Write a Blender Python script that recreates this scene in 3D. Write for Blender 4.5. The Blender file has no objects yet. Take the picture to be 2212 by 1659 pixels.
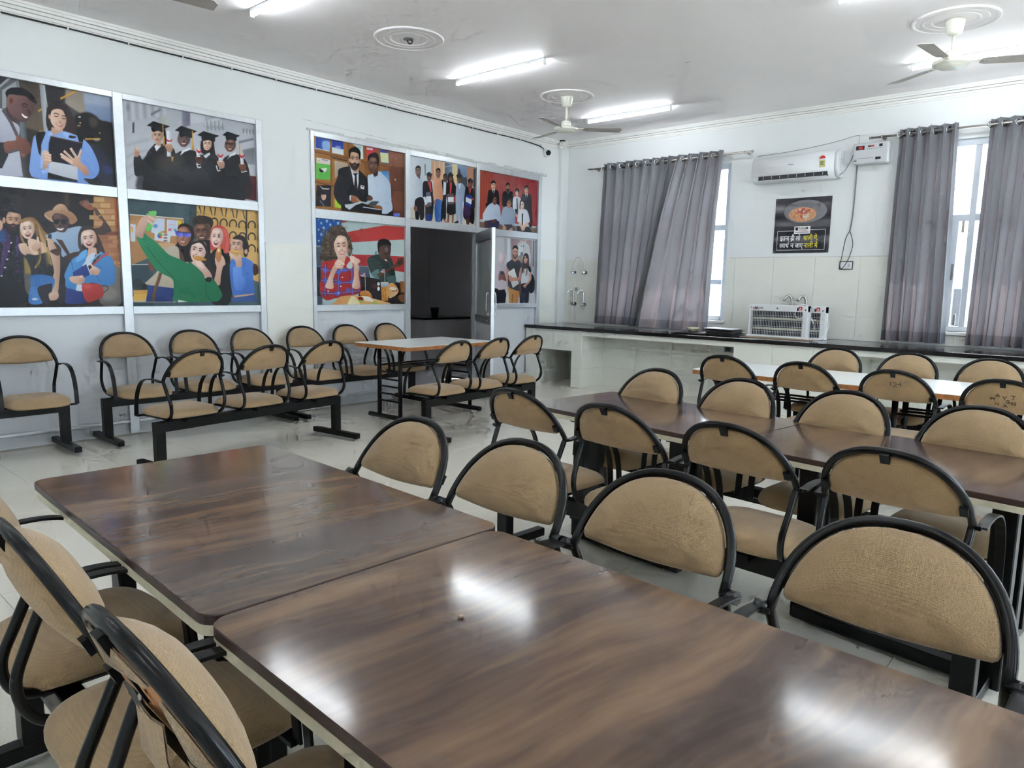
import bpy, bmesh, math, random
import numpy as np
from mathutils import Vector, Matrix

random.seed(7)
S = bpy.context.scene
COL = S.collection
pi = math.pi

# ---------------------------------------------------------------- camera, world, sun, exposure
F_PX, YAW, PITCH, ROLL, CAM_H = 1553.57, math.radians(41.619), math.radians(7.8686), math.radians(1.0252), 1.42
cd = bpy.data.cameras.new('camera'); cam = bpy.data.objects.new('camera', cd); COL.objects.link(cam)
cd.sensor_fit = 'HORIZONTAL'; cd.sensor_width = 36.0; cd.lens = F_PX / 2212 * 36; cd.clip_start = 0.05; cd.clip_end = 200
_f = Vector((-math.sin(YAW) * math.cos(PITCH), math.cos(YAW) * math.cos(PITCH), -math.sin(PITCH)))
_r = Vector((math.cos(YAW), math.sin(YAW), 0)); _u = _r.cross(_f)
_r2 = math.cos(ROLL) * _r + math.sin(ROLL) * _u; _u2 = -math.sin(ROLL) * _r + math.cos(ROLL) * _u
cam.matrix_world = Matrix(((_r2.x, _u2.x, -_f.x, 0), (_r2.y, _u2.y, -_f.y, 0), (_r2.z, _u2.z, -_f.z, CAM_H), (0, 0, 0, 1)))
S.camera = cam

W = bpy.data.worlds.new('sky'); S.world = W; W.use_nodes = True
bg = W.node_tree.nodes['Background']; bg.inputs[0].default_value = (0.80, 0.90, 1.0, 1); bg.inputs[1].default_value = 4.5
sd = bpy.data.lights.new('sun', 'SUN'); sun = bpy.data.objects.new('sun', sd); COL.objects.link(sun)
sd.energy = 8.0; sd.angle = math.radians(1.0); sd.color = (1.0, 0.93, 0.82)
sun.rotation_euler = Vector((-0.20, -0.52, -0.83)).to_track_quat('-Z', 'Y').to_euler()
vs = S.view_settings
vs.view_transform = 'Standard'; vs.look = 'None'; vs.gamma = 1; vs.use_curve_mapping = False; vs.exposure = 1.55
TUBE_POWER = 22.0
S.cycles.max_bounces = 6; S.cycles.diffuse_bounces = 5; S.cycles.glossy_bounces = 2; S.cycles.transmission_bounces = 4
S.cycles.use_adaptive_sampling = True; S.cycles.adaptive_threshold = 0.12; S.cycles.adaptive_min_samples = 12
S.cycles.transparent_max_bounces = 8; S.cycles.caustics_reflective = False; S.cycles.caustics_refractive = False
S.cycles.sample_clamp_indirect = 6.0; S.cycles.use_denoising = True

# ---------------------------------------------------------------- materials
def s2l(c):
    return tuple(((v / 12.92) if v <= 0.04045 else ((v + 0.055) / 1.055) ** 2.4) for v in c)
def rgb(r, g, b): return s2l((r / 255, g / 255, b / 255))
class NT:
    def __init__(s, name):
        s.m = bpy.data.materials.new(name); s.m.use_nodes = True
        s.t = s.m.node_tree; s.b = s.t.nodes['Principled BSDF']; s.out = s.t.nodes['Material Output']
    def n(s, typ, **kw):
        x = s.t.nodes.new(typ)
        for k, v in kw.items():
            if k in x.inputs.keys(): x.inputs[k].default_value = v
            else: setattr(x, k, v)
        return x
    def l(s, a, b): s.t.links.new(a, b)
    def coord(s, scale=(1, 1, 1), which='Object', rot=(0, 0, 0)):
        tc = s.n('ShaderNodeTexCoord'); mp = s.n('ShaderNodeMapping'); mp.inputs['Scale'].default_value = scale; mp.inputs['Rotation'].default_value = rot
        s.l(tc.outputs[which], mp.inputs[0]); return mp.outputs[0]
    def noise(s, vec, scale, detail=4, rough=0.55, dist=0.0):
        x = s.n('ShaderNodeTexNoise'); x.inputs['Scale'].default_value = scale; x.inputs['Detail'].default_value = detail
        x.inputs['Roughness'].default_value = rough; x.inputs['Distortion'].default_value = dist
        if vec is not None: s.l(vec, x.inputs['Vector'])
        return x.outputs['Fac']
    def ramp(s, fac, stops, interp='LINEAR'):
        x = s.n('ShaderNodeValToRGB'); cr = x.color_ramp; cr.interpolation = interp
        while len(cr.elements) < len(stops): cr.elements.new(0.5)
        for e, (p, c) in zip(cr.elements, stops): e.position = p; e.color = (c[0], c[1], c[2], 1)
        s.l(fac, x.inputs[0]); return x.outputs[0]
    def mix(s, fac, a, b, blend='MIX'):
        x = s.n('ShaderNodeMixRGB'); x.blend_type = blend
        for i, v in enumerate((fac, a, b)):
            if isinstance(v, (int, float)): x.inputs[i].default_value = v
            elif isinstance(v, tuple): x.inputs[i].default_value = (*v[:3], 1)
            else: s.l(v, x.inputs[i])
        return x.outputs[0]
    def bump(s, h, strength=0.2, dist=0.01):
        x = s.n('ShaderNodeBump'); x.inputs['Strength'].default_value = strength; x.inputs['Distance'].default_value = dist
        s.l(h, x.inputs['Height']); s.l(x.outputs[0], s.b.inputs['Normal'])
    def set(s, **kw):
        for k, v in kw.items():
            i = s.b.inputs[k.replace('_', ' ')]
            if hasattr(v, 'is_output'): s.l(v, i)
            elif isinstance(v, tuple): i.default_value = (*v[:3], 1)
            else: i.default_value = v
        return s
def plain(name, c, rough=0.5, metal=0.0, var=0.06, scale=6.0, bump=0.0, bscale=60, emit=0.0, spec=None):
    t = NT(name); v = t.coord()
    f = t.noise(v, scale, 5)
    lo = tuple(x * (1 - var) for x in c); hi = tuple(min(1, x * (1 + var)) for x in c)
    t.set(Base_Color=t.ramp(f, [(0.3, lo), (0.7, hi)]), Roughness=rough, Metallic=metal)
    if spec is not None: t.set(Specular_IOR_Level=spec)
    if bump: t.bump(t.noise(v, bscale, 3), bump, 0.004)
    if emit: t.set(Emission_Color=c, Emission_Strength=emit)
    return t.m

M = {}
def wall_mat(name, c, var=0.03):
    t = NT(name); v = t.coord(which='Object')
    a = t.noise(v, 0.9, 6, 0.6); b = t.noise(v, 14, 4)
    col = t.ramp(a, [(0.25, tuple(x * (1 - var) for x in c)), (0.75, c)])
    t.set(Base_Color=col, Roughness=0.62); t.bump(t.mix(0.7, a, b), 0.12, 0.01); return t.m
M['wall'] = wall_mat('painted_wall', rgb(229, 232, 232))
M['ceiling'] = wall_mat('ceiling_paint', rgb(240, 236, 238), 0.05)
M['plaster'] = plain('white_plaster', rgb(235, 235, 232), 0.5, var=0.03)
M['dirty_plaster'] = plain('grey_mortar', rgb(198, 201, 200), 0.8, var=0.12, scale=18)
def tile_mat(name, c, rough=0.2, speck=0.0):
    t = NT(name); v = t.coord(which='Object'); oi = t.n('ShaderNodeObjectInfo')
    a = t.noise(v, 3.0, 5, 0.6); r = t.ramp(oi.outputs['Random'], [(0, tuple(x * 0.965 for x in c)), (1, c)])
    col = t.mix(0.5, r, t.ramp(a, [(0.3, tuple(x * 0.93 for x in c)), (0.7, c)]))
    if speck:
        b = t.noise(v, 160, 2); col = t.mix(speck, col, t.ramp(b, [(0.38, tuple(x * 0.72 for x in c)), (0.55, c)]))
    rr = t.ramp(t.noise(v, 2.2, 6, 0.65), [(0.3, (rough * 0.95,) * 3), (0.75, (rough * 1.15,) * 3)])
    t.set(Base_Color=col, Roughness=rr); return t.m
M['wtile'] = tile_mat('cream_wall_tile', rgb(232, 233, 225), 0.22)
M['ftile'] = tile_mat('beige_floor_tile', rgb(232, 229, 217), 0.22, 0.30)
M['grout'] = plain('floor_grout', rgb(165, 160, 146), 0.8)
M['wgrout'] = plain('wall_grout', rgb(206, 207, 200), 0.8)
M['alu'] = plain('satin_aluminium', rgb(205, 209, 212), 0.34, 0.55, 0.05, 20)
M['alu_dark'] = plain('grey_aluminium', rgb(140, 144, 148), 0.36, 0.6, 0.06, 20)
M['panel'] = plain('pale_grey_laminate', rgb(206, 210, 215), 0.35, 0, 0.03, 3)
M['skirt'] = plain('white_skirting', rgb(214, 214, 210), 0.3, 0, 0.04, 4)
M['black'] = plain('black_paint', rgb(12, 12, 13), 0.36, 0, 0.25, 30, spec=0.25)
def tube_paint():
    t = NT('black_enamel_tube'); v = t.coord(); f = t.noise(v, 9, 3, 0.5)
    t.set(Base_Color=t.ramp(f, [(0.2, rgb(5, 5, 6)), (0.8, rgb(11, 11, 12))]), Roughness=0.26, Specular_IOR_Level=0.32); return t.m
M['tube'] = tube_paint()
M['tape'] = plain('black_tape', rgb(30, 31, 34), 0.25, 0, 0.4, 40, 0.6, 50)
def fabric(name, c, stain):
    t = NT(name); v = t.coord(); oi = t.n('ShaderNodeObjectInfo')
    ad = t.n('ShaderNodeVectorMath', operation='ADD'); mu = t.n('ShaderNodeVectorMath', operation='SCALE'); mu.inputs['Scale'].default_value = 9.0
    cb = t.n('ShaderNodeCombineXYZ')
    for i in range(3): t.l(oi.outputs['Random'], cb.inputs[i])
    t.l(cb.outputs[0], mu.inputs[0]); t.l(v, ad.inputs[0]); t.l(mu.outputs[0], ad.inputs[1]); w = ad.outputs[0]
    big = t.noise(w, 7, 5, 0.6, 0.3); fine = t.noise(w, 260, 2)
    base = t.ramp(big, [(0.28, tuple(x * 0.80 for x in c)), (0.6, c), (0.8, tuple(x * 1.10 for x in c))])
    dirt = t.ramp(t.noise(w, 11, 6, 0.7, 0.6), [(0.52, (0, 0, 0)), (0.74, (stain,) * 3)])
    base = t.mix(dirt, base, tuple(x * 0.34 for x in c))
    wv = t.n('ShaderNodeTexWave', wave_type='BANDS', bands_direction='Z'); wv.inputs['Scale'].default_value = 98; wv.inputs['Distortion'].default_value = 0.3; t.l(v, wv.inputs['Vector'])
    wx = t.n('ShaderNodeTexWave', wave_type='BANDS', bands_direction='X'); wx.inputs['Scale'].default_value = 84; t.l(v, wx.inputs['Vector'])
    wy = t.n('ShaderNodeTexWave', wave_type='BANDS', bands_direction='Y'); wy.inputs['Scale'].default_value = 98; t.l(v, wy.inputs['Vector'])
    ge = t.n('ShaderNodeNewGeometry')
    weave = t.mix(0.35, t.mix(0.5, wv.outputs['Fac'], wy.outputs['Fac']), wx.outputs['Fac'])
    base = t.mix(t.ramp(weave, [(0.25, (0.42,) * 3), (0.6, (0, 0, 0))]), base, tuple(x * 0.45 for x in c))
    base = t.mix(0.25, base, t.ramp(fine, [(0.3, tuple(x * 0.7 for x in c)), (0.7, tuple(x * 1.2 for x in c))]))
    t.set(Base_Color=base, Roughness=0.95, Sheen_Weight=0.25, Specular_IOR_Level=0.15)
    t.bump(t.mix(0.25, weave, t.noise(w, 12, 4)), 0.35, 0.003); return t.m
M['fabric'] = fabric('tan_woven_fabric', rgb(170, 144, 110), 0.25)
M['fabric_back'] = fabric('soiled_tan_fabric', rgb(176, 146, 108), 0.6)
M['plywood'] = plain('bare_plywood', rgb(190, 130, 78), 0.6, 0, 0.18, 14)
def wood():
    t = NT('dark_walnut_laminate'); v = t.coord(which='Object', rot=(0, 0, 0.10)); oi = t.n('ShaderNodeObjectInfo')
    sh = t.n('ShaderNodeVectorMath', operation='ADD'); cb = t.n('ShaderNodeCombineXYZ'); m8 = t.n('ShaderNodeMath', operation='MULTIPLY'); m8.inputs[1].default_value = 17
    t.l(oi.outputs['Random'], m8.inputs[0]); t.l(m8.outputs[0], cb.inputs[0]); t.l(m8.outputs[0], cb.inputs[1]); t.l(v, sh.inputs[0]); t.l(cb.outputs[0], sh.inputs[1])
    lo = t.noise(sh.outputs[0], 2.6, 2, 0.5); wm = t.n('ShaderNodeMath', operation='MULTIPLY'); wm.inputs[1].default_value = 0.10; t.l(lo, wm.inputs[0])
    wc = t.n('ShaderNodeCombineXYZ'); t.l(wm.outputs[0], wc.inputs[0]); wa = t.n('ShaderNodeVectorMath', operation='ADD'); t.l(sh.outputs[0], wa.inputs[0]); t.l(wc.outputs[0], wa.inputs[1]); sh = wa
    def stretched(sx, sy, sc, det, rough, dist):
        mp = t.n('ShaderNodeMapping'); mp.inputs['Scale'].default_value = (sx, sy, 1); t.l(sh.outputs[0], mp.inputs[0]); return t.noise(mp.outputs[0], sc, det, rough, dist)
    band = stretched(3.4, 1.0, 1.0, 4, 0.55, 0.0); mid = stretched(13, 1.5, 1.0, 3, 0.55, 0.0); gr = stretched(60, 4.0, 1.0, 1, 0.5, 0.0)
    col = t.ramp(band, [(0.32, rgb(54, 42, 40)), (0.46, rgb(80, 63, 56)), (0.58, rgb(116, 92, 73)), (0.70, rgb(150, 121, 92))])
    col = t.mix(0.48, col, t.ramp(mid, [(0.32, rgb(48, 38, 37)), (0.50, rgb(84, 67, 59)), (0.68, rgb(144, 116, 88))]))
    col = t.mix(0.14, col, t.ramp(gr, [(0.25, rgb(50, 39, 37)), (0.75, rgb(124, 98, 76))]))
    haze = t.noise(sh.outputs[0], 5.0, 5, 0.65)
    col = t.mix(t.ramp(haze, [(0.5, (0, 0, 0)), (0.8, (0.22,) * 3)]), col, rgb(120, 116, 118))
    rr = t.ramp(t.noise(sh.outputs[0], 3.0, 4, 0.6), [(0.25, (0.10,) * 3), (0.8, (0.15,) * 3)])
    t.set(Base_Color=col, Roughness=rr, Specular_IOR_Level=0.55); return t.m
M['wood'] = wood()
M['dark_edge'] = plain('dark_brown_edge', rgb(58, 40, 36), 0.4)
M['cream_edge'] = plain('cream_board_edge', rgb(205, 200, 178), 0.6, 0, 0.1, 20)
M['white_top'] = plain('white_laminate', rgb(232, 236, 236), 0.30, 0, 0.03, 3)
M['wood_edge'] = plain('raw_wood_edge', rgb(170, 112, 62), 0.6, 0, 0.3, 30)
M['granite'] = tile_mat('black_granite', rgb(30, 29, 31), 0.10, 0.3)
M['white_plastic'] = plain('white_plastic', rgb(226, 229, 231), 0.28, 0, 0.02)
M['grey_plastic'] = plain('grey_plastic', rgb(196, 199, 202), 0.4, 0, 0.02)
M['dark'] = plain('dark_plastic', rgb(28, 28, 34), 0.4)
M['red'] = plain('red_print', rgb(200, 36, 40), 0.45)
M['fan_white'] = plain('fan_enamel', rgb(226, 225, 214), 0.3, 0, 0.03)
M['blade'] = plain('dusty_fan_blade', rgb(176, 170, 166), 0.55, 0, 0.12, 5)
M['chrome'] = plain('chrome', rgb(190, 192, 196), 0.14, 1.0, 0.05)
M['steel'] = plain('brushed_steel', rgb(176, 172, 166), 0.28, 1.0, 0.1)
M['hose'] = plain('pale_hose', rgb(206, 206, 196), 0.35)
M['cable'] = plain('black_cable', rgb(40, 40, 42), 0.5)
M['grey_cable'] = plain('grey_cable', rgb(120, 122, 122), 0.5)
M['cardboard'] = plain('cardboard', rgb(150, 128, 108), 0.85)
M['cream_ceramic'] = plain('cream_ceramic', rgb(214, 210, 186), 0.3)
M['paper'] = plain('white_paper', rgb(225, 228, 230), 0.7)
M['yellow'] = plain('yellow_print', rgb(226, 212, 60), 0.5)
M['khaki'] = plain('pale_yellow_label', rgb(208, 206, 140), 0.5)
M['white_print'] = plain('white_print', rgb(238, 238, 238), 0.5)
M['ink'] = plain('dark_ink', rgb(52, 46, 44), 0.7)
M['upvc'] = plain('white_window_frame', rgb(214, 220, 228), 0.35, 0, 0.03)
M['kitchen'] = tile_mat('kitchen_tile', rgb(204, 203, 204), 0.35)
M['concrete'] = plain('concrete', rgb(214, 210, 202), 0.9, 0, 0.1)
M['bluewall'] = plain('blue_white_wall', rgb(150, 196, 226), 0.8, 0, 0.05)
def emission(name, c, s):
    t = NT(name); v = t.coord(); f = t.noise(v, 3, 2)
    t.set(Base_Color=(0.8, 0.8, 0.8), Emission_Color=t.ramp(f, [(0, c), (1, c)]), Emission_Strength=s); return t.m
M['tube_glow'] = emission('led_diffuser', (0.90, 0.96, 1.0), TUBE_POWER)
def glass():
    t = NT('window_glass'); tr = t.n('ShaderNodeBsdfTransparent'); tr.inputs[0].default_value = (0.93, 0.96, 0.98, 1); gl = t.n('ShaderNodeBsdfGlossy'); gl.inputs['Roughness'].default_value = 0.04
    v = t.coord(); t.l(t.ramp(t.noise(v, 5, 3), [(0, (0.9,) * 3), (1, (1,) * 3)]), gl.inputs['Color'])
    mx = t.n('ShaderNodeMixShader'); mx.inputs[0].default_value = 0.10; t.l(tr.outputs[0], mx.inputs[1]); t.l(gl.outputs[0], mx.inputs[2]); t.l(mx.outputs[0], t.out.inputs[0]); return t.m
M['glass'] = glass()
def door_glass():
    t = NT('reflection_tinted_door_glass'); v = t.coord()
    t.set(Base_Color=t.ramp(t.noise(v, 2.5, 4), [(0.3, rgb(176, 186, 186)), (0.7, rgb(196, 205, 203))]), Roughness=0.15, Alpha=0.88); return t.m  # pale tone painted in for the bright room reflected in the glass
M['door_glass'] = door_glass()
def curtain(name, c, trans):
    t = NT(name); v = t.coord(which='Object')
    wx = t.n('ShaderNodeTexWave', wave_type='BANDS', bands_direction='Z'); wx.inputs['Scale'].default_value = 30; wx.inputs['Distortion'].default_value = 6; wx.inputs['Detail'].default_value = 3; t.l(v, wx.inputs['Vector'])
    mp = t.n('ShaderNodeMapping'); mp.inputs['Scale'].default_value = (60, 60, 3); t.l(v, mp.inputs[0]); f = t.noise(mp.outputs[0], 3.5, 3)
    col = t.ramp(f, [(0.3, tuple(x * 0.96 for x in c)), (0.7, tuple(x * 1.03 for x in c))])
    t.set(Base_Color=col, Roughness=0.36, Sheen_Weight=0.3, Specular_IOR_Level=0.5)
    tl = t.n('ShaderNodeBsdfTranslucent'); tl.inputs[0].default_value = (0.58, 0.46, 0.48, 1)
    mx = t.n('ShaderNodeMixShader'); mx.inputs[0].default_value = trans
    t.l(t.b.outputs[0], mx.inputs[1]); t.l(tl.outputs[0], mx.inputs[2]); t.l(mx.outputs[0], t.out.inputs[0])
    return t.m
M['curtain'] = curtain('mauve_grey_curtain', rgb(110, 113, 119), 0.075)
M['hem'] = curtain('slate_satin_hem', rgb(80, 84, 95), 0.05)

# ---------------------------------------------------------------- mesh helpers
class MB:
    def __init__(s): s.v = []; s.f = []; s.sm = []
    def add(s, vs_, fs, smooth=False):
        o = len(s.v); s.v += [tuple(p) for p in vs_]; s.f += [tuple(i + o for i in f) for f in fs]; s.sm += [smooth] * len(fs); return s
    def box(s, a, b, mat=None):
        (x0, y0, z0), (x1, y1, z1) = a, b
        P = [(x0, y0, z0), (x1, y0, z0), (x1, y1, z0), (x0, y1, z0), (x0, y0, z1), (x1, y0, z1), (x1, y1, z1), (x0, y1, z1)]
        if mat is not None: P = [tuple(mat @ Vector(p)) for p in P]
        return s.add(P, [(0, 3, 2, 1), (4, 5, 6, 7), (0, 1, 5, 4), (1, 2, 6, 5), (2, 3, 7, 6), (3, 0, 4, 7)])
    def tube(s, pts, r, n=10, closed=False, up=None, prof=None, smooth=True):
        pts = [Vector(p) for p in pts]; m = len(pts)
        T = []
        for i in range(m):
            a = pts[i - 1] if (i > 0 or closed) else pts[i]; b = pts[(i + 1) % m] if (i < m - 1 or closed) else pts[i]
            T.append((b - a).normalized())
        if prof is None: prof = [(math.cos(2 * pi * k / n), math.sin(2 * pi * k / n)) for k in range(n)]
        n = len(prof)
        ref = Vector(up) if up else (Vector((0, 0, 1)) if abs(T[0].z) < 0.9 else Vector((1, 0, 0)))
        N = (ref - T[0] * ref.dot(T[0])).normalized(); V = []
        for i in range(m):
            if up: N = (ref - T[i] * ref.dot(T[i])).normalized()
            else: N = (N - T[i] * N.dot(T[i])).normalized()
            B = T[i].cross(N); rr = r[i] if isinstance(r, (list, tuple)) else r
            V += [pts[i] + (N * a + B * b) * rr for a, b in prof]
        Fs = []
        for i in range(m if closed else m - 1):
            j = (i + 1) % m
            Fs += [(i * n + k, i * n + (k + 1) % n, j * n + (k + 1) % n, j * n + k) for k in range(n)]
        s.add(V, Fs, smooth)
        if not closed: s.add(V[:n], [tuple(range(n))[::-1]]); s.add(V[-n:], [tuple(range(n))])
        return s
    def lathe(s, prof, c=(0, 0, 0), n=28, axis='z', smooth=True):
        V = []; m = len(prof)
        for r, h in prof:
            for k in range(n):
                a = 2 * pi * k / n; p = (r * math.cos(a), r * math.sin(a), h)
                if axis == 'y': p = (p[0], p[2], p[1])
                elif axis == 'x': p = (p[2], p[0], p[1])
                V.append((p[0] + c[0], p[1] + c[1], p[2] + c[2]))
        Fs = [(i * n + k, i * n + (k + 1) % n, (i + 1) * n + (k + 1) % n, (i + 1) * n + k) for i in range(m - 1) for k in range(n)]
        s.add(V, Fs, smooth)
        if prof[0][0] > 1e-6: s.add(V[:n], [tuple(range(n))[::-1]])
        if prof[-1][0] > 1e-6: s.add(V[-n:], [tuple(range(n))])
        return s
    def prism(s, poly, z0, z1, mat=None, smooth=False):
        n = len(poly); V = [(x, y, z0) for x, y in poly] + [(x, y, z1) for x, y in poly]
        if mat is not None: V = [tuple(mat @ Vector(p)) for p in V]
        s.add(V, [tuple(range(n))[::-1], tuple(range(n, 2 * n))])
        return s.add(V, [(i, (i + 1) % n, n + (i + 1) % n, n + i) for i in range(n)], smooth)
    def mesh(s, name, mat, bevel=0.0, seg=2):
        me = bpy.data.meshes.new(name); me.from_pydata(s.v, [], s.f)
        bm = bmesh.new(); bm.from_mesh(me)
        for f, k in zip(bm.faces, s.sm): f.smooth = k
        bmesh.ops.remove_doubles(bm, verts=bm.verts, dist=1e-6)
        bmesh.ops.recalc_face_normals(bm, faces=bm.faces)
        if bevel: bmesh.ops.bevel(bm, geom=[e for e in bm.edges if len(e.link_faces) == 2 and e.calc_face_angle(0) > 0.6], offset=bevel, segments=seg, affect='EDGES', profile=0.5)
        bm.to_mesh(me); bm.free()
        for mt in (mat if isinstance(mat, (list, tuple)) else [mat]): me.materials.append(mt if not isinstance(mt, str) else M[mt])
        return me
    def build(s, name, mat, parent=None, bevel=0.0, seg=2): return obj(name, s.mesh(name, mat, bevel, seg), parent)
def obj(name, me, parent=None, loc=None, rotz=None):
    o = bpy.data.objects.new(name, me); COL.objects.link(o)
    if parent is not None: o.parent = parent
    if loc is not None: o.location = loc
    if rotz is not None: o.rotation_euler = (0, 0, rotz)
    return o
def tag(o, label=None, cat=None, group=None, kind=None):
    if label: o['label'] = label
    if cat: o['category'] = cat
    if group: o['group'] = group
    if kind: o['kind'] = kind
    return o
def thing(name, label, cat, loc=(0, 0, 0), rotz=0, group=None):
    return tag(obj(name, None, None, loc, rotz), label, cat, group)
def struct(name, mb, mat, parent=None, bevel=0.0):
    o = mb.build(name, mat, parent, bevel)
    if parent is None: o['kind'] = 'structure'
    return o
def B(*a): return MB().box(*a)
def spline(pts, k=6, closed=False):
    P = [Vector(p) for p in pts]; n = len(P); out = []
    for i in range(n if closed else n - 1):
        p0 = P[(i - 1) % n] if (closed or i > 0) else P[i] * 2 - P[i + 1]
        p1, p2 = P[i], P[(i + 1) % n]
        p3 = P[(i + 2) % n] if (closed or i < n - 2) else p2 * 2 - p1
        for j in range(k):
            t = j / k
            out.append(0.5 * ((2 * p1) + (p2 - p0) * t + (2 * p0 - 5 * p1 + 4 * p2 - p3) * t * t + (3 * p1 - p0 - 3 * p2 + p3) * t ** 3))
    if not closed: out.append(P[-1])
    return out
def rrect(x0, y0, x1, y1, r, n=6):
    out = []
    for cx, cy, a0 in ((x1 - r, y1 - r, 0), (x0 + r, y1 - r, pi / 2), (x0 + r, y0 + r, pi), (x1 - r, y0 + r, 1.5 * pi)):
        out += [(cx + r * math.cos(a0 + pi / 2 * k / n), cy + r * math.sin(a0 + pi / 2 * k / n)) for k in range(n + 1)]
    return out
def text_mesh(body, size, mat, name='lettering', extrude=0.0004, bold=0.0):
    c = bpy.data.curves.new('lettering', 'FONT'); c.body = body; c.size = size; c.extrude = extrude; c.offset = bold; c.resolution_u = 2
    o = bpy.data.objects.new('lettering', c); COL.objects.link(o); bpy.context.view_layer.update()
    me = bpy.data.meshes.new_from_object(o.evaluated_get(bpy.context.evaluated_depsgraph_get()))
    bpy.data.objects.remove(o); bpy.data.curves.remove(c); me.name = name; me.materials.clear(); me.materials.append(M[mat]); return me

# ---------------------------------------------------------------- the room
XL, XR, YB, YF, ZC = -6.92, 4.6, 8.92, -3.0, 3.55
floor = struct('floor', B((XL - 0.3, YF - 0.2, -0.12), (XR + 0.2, YB + 0.2, -0.004)), 'grout')
FT = 0.622
ft_me = MB().box((0, 0, -0.012), (FT - 0.0022, FT - 0.0022, 0)).mesh('tile', 'ftile', 0.0008, 1)
for i in range(-4, 11):
    for j in range(-3, 13):
        x0, y0 = -4.98 + i * FT, 1.40 + j * FT
        if x0 < XL - 0.3 or x0 > 1.3 or y0 + FT > YB + 0.15: continue
        obj('tile', ft_me, floor, (x0, y0, 0))
rest = MB()
rest.box((1.3, YF, -0.012), (XR, YB, -0.0005)); rest.box((XL, YF, -0.012), (1.3, 1.40 - 3 * FT, -0.0005))
rest.build('tile', 'ftile', floor)
struct('ceiling', B((XL - 0.3, YF - 0.2, ZC), (XR + 0.2, YB + 0.3, ZC + 0.12)), 'ceiling')
wl = MB()
wl.box((XL - 0.2, YF, 3.01), (XL, YB + 0.2, ZC)); wl.box((XL - 0.2, YF, 0), (XL, 1.22, 3.01)); wl.box((XL - 0.2, 3.91, 0), (XL, 4.475, 3.01)); wl.box((XL - 0.2, 8.36, 0), (XL, YB + 0.2, 3.01))
wl.box((XL, 8.75, 0.846), (XL + 0.06, YB, ZC))
wall_left = struct('wall_left', wl, 'wall')
WIN = [(-6.20, -4.24), (-2.25, -0.30), (1.60, 3.55)]; WZ0, WZ1 = 1.0, 3.01  # third opening lies out of view, added for light
wb = MB(); wb.box((XL, YB, WZ1), (XR, YB + 0.22, ZC)); wb.box((XL, YB, 0), (XR, YB + 0.22, WZ0))
xs = [XL] + [v for w in WIN for v in w] + [XR]
for k in range(0, len(xs), 2): wb.box((xs[k], YB, WZ0), (xs[k + 1], YB + 0.22, WZ1))
wall_back = struct('wall_back', wb, 'wall')
wr = MB(); ADDED_WR = [(0.6, 3.0), (4.4, 6.8)]  # openings for two added, unseen windows that bring in extra daylight
wr.box((XR, YF, 0), (XR + 0.2, YB + 0.2, 0.95)); wr.box((XR, YF, 3.0), (XR + 0.2, YB + 0.2, ZC)); ys = [YF] + [v for w in ADDED_WR for v in w] + [YB + 0.2]
for k in range(0, len(ys), 2): wr.box((XR, ys[k], 0.95), (XR + 0.2, ys[k + 1], 3.0))
struct('wall_right', wr, 'wall')
struct('wall_front', B((XL - 0.2, YF - 0.2, 0), (XR + 0.2, YF, ZC)), 'wall')
# stepped cornice
def cornice(name, segs):
    m = MB()
    for (a, b, ax, sgn) in segs:
        for d, z0, z1 in ((0.010, 3.437, 3.455), (0.022, 3.455, 3.480), (0.034, 3.483, 3.506), (0.048, 3.509, 3.53), (0.06, 3.53, 3.55)):
            if ax == 'y': m.box((min(a[0], a[0] + sgn * d), a[1], z0), (max(a[0], a[0] + sgn * d), b[1], z1))
            else: m.box((a[0], a[1] - d, z0), (b[0], a[1], z1))
    return struct(name, m, 'plaster')
cornice('trim_1', [((XL, YF), (XL, 8.69), 'y', 1), ((XL + 0.06, 8.69), (XL + 0.06, YB), 'y', 1), ((XL, 8.75), (XL + 0.12, 8.75), 'x', 1)])
cornice('trim_2', [((XL + 0.06, YB), (XR, YB), 'x', 1)])
# dado tiles on the walls: each tile a child of its wall
tile_cache = {}
def wall_tile(parent, axis, a0, a1, z0, z1, off):
    key = (axis, round(a1 - a0, 3), round(z1 - z0, 3)); g = 0.0014
    if key not in tile_cache:
        w, h = a1 - a0, z1 - z0
        m = MB().box((g, -0.006, g), (w - g, 0, h - g)) if axis == 'x' else MB().box((0, g, g), (0.006, w - g, h - g))
        tile_cache[key] = m.mesh('tile', 'wtile')
    obj('tile', tile_cache[key], parent, (a0, off, z0) if axis == 'x' else (off, a0, z0))
rows = [(0.85, 1.125), (1.125, 1.465), (1.465, 1.805)]
def dado(parent, axis, lo, hi, phase, off, holes, rows=rows, w=0.505):
    k0 = math.floor((lo - phase) / w)
    for z0, z1 in rows:
        k = k0
        while phase + k * w < hi:
            a0, a1 = max(lo, phase + k * w), min(hi, phase + (k + 1) * w); k += 1
            parts = [(a0, a1, z0, z1)]
            for (h0, h1, hz0, hz1) in holes:
                nxt = []
                for (p0, p1, q0, q1) in parts:
                    if p1 <= h0 or p0 >= h1 or q1 <= hz0 or q0 >= hz1: nxt.append((p0, p1, q0, q1)); continue
                    if p0 < h0: nxt.append((p0, h0, q0, q1))
                    if p1 > h1: nxt.append((h1, p1, q0, q1))
                    if q0 < hz0: nxt.append((max(p0, h0), min(p1, h1), q0, hz0))
                parts = nxt
            for p in parts:
                if p[1] - p[0] > 0.02 and p[3] - p[2] > 0.02: wall_tile(parent, axis, *p, off)
dado(wall_back, 'x', XL + 0.06, 1.3, -3.61, YB, [(w[0], w[1], WZ0, WZ1) for w in WIN])
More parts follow.
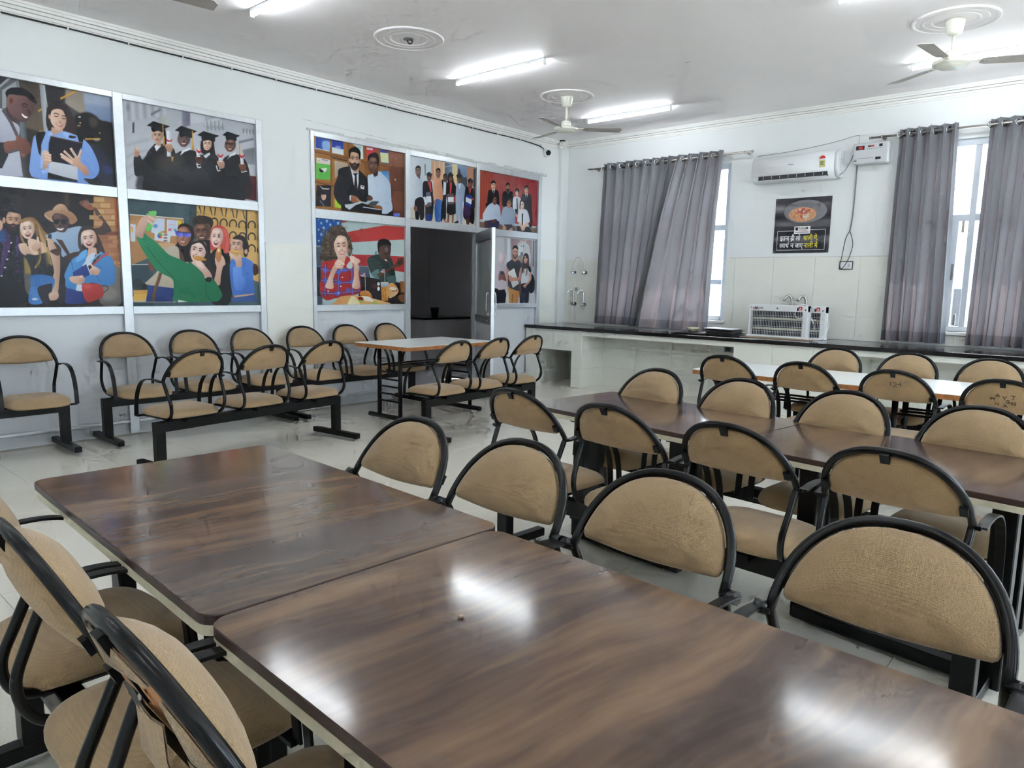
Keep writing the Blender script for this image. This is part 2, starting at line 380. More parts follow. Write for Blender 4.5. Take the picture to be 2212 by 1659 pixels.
dado(wall_left, 'y', 3.92, 4.47, 3.92, XL, [], [(0.09, 0.45), (0.45, 0.79), (0.79, 1.125), (1.125, 1.465), (1.465, 1.805)], 0.56)
dado(wall_left, 'y', 8.365, 8.745, 8.365, XL, [], rows, 0.5)
struct('baseboard_left', B((XL, 3.92, 0), (XL + 0.012, 4.47, 0.09)).box((XL, YF, 0), (XL + 0.012, 1.21, 0.09)), 'skirt')

# ---------------------------------------------------------------- aluminium partitions of the photo wall
FX0, FX1 = XL - 0.06, XL + 0.012
def partition(name, posts, rails, panels):
    root = obj(name, None); root['kind'] = 'structure'
    for (y0, y1, z0, z1) in posts: B((FX0, y0, z0), (FX1 + 0.004, y1, z1)).build('post', 'alu', root, 0.003, 1)
    for (y0, y1, z0, z1) in rails: B((FX0, y0, z0), (FX1, y1, z1)).build('rail', 'alu', root, 0.003, 1)
    for (y0, y1, z0, z1) in panels: B((XL - 0.05, y0, z0), (XL - 0.022, y1, z1)).build('panel', 'panel', root)
    return root
YP1 = [(1.22, 1.275), (2.52, 2.60), (3.85, 3.91)]
r1 = []; p1 = []
for a, b in ((1.275, 2.52), (2.60, 3.85)):
    r1 += [(a, b, 2.96, 3.01), (a, b, 2.115, 2.205), (a, b, 1.095, 1.165), (a, b, 0.105, 0.13)]; p1 += [(a, b, 0.13, 1.095), (a, b, 0.0, 0.105)]
partition('wall_partition_1', [(a, b, 0, 3.01) for a, b in YP1], r1, p1)
r2 = [(4.52, 5.78, 2.955, 3.01), (5.855, 7.0, 2.945, 3.01), (7.06, 8.29, 2.925, 3.01), (4.52, 5.78, 2.10, 2.20), (5.855, 7.0, 2.10, 2.19), (7.06, 8.29, 2.085, 2.175),
      (4.52, 5.78, 1.09, 1.16), (7.06, 8.29, 1.09, 1.155), (4.52, 5.78, 0.105, 0.13), (7.06, 8.29, 0.105, 0.13)]
p2 = [(4.52, 5.78, 0.13, 1.09), (4.52, 5.78, 0, 0.105), (7.06, 8.29, 0.13, 1.09), (7.06, 8.29, 0, 0.105)]
partition('wall_partition_2', [(4.475, 4.52, 0, 3.01), (5.78, 5.855, 0, 3.01), (7.0, 7.06, 0, 3.01), (8.29, 8.36, 0, 3.01)], r2, p2)
# rough mortar line above the second partition
mm = MB(); random.seed(3)
y = 4.44
while y < 8.36:
    h = 0.012 + random.random() * 0.028; mm.box((XL, y, 3.005), (XL + 0.006 + random.random() * 0.004, y + 0.16, 3.01 + h)); y += 0.155
y = 4.40
for k in range(22):
    mm.box((XL, y, 3.10 - 0.028 * k / 10 + random.random() * 0.006), (XL + 0.0025, y + 0.10, 3.104 - 0.028 * k / 10 + random.random() * 0.006)); y += 0.1
struct('trim_3', mm, 'dirty_plaster')

# door leaf standing open into the room
dr = obj('door_1', None, None, (XL + 0.02, 7.0, 0), 0); dr['kind'] = 'structure'
phi = math.radians(55); dr.rotation_euler = (0, 0, -pi / 2 + phi)   # local x runs from the hinge to the free edge
DL = 1.12
B((0, -0.02, 0.02), (0.055, 0.02, 2.09)).build('stile', 'alu', dr, 0.003, 1); B((DL - 0.07, -0.022, 0.02), (DL, 0.022, 2.09)).build('stile', 'alu', dr, 0.003, 1)
for z0, z1, m_ in ((1.96, 2.09, 'alu_dark'), (0.93, 1.02, 'alu_dark'), (0.02, 0.12, 'alu_dark')): B((0.055, -0.02, z0), (DL - 0.07, 0.02, z1)).build('rail', m_, dr, 0.003, 1)
B((0.055, -0.004, 1.02), (DL - 0.07, 0.004, 1.96)).build('glass', 'door_glass', dr)
B((0.055, -0.008, 0.12), (DL - 0.07, 0.008, 0.93)).build('panel', 'panel', dr)
for s_ in (-1, 1):
    MB().tube(spline([(DL - 0.10, s_ * 0.02, 1.06), (DL - 0.10, s_ * 0.055, 1.07), (DL - 0.10, s_ * 0.055, 1.30), (DL - 0.10, s_ * 0.02, 1.31)], 5), 0.008, 8).build('handle', 'chrome', dr)
MB().tube([(DL - 0.09, -0.02, 0.975), (DL - 0.09, -0.05, 0.975), (DL - 0.16, -0.055, 0.965)], 0.007, 8).build('lock_lever', 'chrome', dr)

# dim kitchen behind the doorway
kx0, kx1, ky0, ky1 = -10.4, XL - 0.2, 5.0, 9.3
struct('wall_kitchen', B((kx0 - 0.1, ky0, 0), (kx0, ky1, 3.0)).box((kx0, ky1, 0), (kx1, ky1 + 0.1, 3.0)).box((kx0, ky0 - 0.1, 0), (kx1, ky0, 3.0)).box((-8.62, 8.62, 0), (-7.75, ky1, 3.0)), 'kitchen')
struct('floor_kitchen', B((kx0, ky0, -0.1), (XL - 0.01, ky1, -0.002)), 'kitchen'); struct('ceiling_kitchen', B((kx0, ky0, 3.0), (kx1, ky1, 3.1)), 'kitchen')
kc = thing('kitchen_counter', 'dark topped tiled counter seen through the open doorway', 'counter', (-9.62, 8.42, 0))
B((-0.72, -0.25, 0), (0.35, 0.86, 0.80)).build('body', 'kitchen', kc); B((-0.76, -0.3, 0.80), (0.42, 0.87, 0.835)).build('top', 'granite', kc)
tb = thing('steel_tumbler', 'steel tumbler standing on the dark counter beyond the doorway', 'tumbler', (-9.33, 8.45, 0.835))
MB().lathe([(0.05, 0.002), (0.055, 0.0), (0.075, 0.17), (0.078, 0.172), (0.074, 0.165), (0.05, 0.006)]).build('body', 'steel', tb)
MB().tube([(0.077 * math.cos(a * pi / 12), 0.077 * math.sin(a * pi / 12), 0.171) for a in range(24)], 0.004, 6, True).build('rim', 'steel', tb)
kb = thing('wall_cabinet', 'pale wall cabinet in the dim kitchen beside the door jamb', 'cabinet', (-9.75, 8.05, 1.2))
B((-0.5, -0.25, 0.0), (0.12, 0.06, 0.72)).build('body', 'grey_plastic', kb, 0.01); B((-0.45, -0.262, 0.03), (0.08, -0.25, 0.69)).build('door', 'grey_plastic', kb, 0.004); B((0.02, -0.275, 0.3), (0.04, -0.262, 0.42)).build('handle', 'chrome', kb)

# ---------------------------------------------------------------- windows and what lies outside
def window(n, x0, x1, mull):
    root = obj('window_%d' % n, None, None, (0, 0, 0)); root['kind'] = 'structure'
    y0, y1 = YB + 0.05, YB + 0.11
    def bar(a, b, nm='frame_bar'): B(a, b).build(nm, 'upvc', root, 0.004, 1)
    bar((x0, y0 - 0.02, WZ0), (x0 + 0.06, y1, WZ1)); bar((x1 - 0.06, y0 - 0.02, WZ0), (x1, y1, WZ1)); bar((x0 + 0.06, y0 - 0.02, WZ1 - 0.07), (x1 - 0.06, y1, WZ1)); bar((x0 + 0.06, y0 - 0.02, WZ0), (x1 - 0.06, y1, WZ0 + 0.06))
    bar((x0 + 0.06, y0 - 0.01, 2.17), (x1 - 0.06, y1, 2.24), 'transom')
    ed = [x0 + 0.06] + mull + [x1 - 0.06]
    for m_ in mull: bar((m_ - 0.03, y0 - 0.012, WZ0 + 0.06), (m_ + 0.03, y1, WZ1 - 0.07), 'mullion')
    for a, b in zip(ed[:-1], ed[1:]):
        for z0, z1 in ((WZ0 + 0.06, 2.17), (2.24, WZ1 - 0.07)):
            B((a, y0 + 0.03, z0), (b, y0 + 0.036, z1)).build('pane', 'glass', root)
    B((x0 - 0.03, YB - 0.035, WZ0 - 0.035), (x1 + 0.03, YB + 0.06, WZ0)).build('sill', 'plaster', root, 0.004, 1)
    return root
w1 = window(1, *WIN[0], [-5.55, -4.90]); w2 = window(2, *WIN[1], [-1.545, -0.90]); window(3, *WIN[2], [2.25, 2.90])  # window 3 is unseen, added to let in more light
for n, (a, b) in enumerate(ADDED_WR):  # unseen right-wall windows, added to brighten room and ceiling
    root = obj('window_%d' % (4 + n), None); root['kind'] = 'structure'
    for (p_, q_) in (((XR + 0.05, a, 0.95), (XR + 0.11, a + 0.06, 3.0)), ((XR + 0.05, b - 0.06, 0.95), (XR + 0.11, b, 3.0)), ((XR + 0.05, a + 0.06, 2.94), (XR + 0.11, b - 0.06, 3.0)), ((XR + 0.05, a + 0.06, 0.95), (XR + 0.11, b - 0.06, 1.01)), ((XR + 0.05, (a + b) / 2 - 0.03, 1.01), (XR + 0.11, (a + b) / 2 + 0.03, 2.94))): B(p_, q_).build('frame_bar', 'upvc', root)
    B((XR + 0.075, a + 0.06, 1.01), (XR + 0.081, b - 0.06, 2.94)).build('pane', 'glass', root)
# inner sash seen through the gap of the second window, with bolts and latch
B((-1.80, YB + 0.035, 1.06), (-1.66, YB + 0.055, 2.17)).build('sash', 'upvc', w2, 0.003, 1)
for z in (2.05, 1.07): B((-1.63, YB + 0.025, z), (-1.605, YB + 0.045, z + 0.12)).build('bolt', 'steel', w2, 0.003, 1)
B((-1.69, YB + 0.02, 1.55), (-1.665, YB + 0.04, 1.72)).build('latch', 'steel', w2, 0.003, 1)
B((-4.75, YB + 0.035, 1.47), (-4.31, YB + 0.055, 1.53)).build('sash', 'upvc', w1, 0.003, 1)
struct('ground_outside', B((-30, YB + 0.3, -1.0), (30, 45, -0.9)).box((XR + 0.3, -20, -1.0), (40, YB + 0.3, -0.9)), 'concrete')
struct('roof_sunshade', B((-6.6, YB + 0.22, 3.05), (4.0, YB + 0.85, 3.13)), 'concrete')
nb = thing('neighbour_building', 'pale blue and white building beyond the windows', 'building', (-12, 19, -1))
B((-8, 0, 0), (26, 5, 3.1)).build('wall', 'bluewall', nb); B((-8, -0.2, 3.1), (26, 5, 3.5)).build('parapet', 'plaster', nb)
for k in range(9): B((-6.5 + k * 3.4, -0.05, 1.1), (-4.9 + k * 3.4, 0.02, 2.5)).build('window', 'dark', nb)

# ---------------------------------------------------------------- long tiled counter
CY = 8.06
ct = thing('tiled_counter', 'long cream tiled wash counter with open bays along the window wall', 'counter', (0, 0, 0))
XE = 1.3
body = MB()
body.box((XL + 0.001, CY + 0.02, 0.51), (-6.07, 8.9, 0.80)); body.box((XL + 0.001, CY + 0.02, 0), (-6.66, 8.9, 0.51)); body.box((-6.07, CY + 0.02, 0), (-5.90, 8.9, 0.80))
body.box((-5.90, CY + 0.02, 0.735), (-3.68, CY + 0.16, 0.80)); body.box((-5.90, 8.6, 0), (-3.68, 8.9, 0.80)); body.box((-3.68, CY + 0.02, 0), (-2.30, 8.9, 0.80)); body.box((-2.30, CY + 0.02, 0.735), (XE, CY + 0.16, 0.80)); body.box((-2.30, 8.6, 0), (XE, 8.9, 0.8)); body.box((-6.66, 8.8, 0), (-6.07, 8.9, 0.51))
body.build('body', 'wgrout', ct)
B((XL + 0.001, CY - 0.025, 0.80), (XE, YB - 0.008, 0.845)).build('worktop', 'granite', ct, 0.004, 1)
fr = [(XL + 0.005, -6.66, 0.0, 0.51), (XL + 0.005, -6.40, 0.51, 0.80), (-6.40, -5.90, 0.51, 0.80), (-6.07, -5.90, 0.0, 0.255), (-6.07, -5.90, 0.255, 0.51)]
x = -5.90
while x < -3.68: fr.append((x, min(x + 0.555, -3.68), 0.735, 0.80)); x += 0.555
for z0, z1 in ((0, 0.26), (0.26, 0.53), (0.53, 0.80)):
    for x0, x1 in ((-3.68, -3.22), (-3.22, -2.76), (-2.76, -2.30)): fr.append((x0, x1, z0, z1))
x = -2.30
while x < XE: fr.append((x, min(x + 0.555, XE), 0.735, 0.80)); x += 0.555
for x0, x1, z0, z1 in fr: wall_tile(ct, 'x', x0, x1, z0, z1, CY + 0.02)
for z0, z1 in ((0, 0.27), (0.27, 0.54), (0.54, 0.80)):
    for k in range(4): wall_tile(ct, 'x', -5.90 + k * 0.555, -5.90 + (k + 1) * 0.555, z0, z1, 8.6)
    wall_tile(ct, 'y', CY + 0.02, 8.60, z0, z1, -5.90)
    for k in range(3): wall_tile(ct, 'x', -2.30 + k * 0.5, -1.80 + k * 0.5, z0, z1, 8.6)
sb = thing('switch_plate', 'small dark switch plate under the counter edge beside the solid bay', 'socket', (-3.93, 8.594, 0.62))
B((-0.11, -0.012, 0), (0.11, 0, 0.08)).build('plate', 'alu_dark', sb, 0.003, 1); B((-0.09, -0.016, 0.015), (-0.02, -0.012, 0.065)).build('switch', 'dark', sb)

# ---------------------------------------------------------------- three-seat benches
HA, HU = 0.226, 0.2566                       # hoop half width, hoop height along its slant
def slant(lean):
    n_ = math.hypot(lean, 0.215); return Vector((0, -lean, 0.215)) / n_, Vector((0, 0.215, lean)) / n_
UPV, NRM = slant(0.14)                       # slanted up direction of the back and its forward normal
JO = Vector((0, -0.07, 0.69))
def hoop_pt(t, a=HA, h=HU, e=2.25):
    c, s_ = math.cos(t), math.sin(t)
    return a * math.copysign(abs(c) ** (2 / e), c), h * abs(s_) ** (2 / e)
def hoop_mesh(UPV=UPV):
    side = [(0.185, 0.25, 0.408), (0.19, 0.05, 0.408), (0.196, -0.07, 0.412), (0.206, -0.125, 0.45), (0.214, -0.14, 0.52), (0.221, -0.11, 0.60)]
    R = spline(side + [(0.226, -0.07, 0.69)], 5)[:-1]
    arc = []
    for k in range(31):
        x, s_ = hoop_pt(pi * k / 30); p = JO + UPV * s_; arc.append((x, p.y, p.z))
    L = [(-p[0], p[1], p[2]) for p in reversed(R)]
    return MB().tube(list(R) + arc + L, 0.0125, 10).mesh('hoop_frame', 'tube')
def back_outline(a=0.211, h=0.2425, s0=0.030):
    pts = []
    for k in range(41):
        x, s_ = hoop_pt(pi * k / 40, a, h)
        if s_ >= s0 + 0.012: pts.append((x, s_))
    n = 14
    xr = pts[0][0]; xl = pts[-1][0]
    pts = [(xr - 0.004, s0 + 0.006)] + pts + [(xl + 0.004, s0 + 0.006)]
    pts += [(xl + 0.012 + (xr - xl - 0.024) * k / n, s0 - 0.010 * math.sin(pi * k / n)) for k in range(n + 1)]
    return pts
def back_surface(x, s_, front, amp_f=0.030, amp_b=0.015):
    # depth of the cushion skin above the hoop plane at (x, s)
    rho = min(1.0, math.hypot(x / 0.205, (s_ - 0.125) / 0.108))
    return (amp_f if front else -amp_b) * (1 - rho ** 3.2) + (0.008 if front else -0.006)
def back_mesh(front_only=False, UPV=UPV, NRM=NRM, af=0.038, ab=0.020):
    out = back_outline(); cx, cs = 0, 0.125; n = len(out)
    rings = [1.0, 0.97, 0.9, 0.78, 0.6, 0.38, 0.15]
    m = MB(); V = []; idx = {}
    def pt(x, s_, d): p = JO + UPV * s_ + NRM * d; return (x, p.y, p.z)
    def prof(r, front): return (0.010 + af * (1 - r ** 2.6)) if front else -(0.008 + ab * (1 - r ** 2.6))
    for side in (True, False):
        if front_only and not side: continue
        for r in rings:
            d = prof(r, side) if r < 0.999 else 0.001
            V += [pt(cx + (x - cx) * r, cs + (s_ - cs) * r, d) for x, s_ in out]
        V.append(pt(cx, cs, prof(0, side)))
        o = len(V) - 1 - n * len(rings)
        Fs = [(o + i * n + k, o + i * n + (k + 1) % n, o + (i + 1) * n + (k + 1) % n, o + (i + 1) * n + k) for i in range(len(rings) - 1) for k in range(n)]
        Fs += [(o + (len(rings) - 1) * n + k, o + (len(rings) - 1) * n + (k + 1) % n, len(V) - 1) for k in range(n)]
        idx[side] = Fs
    for side in idx: m.add([], []) 
    o = len(m.v); m.v += V; 
    for side in idx: m.f += idx[side]; m.sm += [True] * len(idx[side])
    return m
def seat_mesh():
    n = 44; rings = [1.0, 1.0, 0.985, 0.94, 0.85, 0.68, 0.45, 0.2]
    zz = [0.418, 0.43, 0.444, 0.456, 0.468, 0.477, 0.481, 0.482]
    V = []
    for r, z in zip(rings, zz):
        for k in range(n):
            t = 2 * pi * k / n; c, s_ = math.cos(t), math.sin(t); e = 4.5
            x = 0.222 * r * math.copysign(abs(c) ** (2 / e), c); yy = 0.225 * r * math.copysign(abs(s_) ** (2 / e), s_)
            drop = 0.030 * max(0, (yy - 0.10) / 0.125) ** 2 + 0.008 * max(0, (-yy - 0.12) / 0.1)
            V.append((x, 0.105 + yy, z - drop * (1 if z > 0.43 else 0.6)))
    V.append((0, 0.105, 0.482)); m = MB()
    Fs = [(i * n + k, i * n + (k + 1) % n, (i + 1) * n + (k + 1) % n, (i + 1) * n + k) for i in range(len(rings) - 1) for k in range(n)]
    Fs += [((len(rings) - 1) * n + k, (len(rings) - 1) * n + (k + 1) % n, len(V) - 1) for k in range(n)]
    m.add(V, Fs, True); m.add([V[k] for k in range(n)], [tuple(range(n))[::-1]]); return m.mesh('seat_cushion', 'fabric')
def arm_mesh(sgn):
    m = MB(); X = 0.252 * sgn
    path = spline([(X, -0.075, 0.688), (X, 0.0, 0.697), (X, 0.09, 0.694), (X, 0.17, 0.668), (X, 0.228, 0.60), (X, 0.258, 0.51), (X, 0.268, 0.405)], 4)
    m.tube(path, 1, up=(1, 0, 0), prof=[(-0.0155, -0.004), (0.0155, -0.004), (0.0155, 0.004), (-0.0155, 0.004)], smooth=False)
    m.box((min(0.222 * sgn, X), -0.082, 0.680), (max(0.222 * sgn, X), -0.055, 0.694)); m.box((min(0.19 * sgn, X), 0.250, 0.398), (max(0.19 * sgn, X), 0.280, 0.412))
    return m.mesh('armrest', 'black', 0.0015, 1)
hoop_me, seat_me = hoop_mesh(), seat_mesh()
_bm = back_mesh(); back_me = _bm.mesh('backrest', ['fabric', 'fabric_back'])
for p in back_me.polygons:
    p.use_smooth = True
    if p.normal.dot(NRM) < 0: p.material_index = 1
UP2, NR2 = slant(0.104)                      # the steeper backs of the nearest bench
hoop2_me = hoop_mesh(UP2); back2_me = back_mesh(False, UP2, NR2, 0.052, 0.034).mesh('backrest', ['fabric', 'fabric_back'])
for p in back2_me.polygons:
    p.use_smooth = True
    if p.normal.dot(NR2) < 0: p.material_index = 1
torn_me = back_mesh(True, UP2, NR2, 0.052, 0.034).mesh('backrest', 'fabric')
for p in torn_me.polygons: p.use_smooth = True
arm_me = [arm_mesh(-1), arm_mesh(1)]
pan_me = MB().box((-0.19, -0.06, 0.392), (0.19, 0.27, 0.419)).box((-0.07, -0.10, 0.375), (0.07, 0.14, 0.395)).mesh('seat_pan', 'black')
def clip_me_at(t, UPV=UPV, NRM=NRM):
    x, s_ = hoop_pt(t); q = Matrix.Translation(Vector((x * 0.965, 0, 0)) + JO + UPV * (s_ - 0.012)) @ Matrix(((1, 0, 0, 0), (0, NRM.y, UPV.y, 0), (0, NRM.z, UPV.z, 0), (0, 0, 0, 1)))
    m = MB()
    if abs(x) < 0.05: m.box((-0.014, -0.022, -0.022), (0.014, -0.010, 0.014), q)
    else: m.box((-0.012, -0.022, -0.015), (0.012, -0.010, 0.018), q)
    return m.mesh('clip', 'black')
clip_mes = [clip_me_at(pi / 2), clip_me_at(0.28), clip_me_at(pi - 0.28)]
clip2_mes = [clip_me_at(a, UP2, NR2) for a in (pi / 2, 0.28, pi - 0.28)]
tape_me = [MB().tube([(s_ * 0.232, -0.072, 0.687), (s_ * 0.262, -0.066, 0.69)], 0.017, 8).mesh('tape_wrap', 'tape') for s_ in (-1, 1)]
glide_me = MB().lathe([(0.012, 0.0), (0.014, 0.006), (0.006, 0.012), (0.006, 0.022)], n=10).mesh('foot_glide', 'steel')
def bench(label, loc, rotz, pitch=0.56, n=3, zs=1.0, group=None, taped=False, torn=(), steep=False):
    root = thing('%s_seat_bench' % ('three' if n == 3 else 'four'), label, 'bench', loc, rotz, 'tan three-seat benches' if n == 3 else 'tan four-seat benches at the canteen tables'); root.scale = (1, 1, zs)
    half = pitch * (n - 1) / 2 + 0.27
    B((-half, -0.03, 0.31), (half, 0.03, 0.385)).build('beam', 'black', root, 0.003, 1)
    for s_ in (-1, 1):
        xx = s_ * (half - 0.036)
        lg = B((xx - 0.035, -0.0295, 0.065), (xx + 0.035, 0.0295, 0.312)).build('leg', 'black', root, 0.003, 1)
        B((xx - 0.026, -0.29, 0.022), (xx + 0.026, 0.29, 0.067)).build('foot_bar', 'black', lg, 0.003, 1)
        for q in (-0.25, 0.25): obj('foot_glide', glide_me, lg, (xx, q, 0.0))
    for k in range(n):
        x = (k - (n - 1) / 2) * pitch; yaw = 0
        h = obj('hoop_frame', hoop2_me if steep else hoop_me, root, (x, 0, 0), yaw)
        for cm in (clip2_mes if steep else clip_mes): obj('clip', cm, h)
        if taped:
            for tm in tape_me: obj('tape_wrap', tm, h)
        obj('backrest', torn_me if k in torn else (back2_me if steep else back_me), root, (x, 0, 0), yaw)
        obj('seat_cushion', seat_me, root, (x, 0, 0), yaw); obj('seat_pan', pan_me, root, (x, 0, 0), yaw)
        for am in arm_me: obj('armrest', am, root, (x, 0, 0), yaw)
    return root
D = math.radians
bench('wall bench cut by the left picture edge, one tan seat showing below the photo wall', (-6.62, 1.09, 0), D(-90), 0.585, zs=1.03)
bench('wall bench in front of the grey panel, below the selfie photo', (-6.62, 3.055, 0), D(-90), 0.59, zs=1.03)
bench('wall bench behind the small white table, reaching to the doorway', (-6.62, 4.825, 0), D(-90), 0.57, zs=1.03)
bench('bench with its back to the brown tables, facing the photo wall without a table', (-5.42, 2.96, 0), D(97), 0.60)
bench('bench facing the doorway along the small white table', (-4.88, 5.07, 0), D(93.5), 0.56)
nn = bench('bench at the near side of the first brown tables, one back torn to the plywood', (-1.285, 0.515, 0), D(-1), 0.55, 4, zs=1.035, torn=(2,), steep=True)
bench('bench across the first brown tables, three tan backs and taped arms', (-1.45, 1.50, 0), D(178.5), 0.527, zs=1.02, taped=True)
bench('bench beside the nearest brown table, showing the largest tan back', (0.18, 1.47, 0), D(179), 0.54, zs=1.018, taped=True)
bench('bench of stained backs before the second brown table row', (-1.415, 2.705, 0), D(-3), 0.557, 4, zs=1.015)
bench('bench facing the camera across the second brown table row', (-1.39, 3.58, 0), D(175), 0.57, 4, zs=1.015)
bn = bench('bench seen from behind at the long white table, handwritten letters on a back', (-1.49, 5.21, 0), D(-2), 0.587, 4, zs=1.015)
bench('bench across the long white table, before the tiled counter', (-1.18, 6.37, 0), D(180), 0.57, 4, zs=1.01)

# torn back: bare board, sagging cloth and bracket strap
def torn_extra(root, x, UPV=UP2, NRM=NR2):
    out = [(px * 0.93, 0.125 + (s_ - 0.125) * 0.93) for px, s_ in back_outline()]
    m = MB(); n = len(out); V = []
    for d in (-0.001, -0.010): V += [tuple(Vector((px + x, 0, 0)) + JO + UPV * s_ + NRM * d) for px, s_ in out]
    m.add(V, [tuple(range(n)), tuple(range(n, 2 * n))[::-1]] + [(i, (i + 1) % n, n + (i + 1) % n, n + i) for i in range(n)])
    board = m.build('plywood_board', 'plywood', root)
    def P(px, s_, d): return Vector((px + x, 0, 0)) + JO + UPV * s_ + NRM * d
    def flap(pts, name='torn_cloth', th=0.003):
        m2 = MB(); a = [P(*p) for p in pts]; k = len(a)
        rng = random.Random(len(pts))
        top = [p + NRM * -th for p in a]
        cen = sum(a, Vector()) / k; m2.add([*a, cen + NRM * -0.012], [(i, (i + 1) % k, k) for i in range(k)], True); m2.add([*top, cen + NRM * -0.016], [((i + 1) % k, i, k) for i in range(k)], True)
        return m2.build(name, 'fabric_back', root)
    flap([(0.20, 0.05, -0.012), (0.207, 0.10, -0.012), (0.185, 0.17, -0.012), (0.14, 0.21, -0.012), (0.13, 0.195, -0.014), (0.165, 0.16, -0.014), (0.185, 0.10, -0.014), (0.18, 0.06, -0.014)])
    flap([(-0.12, 0.215, -0.012), (0.0, 0.238, -0.012), (0.12, 0.22, -0.012), (0.10, 0.208, -0.014), (0.0, 0.222, -0.014), (-0.10, 0.20, -0.014)])
    flap([(-0.06, 0.09, -0.02), (0.02, 0.115, -0.024), (0.09, 0.14, -0.022), (0.06, 0.07, -0.04), (0.03, 0.0, -0.05), (-0.01, -0.05, -0.055), (-0.03, 0.02, -0.045)])
    flap([(-0.10, 0.07, -0.02), (-0.04, 0.085, -0.024), (-0.05, 0.0, -0.045), (-0.10, -0.075, -0.05), (-0.13, -0.02, -0.04)])
    flap([(0.06, 0.05, -0.02), (0.17, 0.045, -0.02), (0.15, -0.02, -0.03), (0.08, -0.05, -0.04)])
    st = MB(); st.tube([P(0, 0.245, -0.016), P(0.0, 0.13, -0.016)], 1, up=(1, 0, 0), prof=[(-0.012, -0.002), (0.012, -0.002), (0.012, 0.002), (-0.012, 0.002)], smooth=False).build('bracket_strap', 'black', root)
    st2 = MB(); st2.tube([P(-0.215, 0.055, -0.006), P(-0.1, 0.05, -0.02), P(0.1, 0.05, -0.02), P(0.215, 0.055, -0.006)], 1, up=(0, 0, 1), prof=[(-0.011, -0.002), (0.011, -0.002), (0.011, 0.002), (-0.011, 0.002)], smooth=False).build('bracket_strap', 'black', root)
    for q in ((0.0, 0.14), (0.10, 0.05), (-0.10, 0.05)): 
        MB().lathe([(0.0, 0), (0.005, 0.001), (0.0055, 0.004), (0, 0.006)], tuple(P(q[0], q[1], -0.022)), 8, 'y').build('screw', 'steel', root)
torn_extra(nn, 0.275)
# frayed threads hanging under the near seats
for (x, y_) in ((-0.30, -0.04), (-0.33, -0.06), (0.31, 0.02), (0.33, -0.02)):
    MB().tube(spline([(x, y_, 0.42), (x + 0.006, y_, 0.39), (x - 0.004, y_ + 0.005, 0.365), (x + 0.003, y_, 0.34)], 4), 0.003, 5).build('loose_thread', 'hose', nn)
# handwriting on two soiled backs
def scrawl(root, x, strokes, sc):
    m = MB()
    for st in strokes:
        pts = []
        for (u, v) in st:
            u, v = u * sc[0] + sc[2], v * sc[1] + sc[3]
            rho = min(1.0, math.hypot(u / 0.205, (v - 0.125) / 0.112)); d = -(0.008 + 0.020 * (1 - rho ** 2.6)) - 0.002
            pts.append(Vector((x + u, 0, 0)) + JO + UPV * v + NRM * d)
        m.tube(pts, 0.0017, 5)
    return m.build('handwriting', 'ink', root)
GL = {'A': [[(0, 0), (.5, 1), (1, 0)], [(.2, .4), (.8, .4)]], 'H': [[(0, 0), (0, 1)], [(1, 0), (1, 1)], [(0, .5), (1, .5)]], 'N': [[(0, 0), (0, 1), (1, 0), (1, 1)]], 'Y': [[(0, 1), (.5, .5), (1, 1)], [(.5, .5), (.4, 0)]],
      'J': [[(0, 1), (1, 1)], [(.6, 1), (.6, .2), (.2, 0)]], 'G': [[(1, .9), (.3, 1), (0, .5), (.3, 0), (1, .2), (.9, .5), (.5, .5)]], '1': [[(.5, 0), (.5, 1)]], '2': [[(0, .8), (.5, 1), (.9, .7), (0, 0), (1, 0)]], '4': [[(.7, 0), (.7, 1), (0, .4), (1, .4)]]}
def word(items):
    out = []
    for ch, ox, oy, s_ in items:
        for st in GL[ch]: out.append([(ox + u * s_, oy + v * s_ * 1.2) for u, v in st])
    return out
scrawl(bn, 0.88, word([('A', -2.4, 3.0, .8), ('Y', -.9, 2.1, .9), ('J', .9, 2.4, 1), ('H', -3.6, 1.6, .8), ('G', -.2, 1.0, .9), ('N', 1.1, .6, .9), ('N', -2.6, 0, .8), ('A', -.8, -.5, .9)]), (0.022, 0.022, 0.02, 0.095))
scrawl(bn, 0.293, word([('1', -1.2, 2, .9), ('2', -.2, 1.6, 1.3), ('4', 1.3, 2, 1.1)]), (0.02, 0.022, 0.0, 0.12))

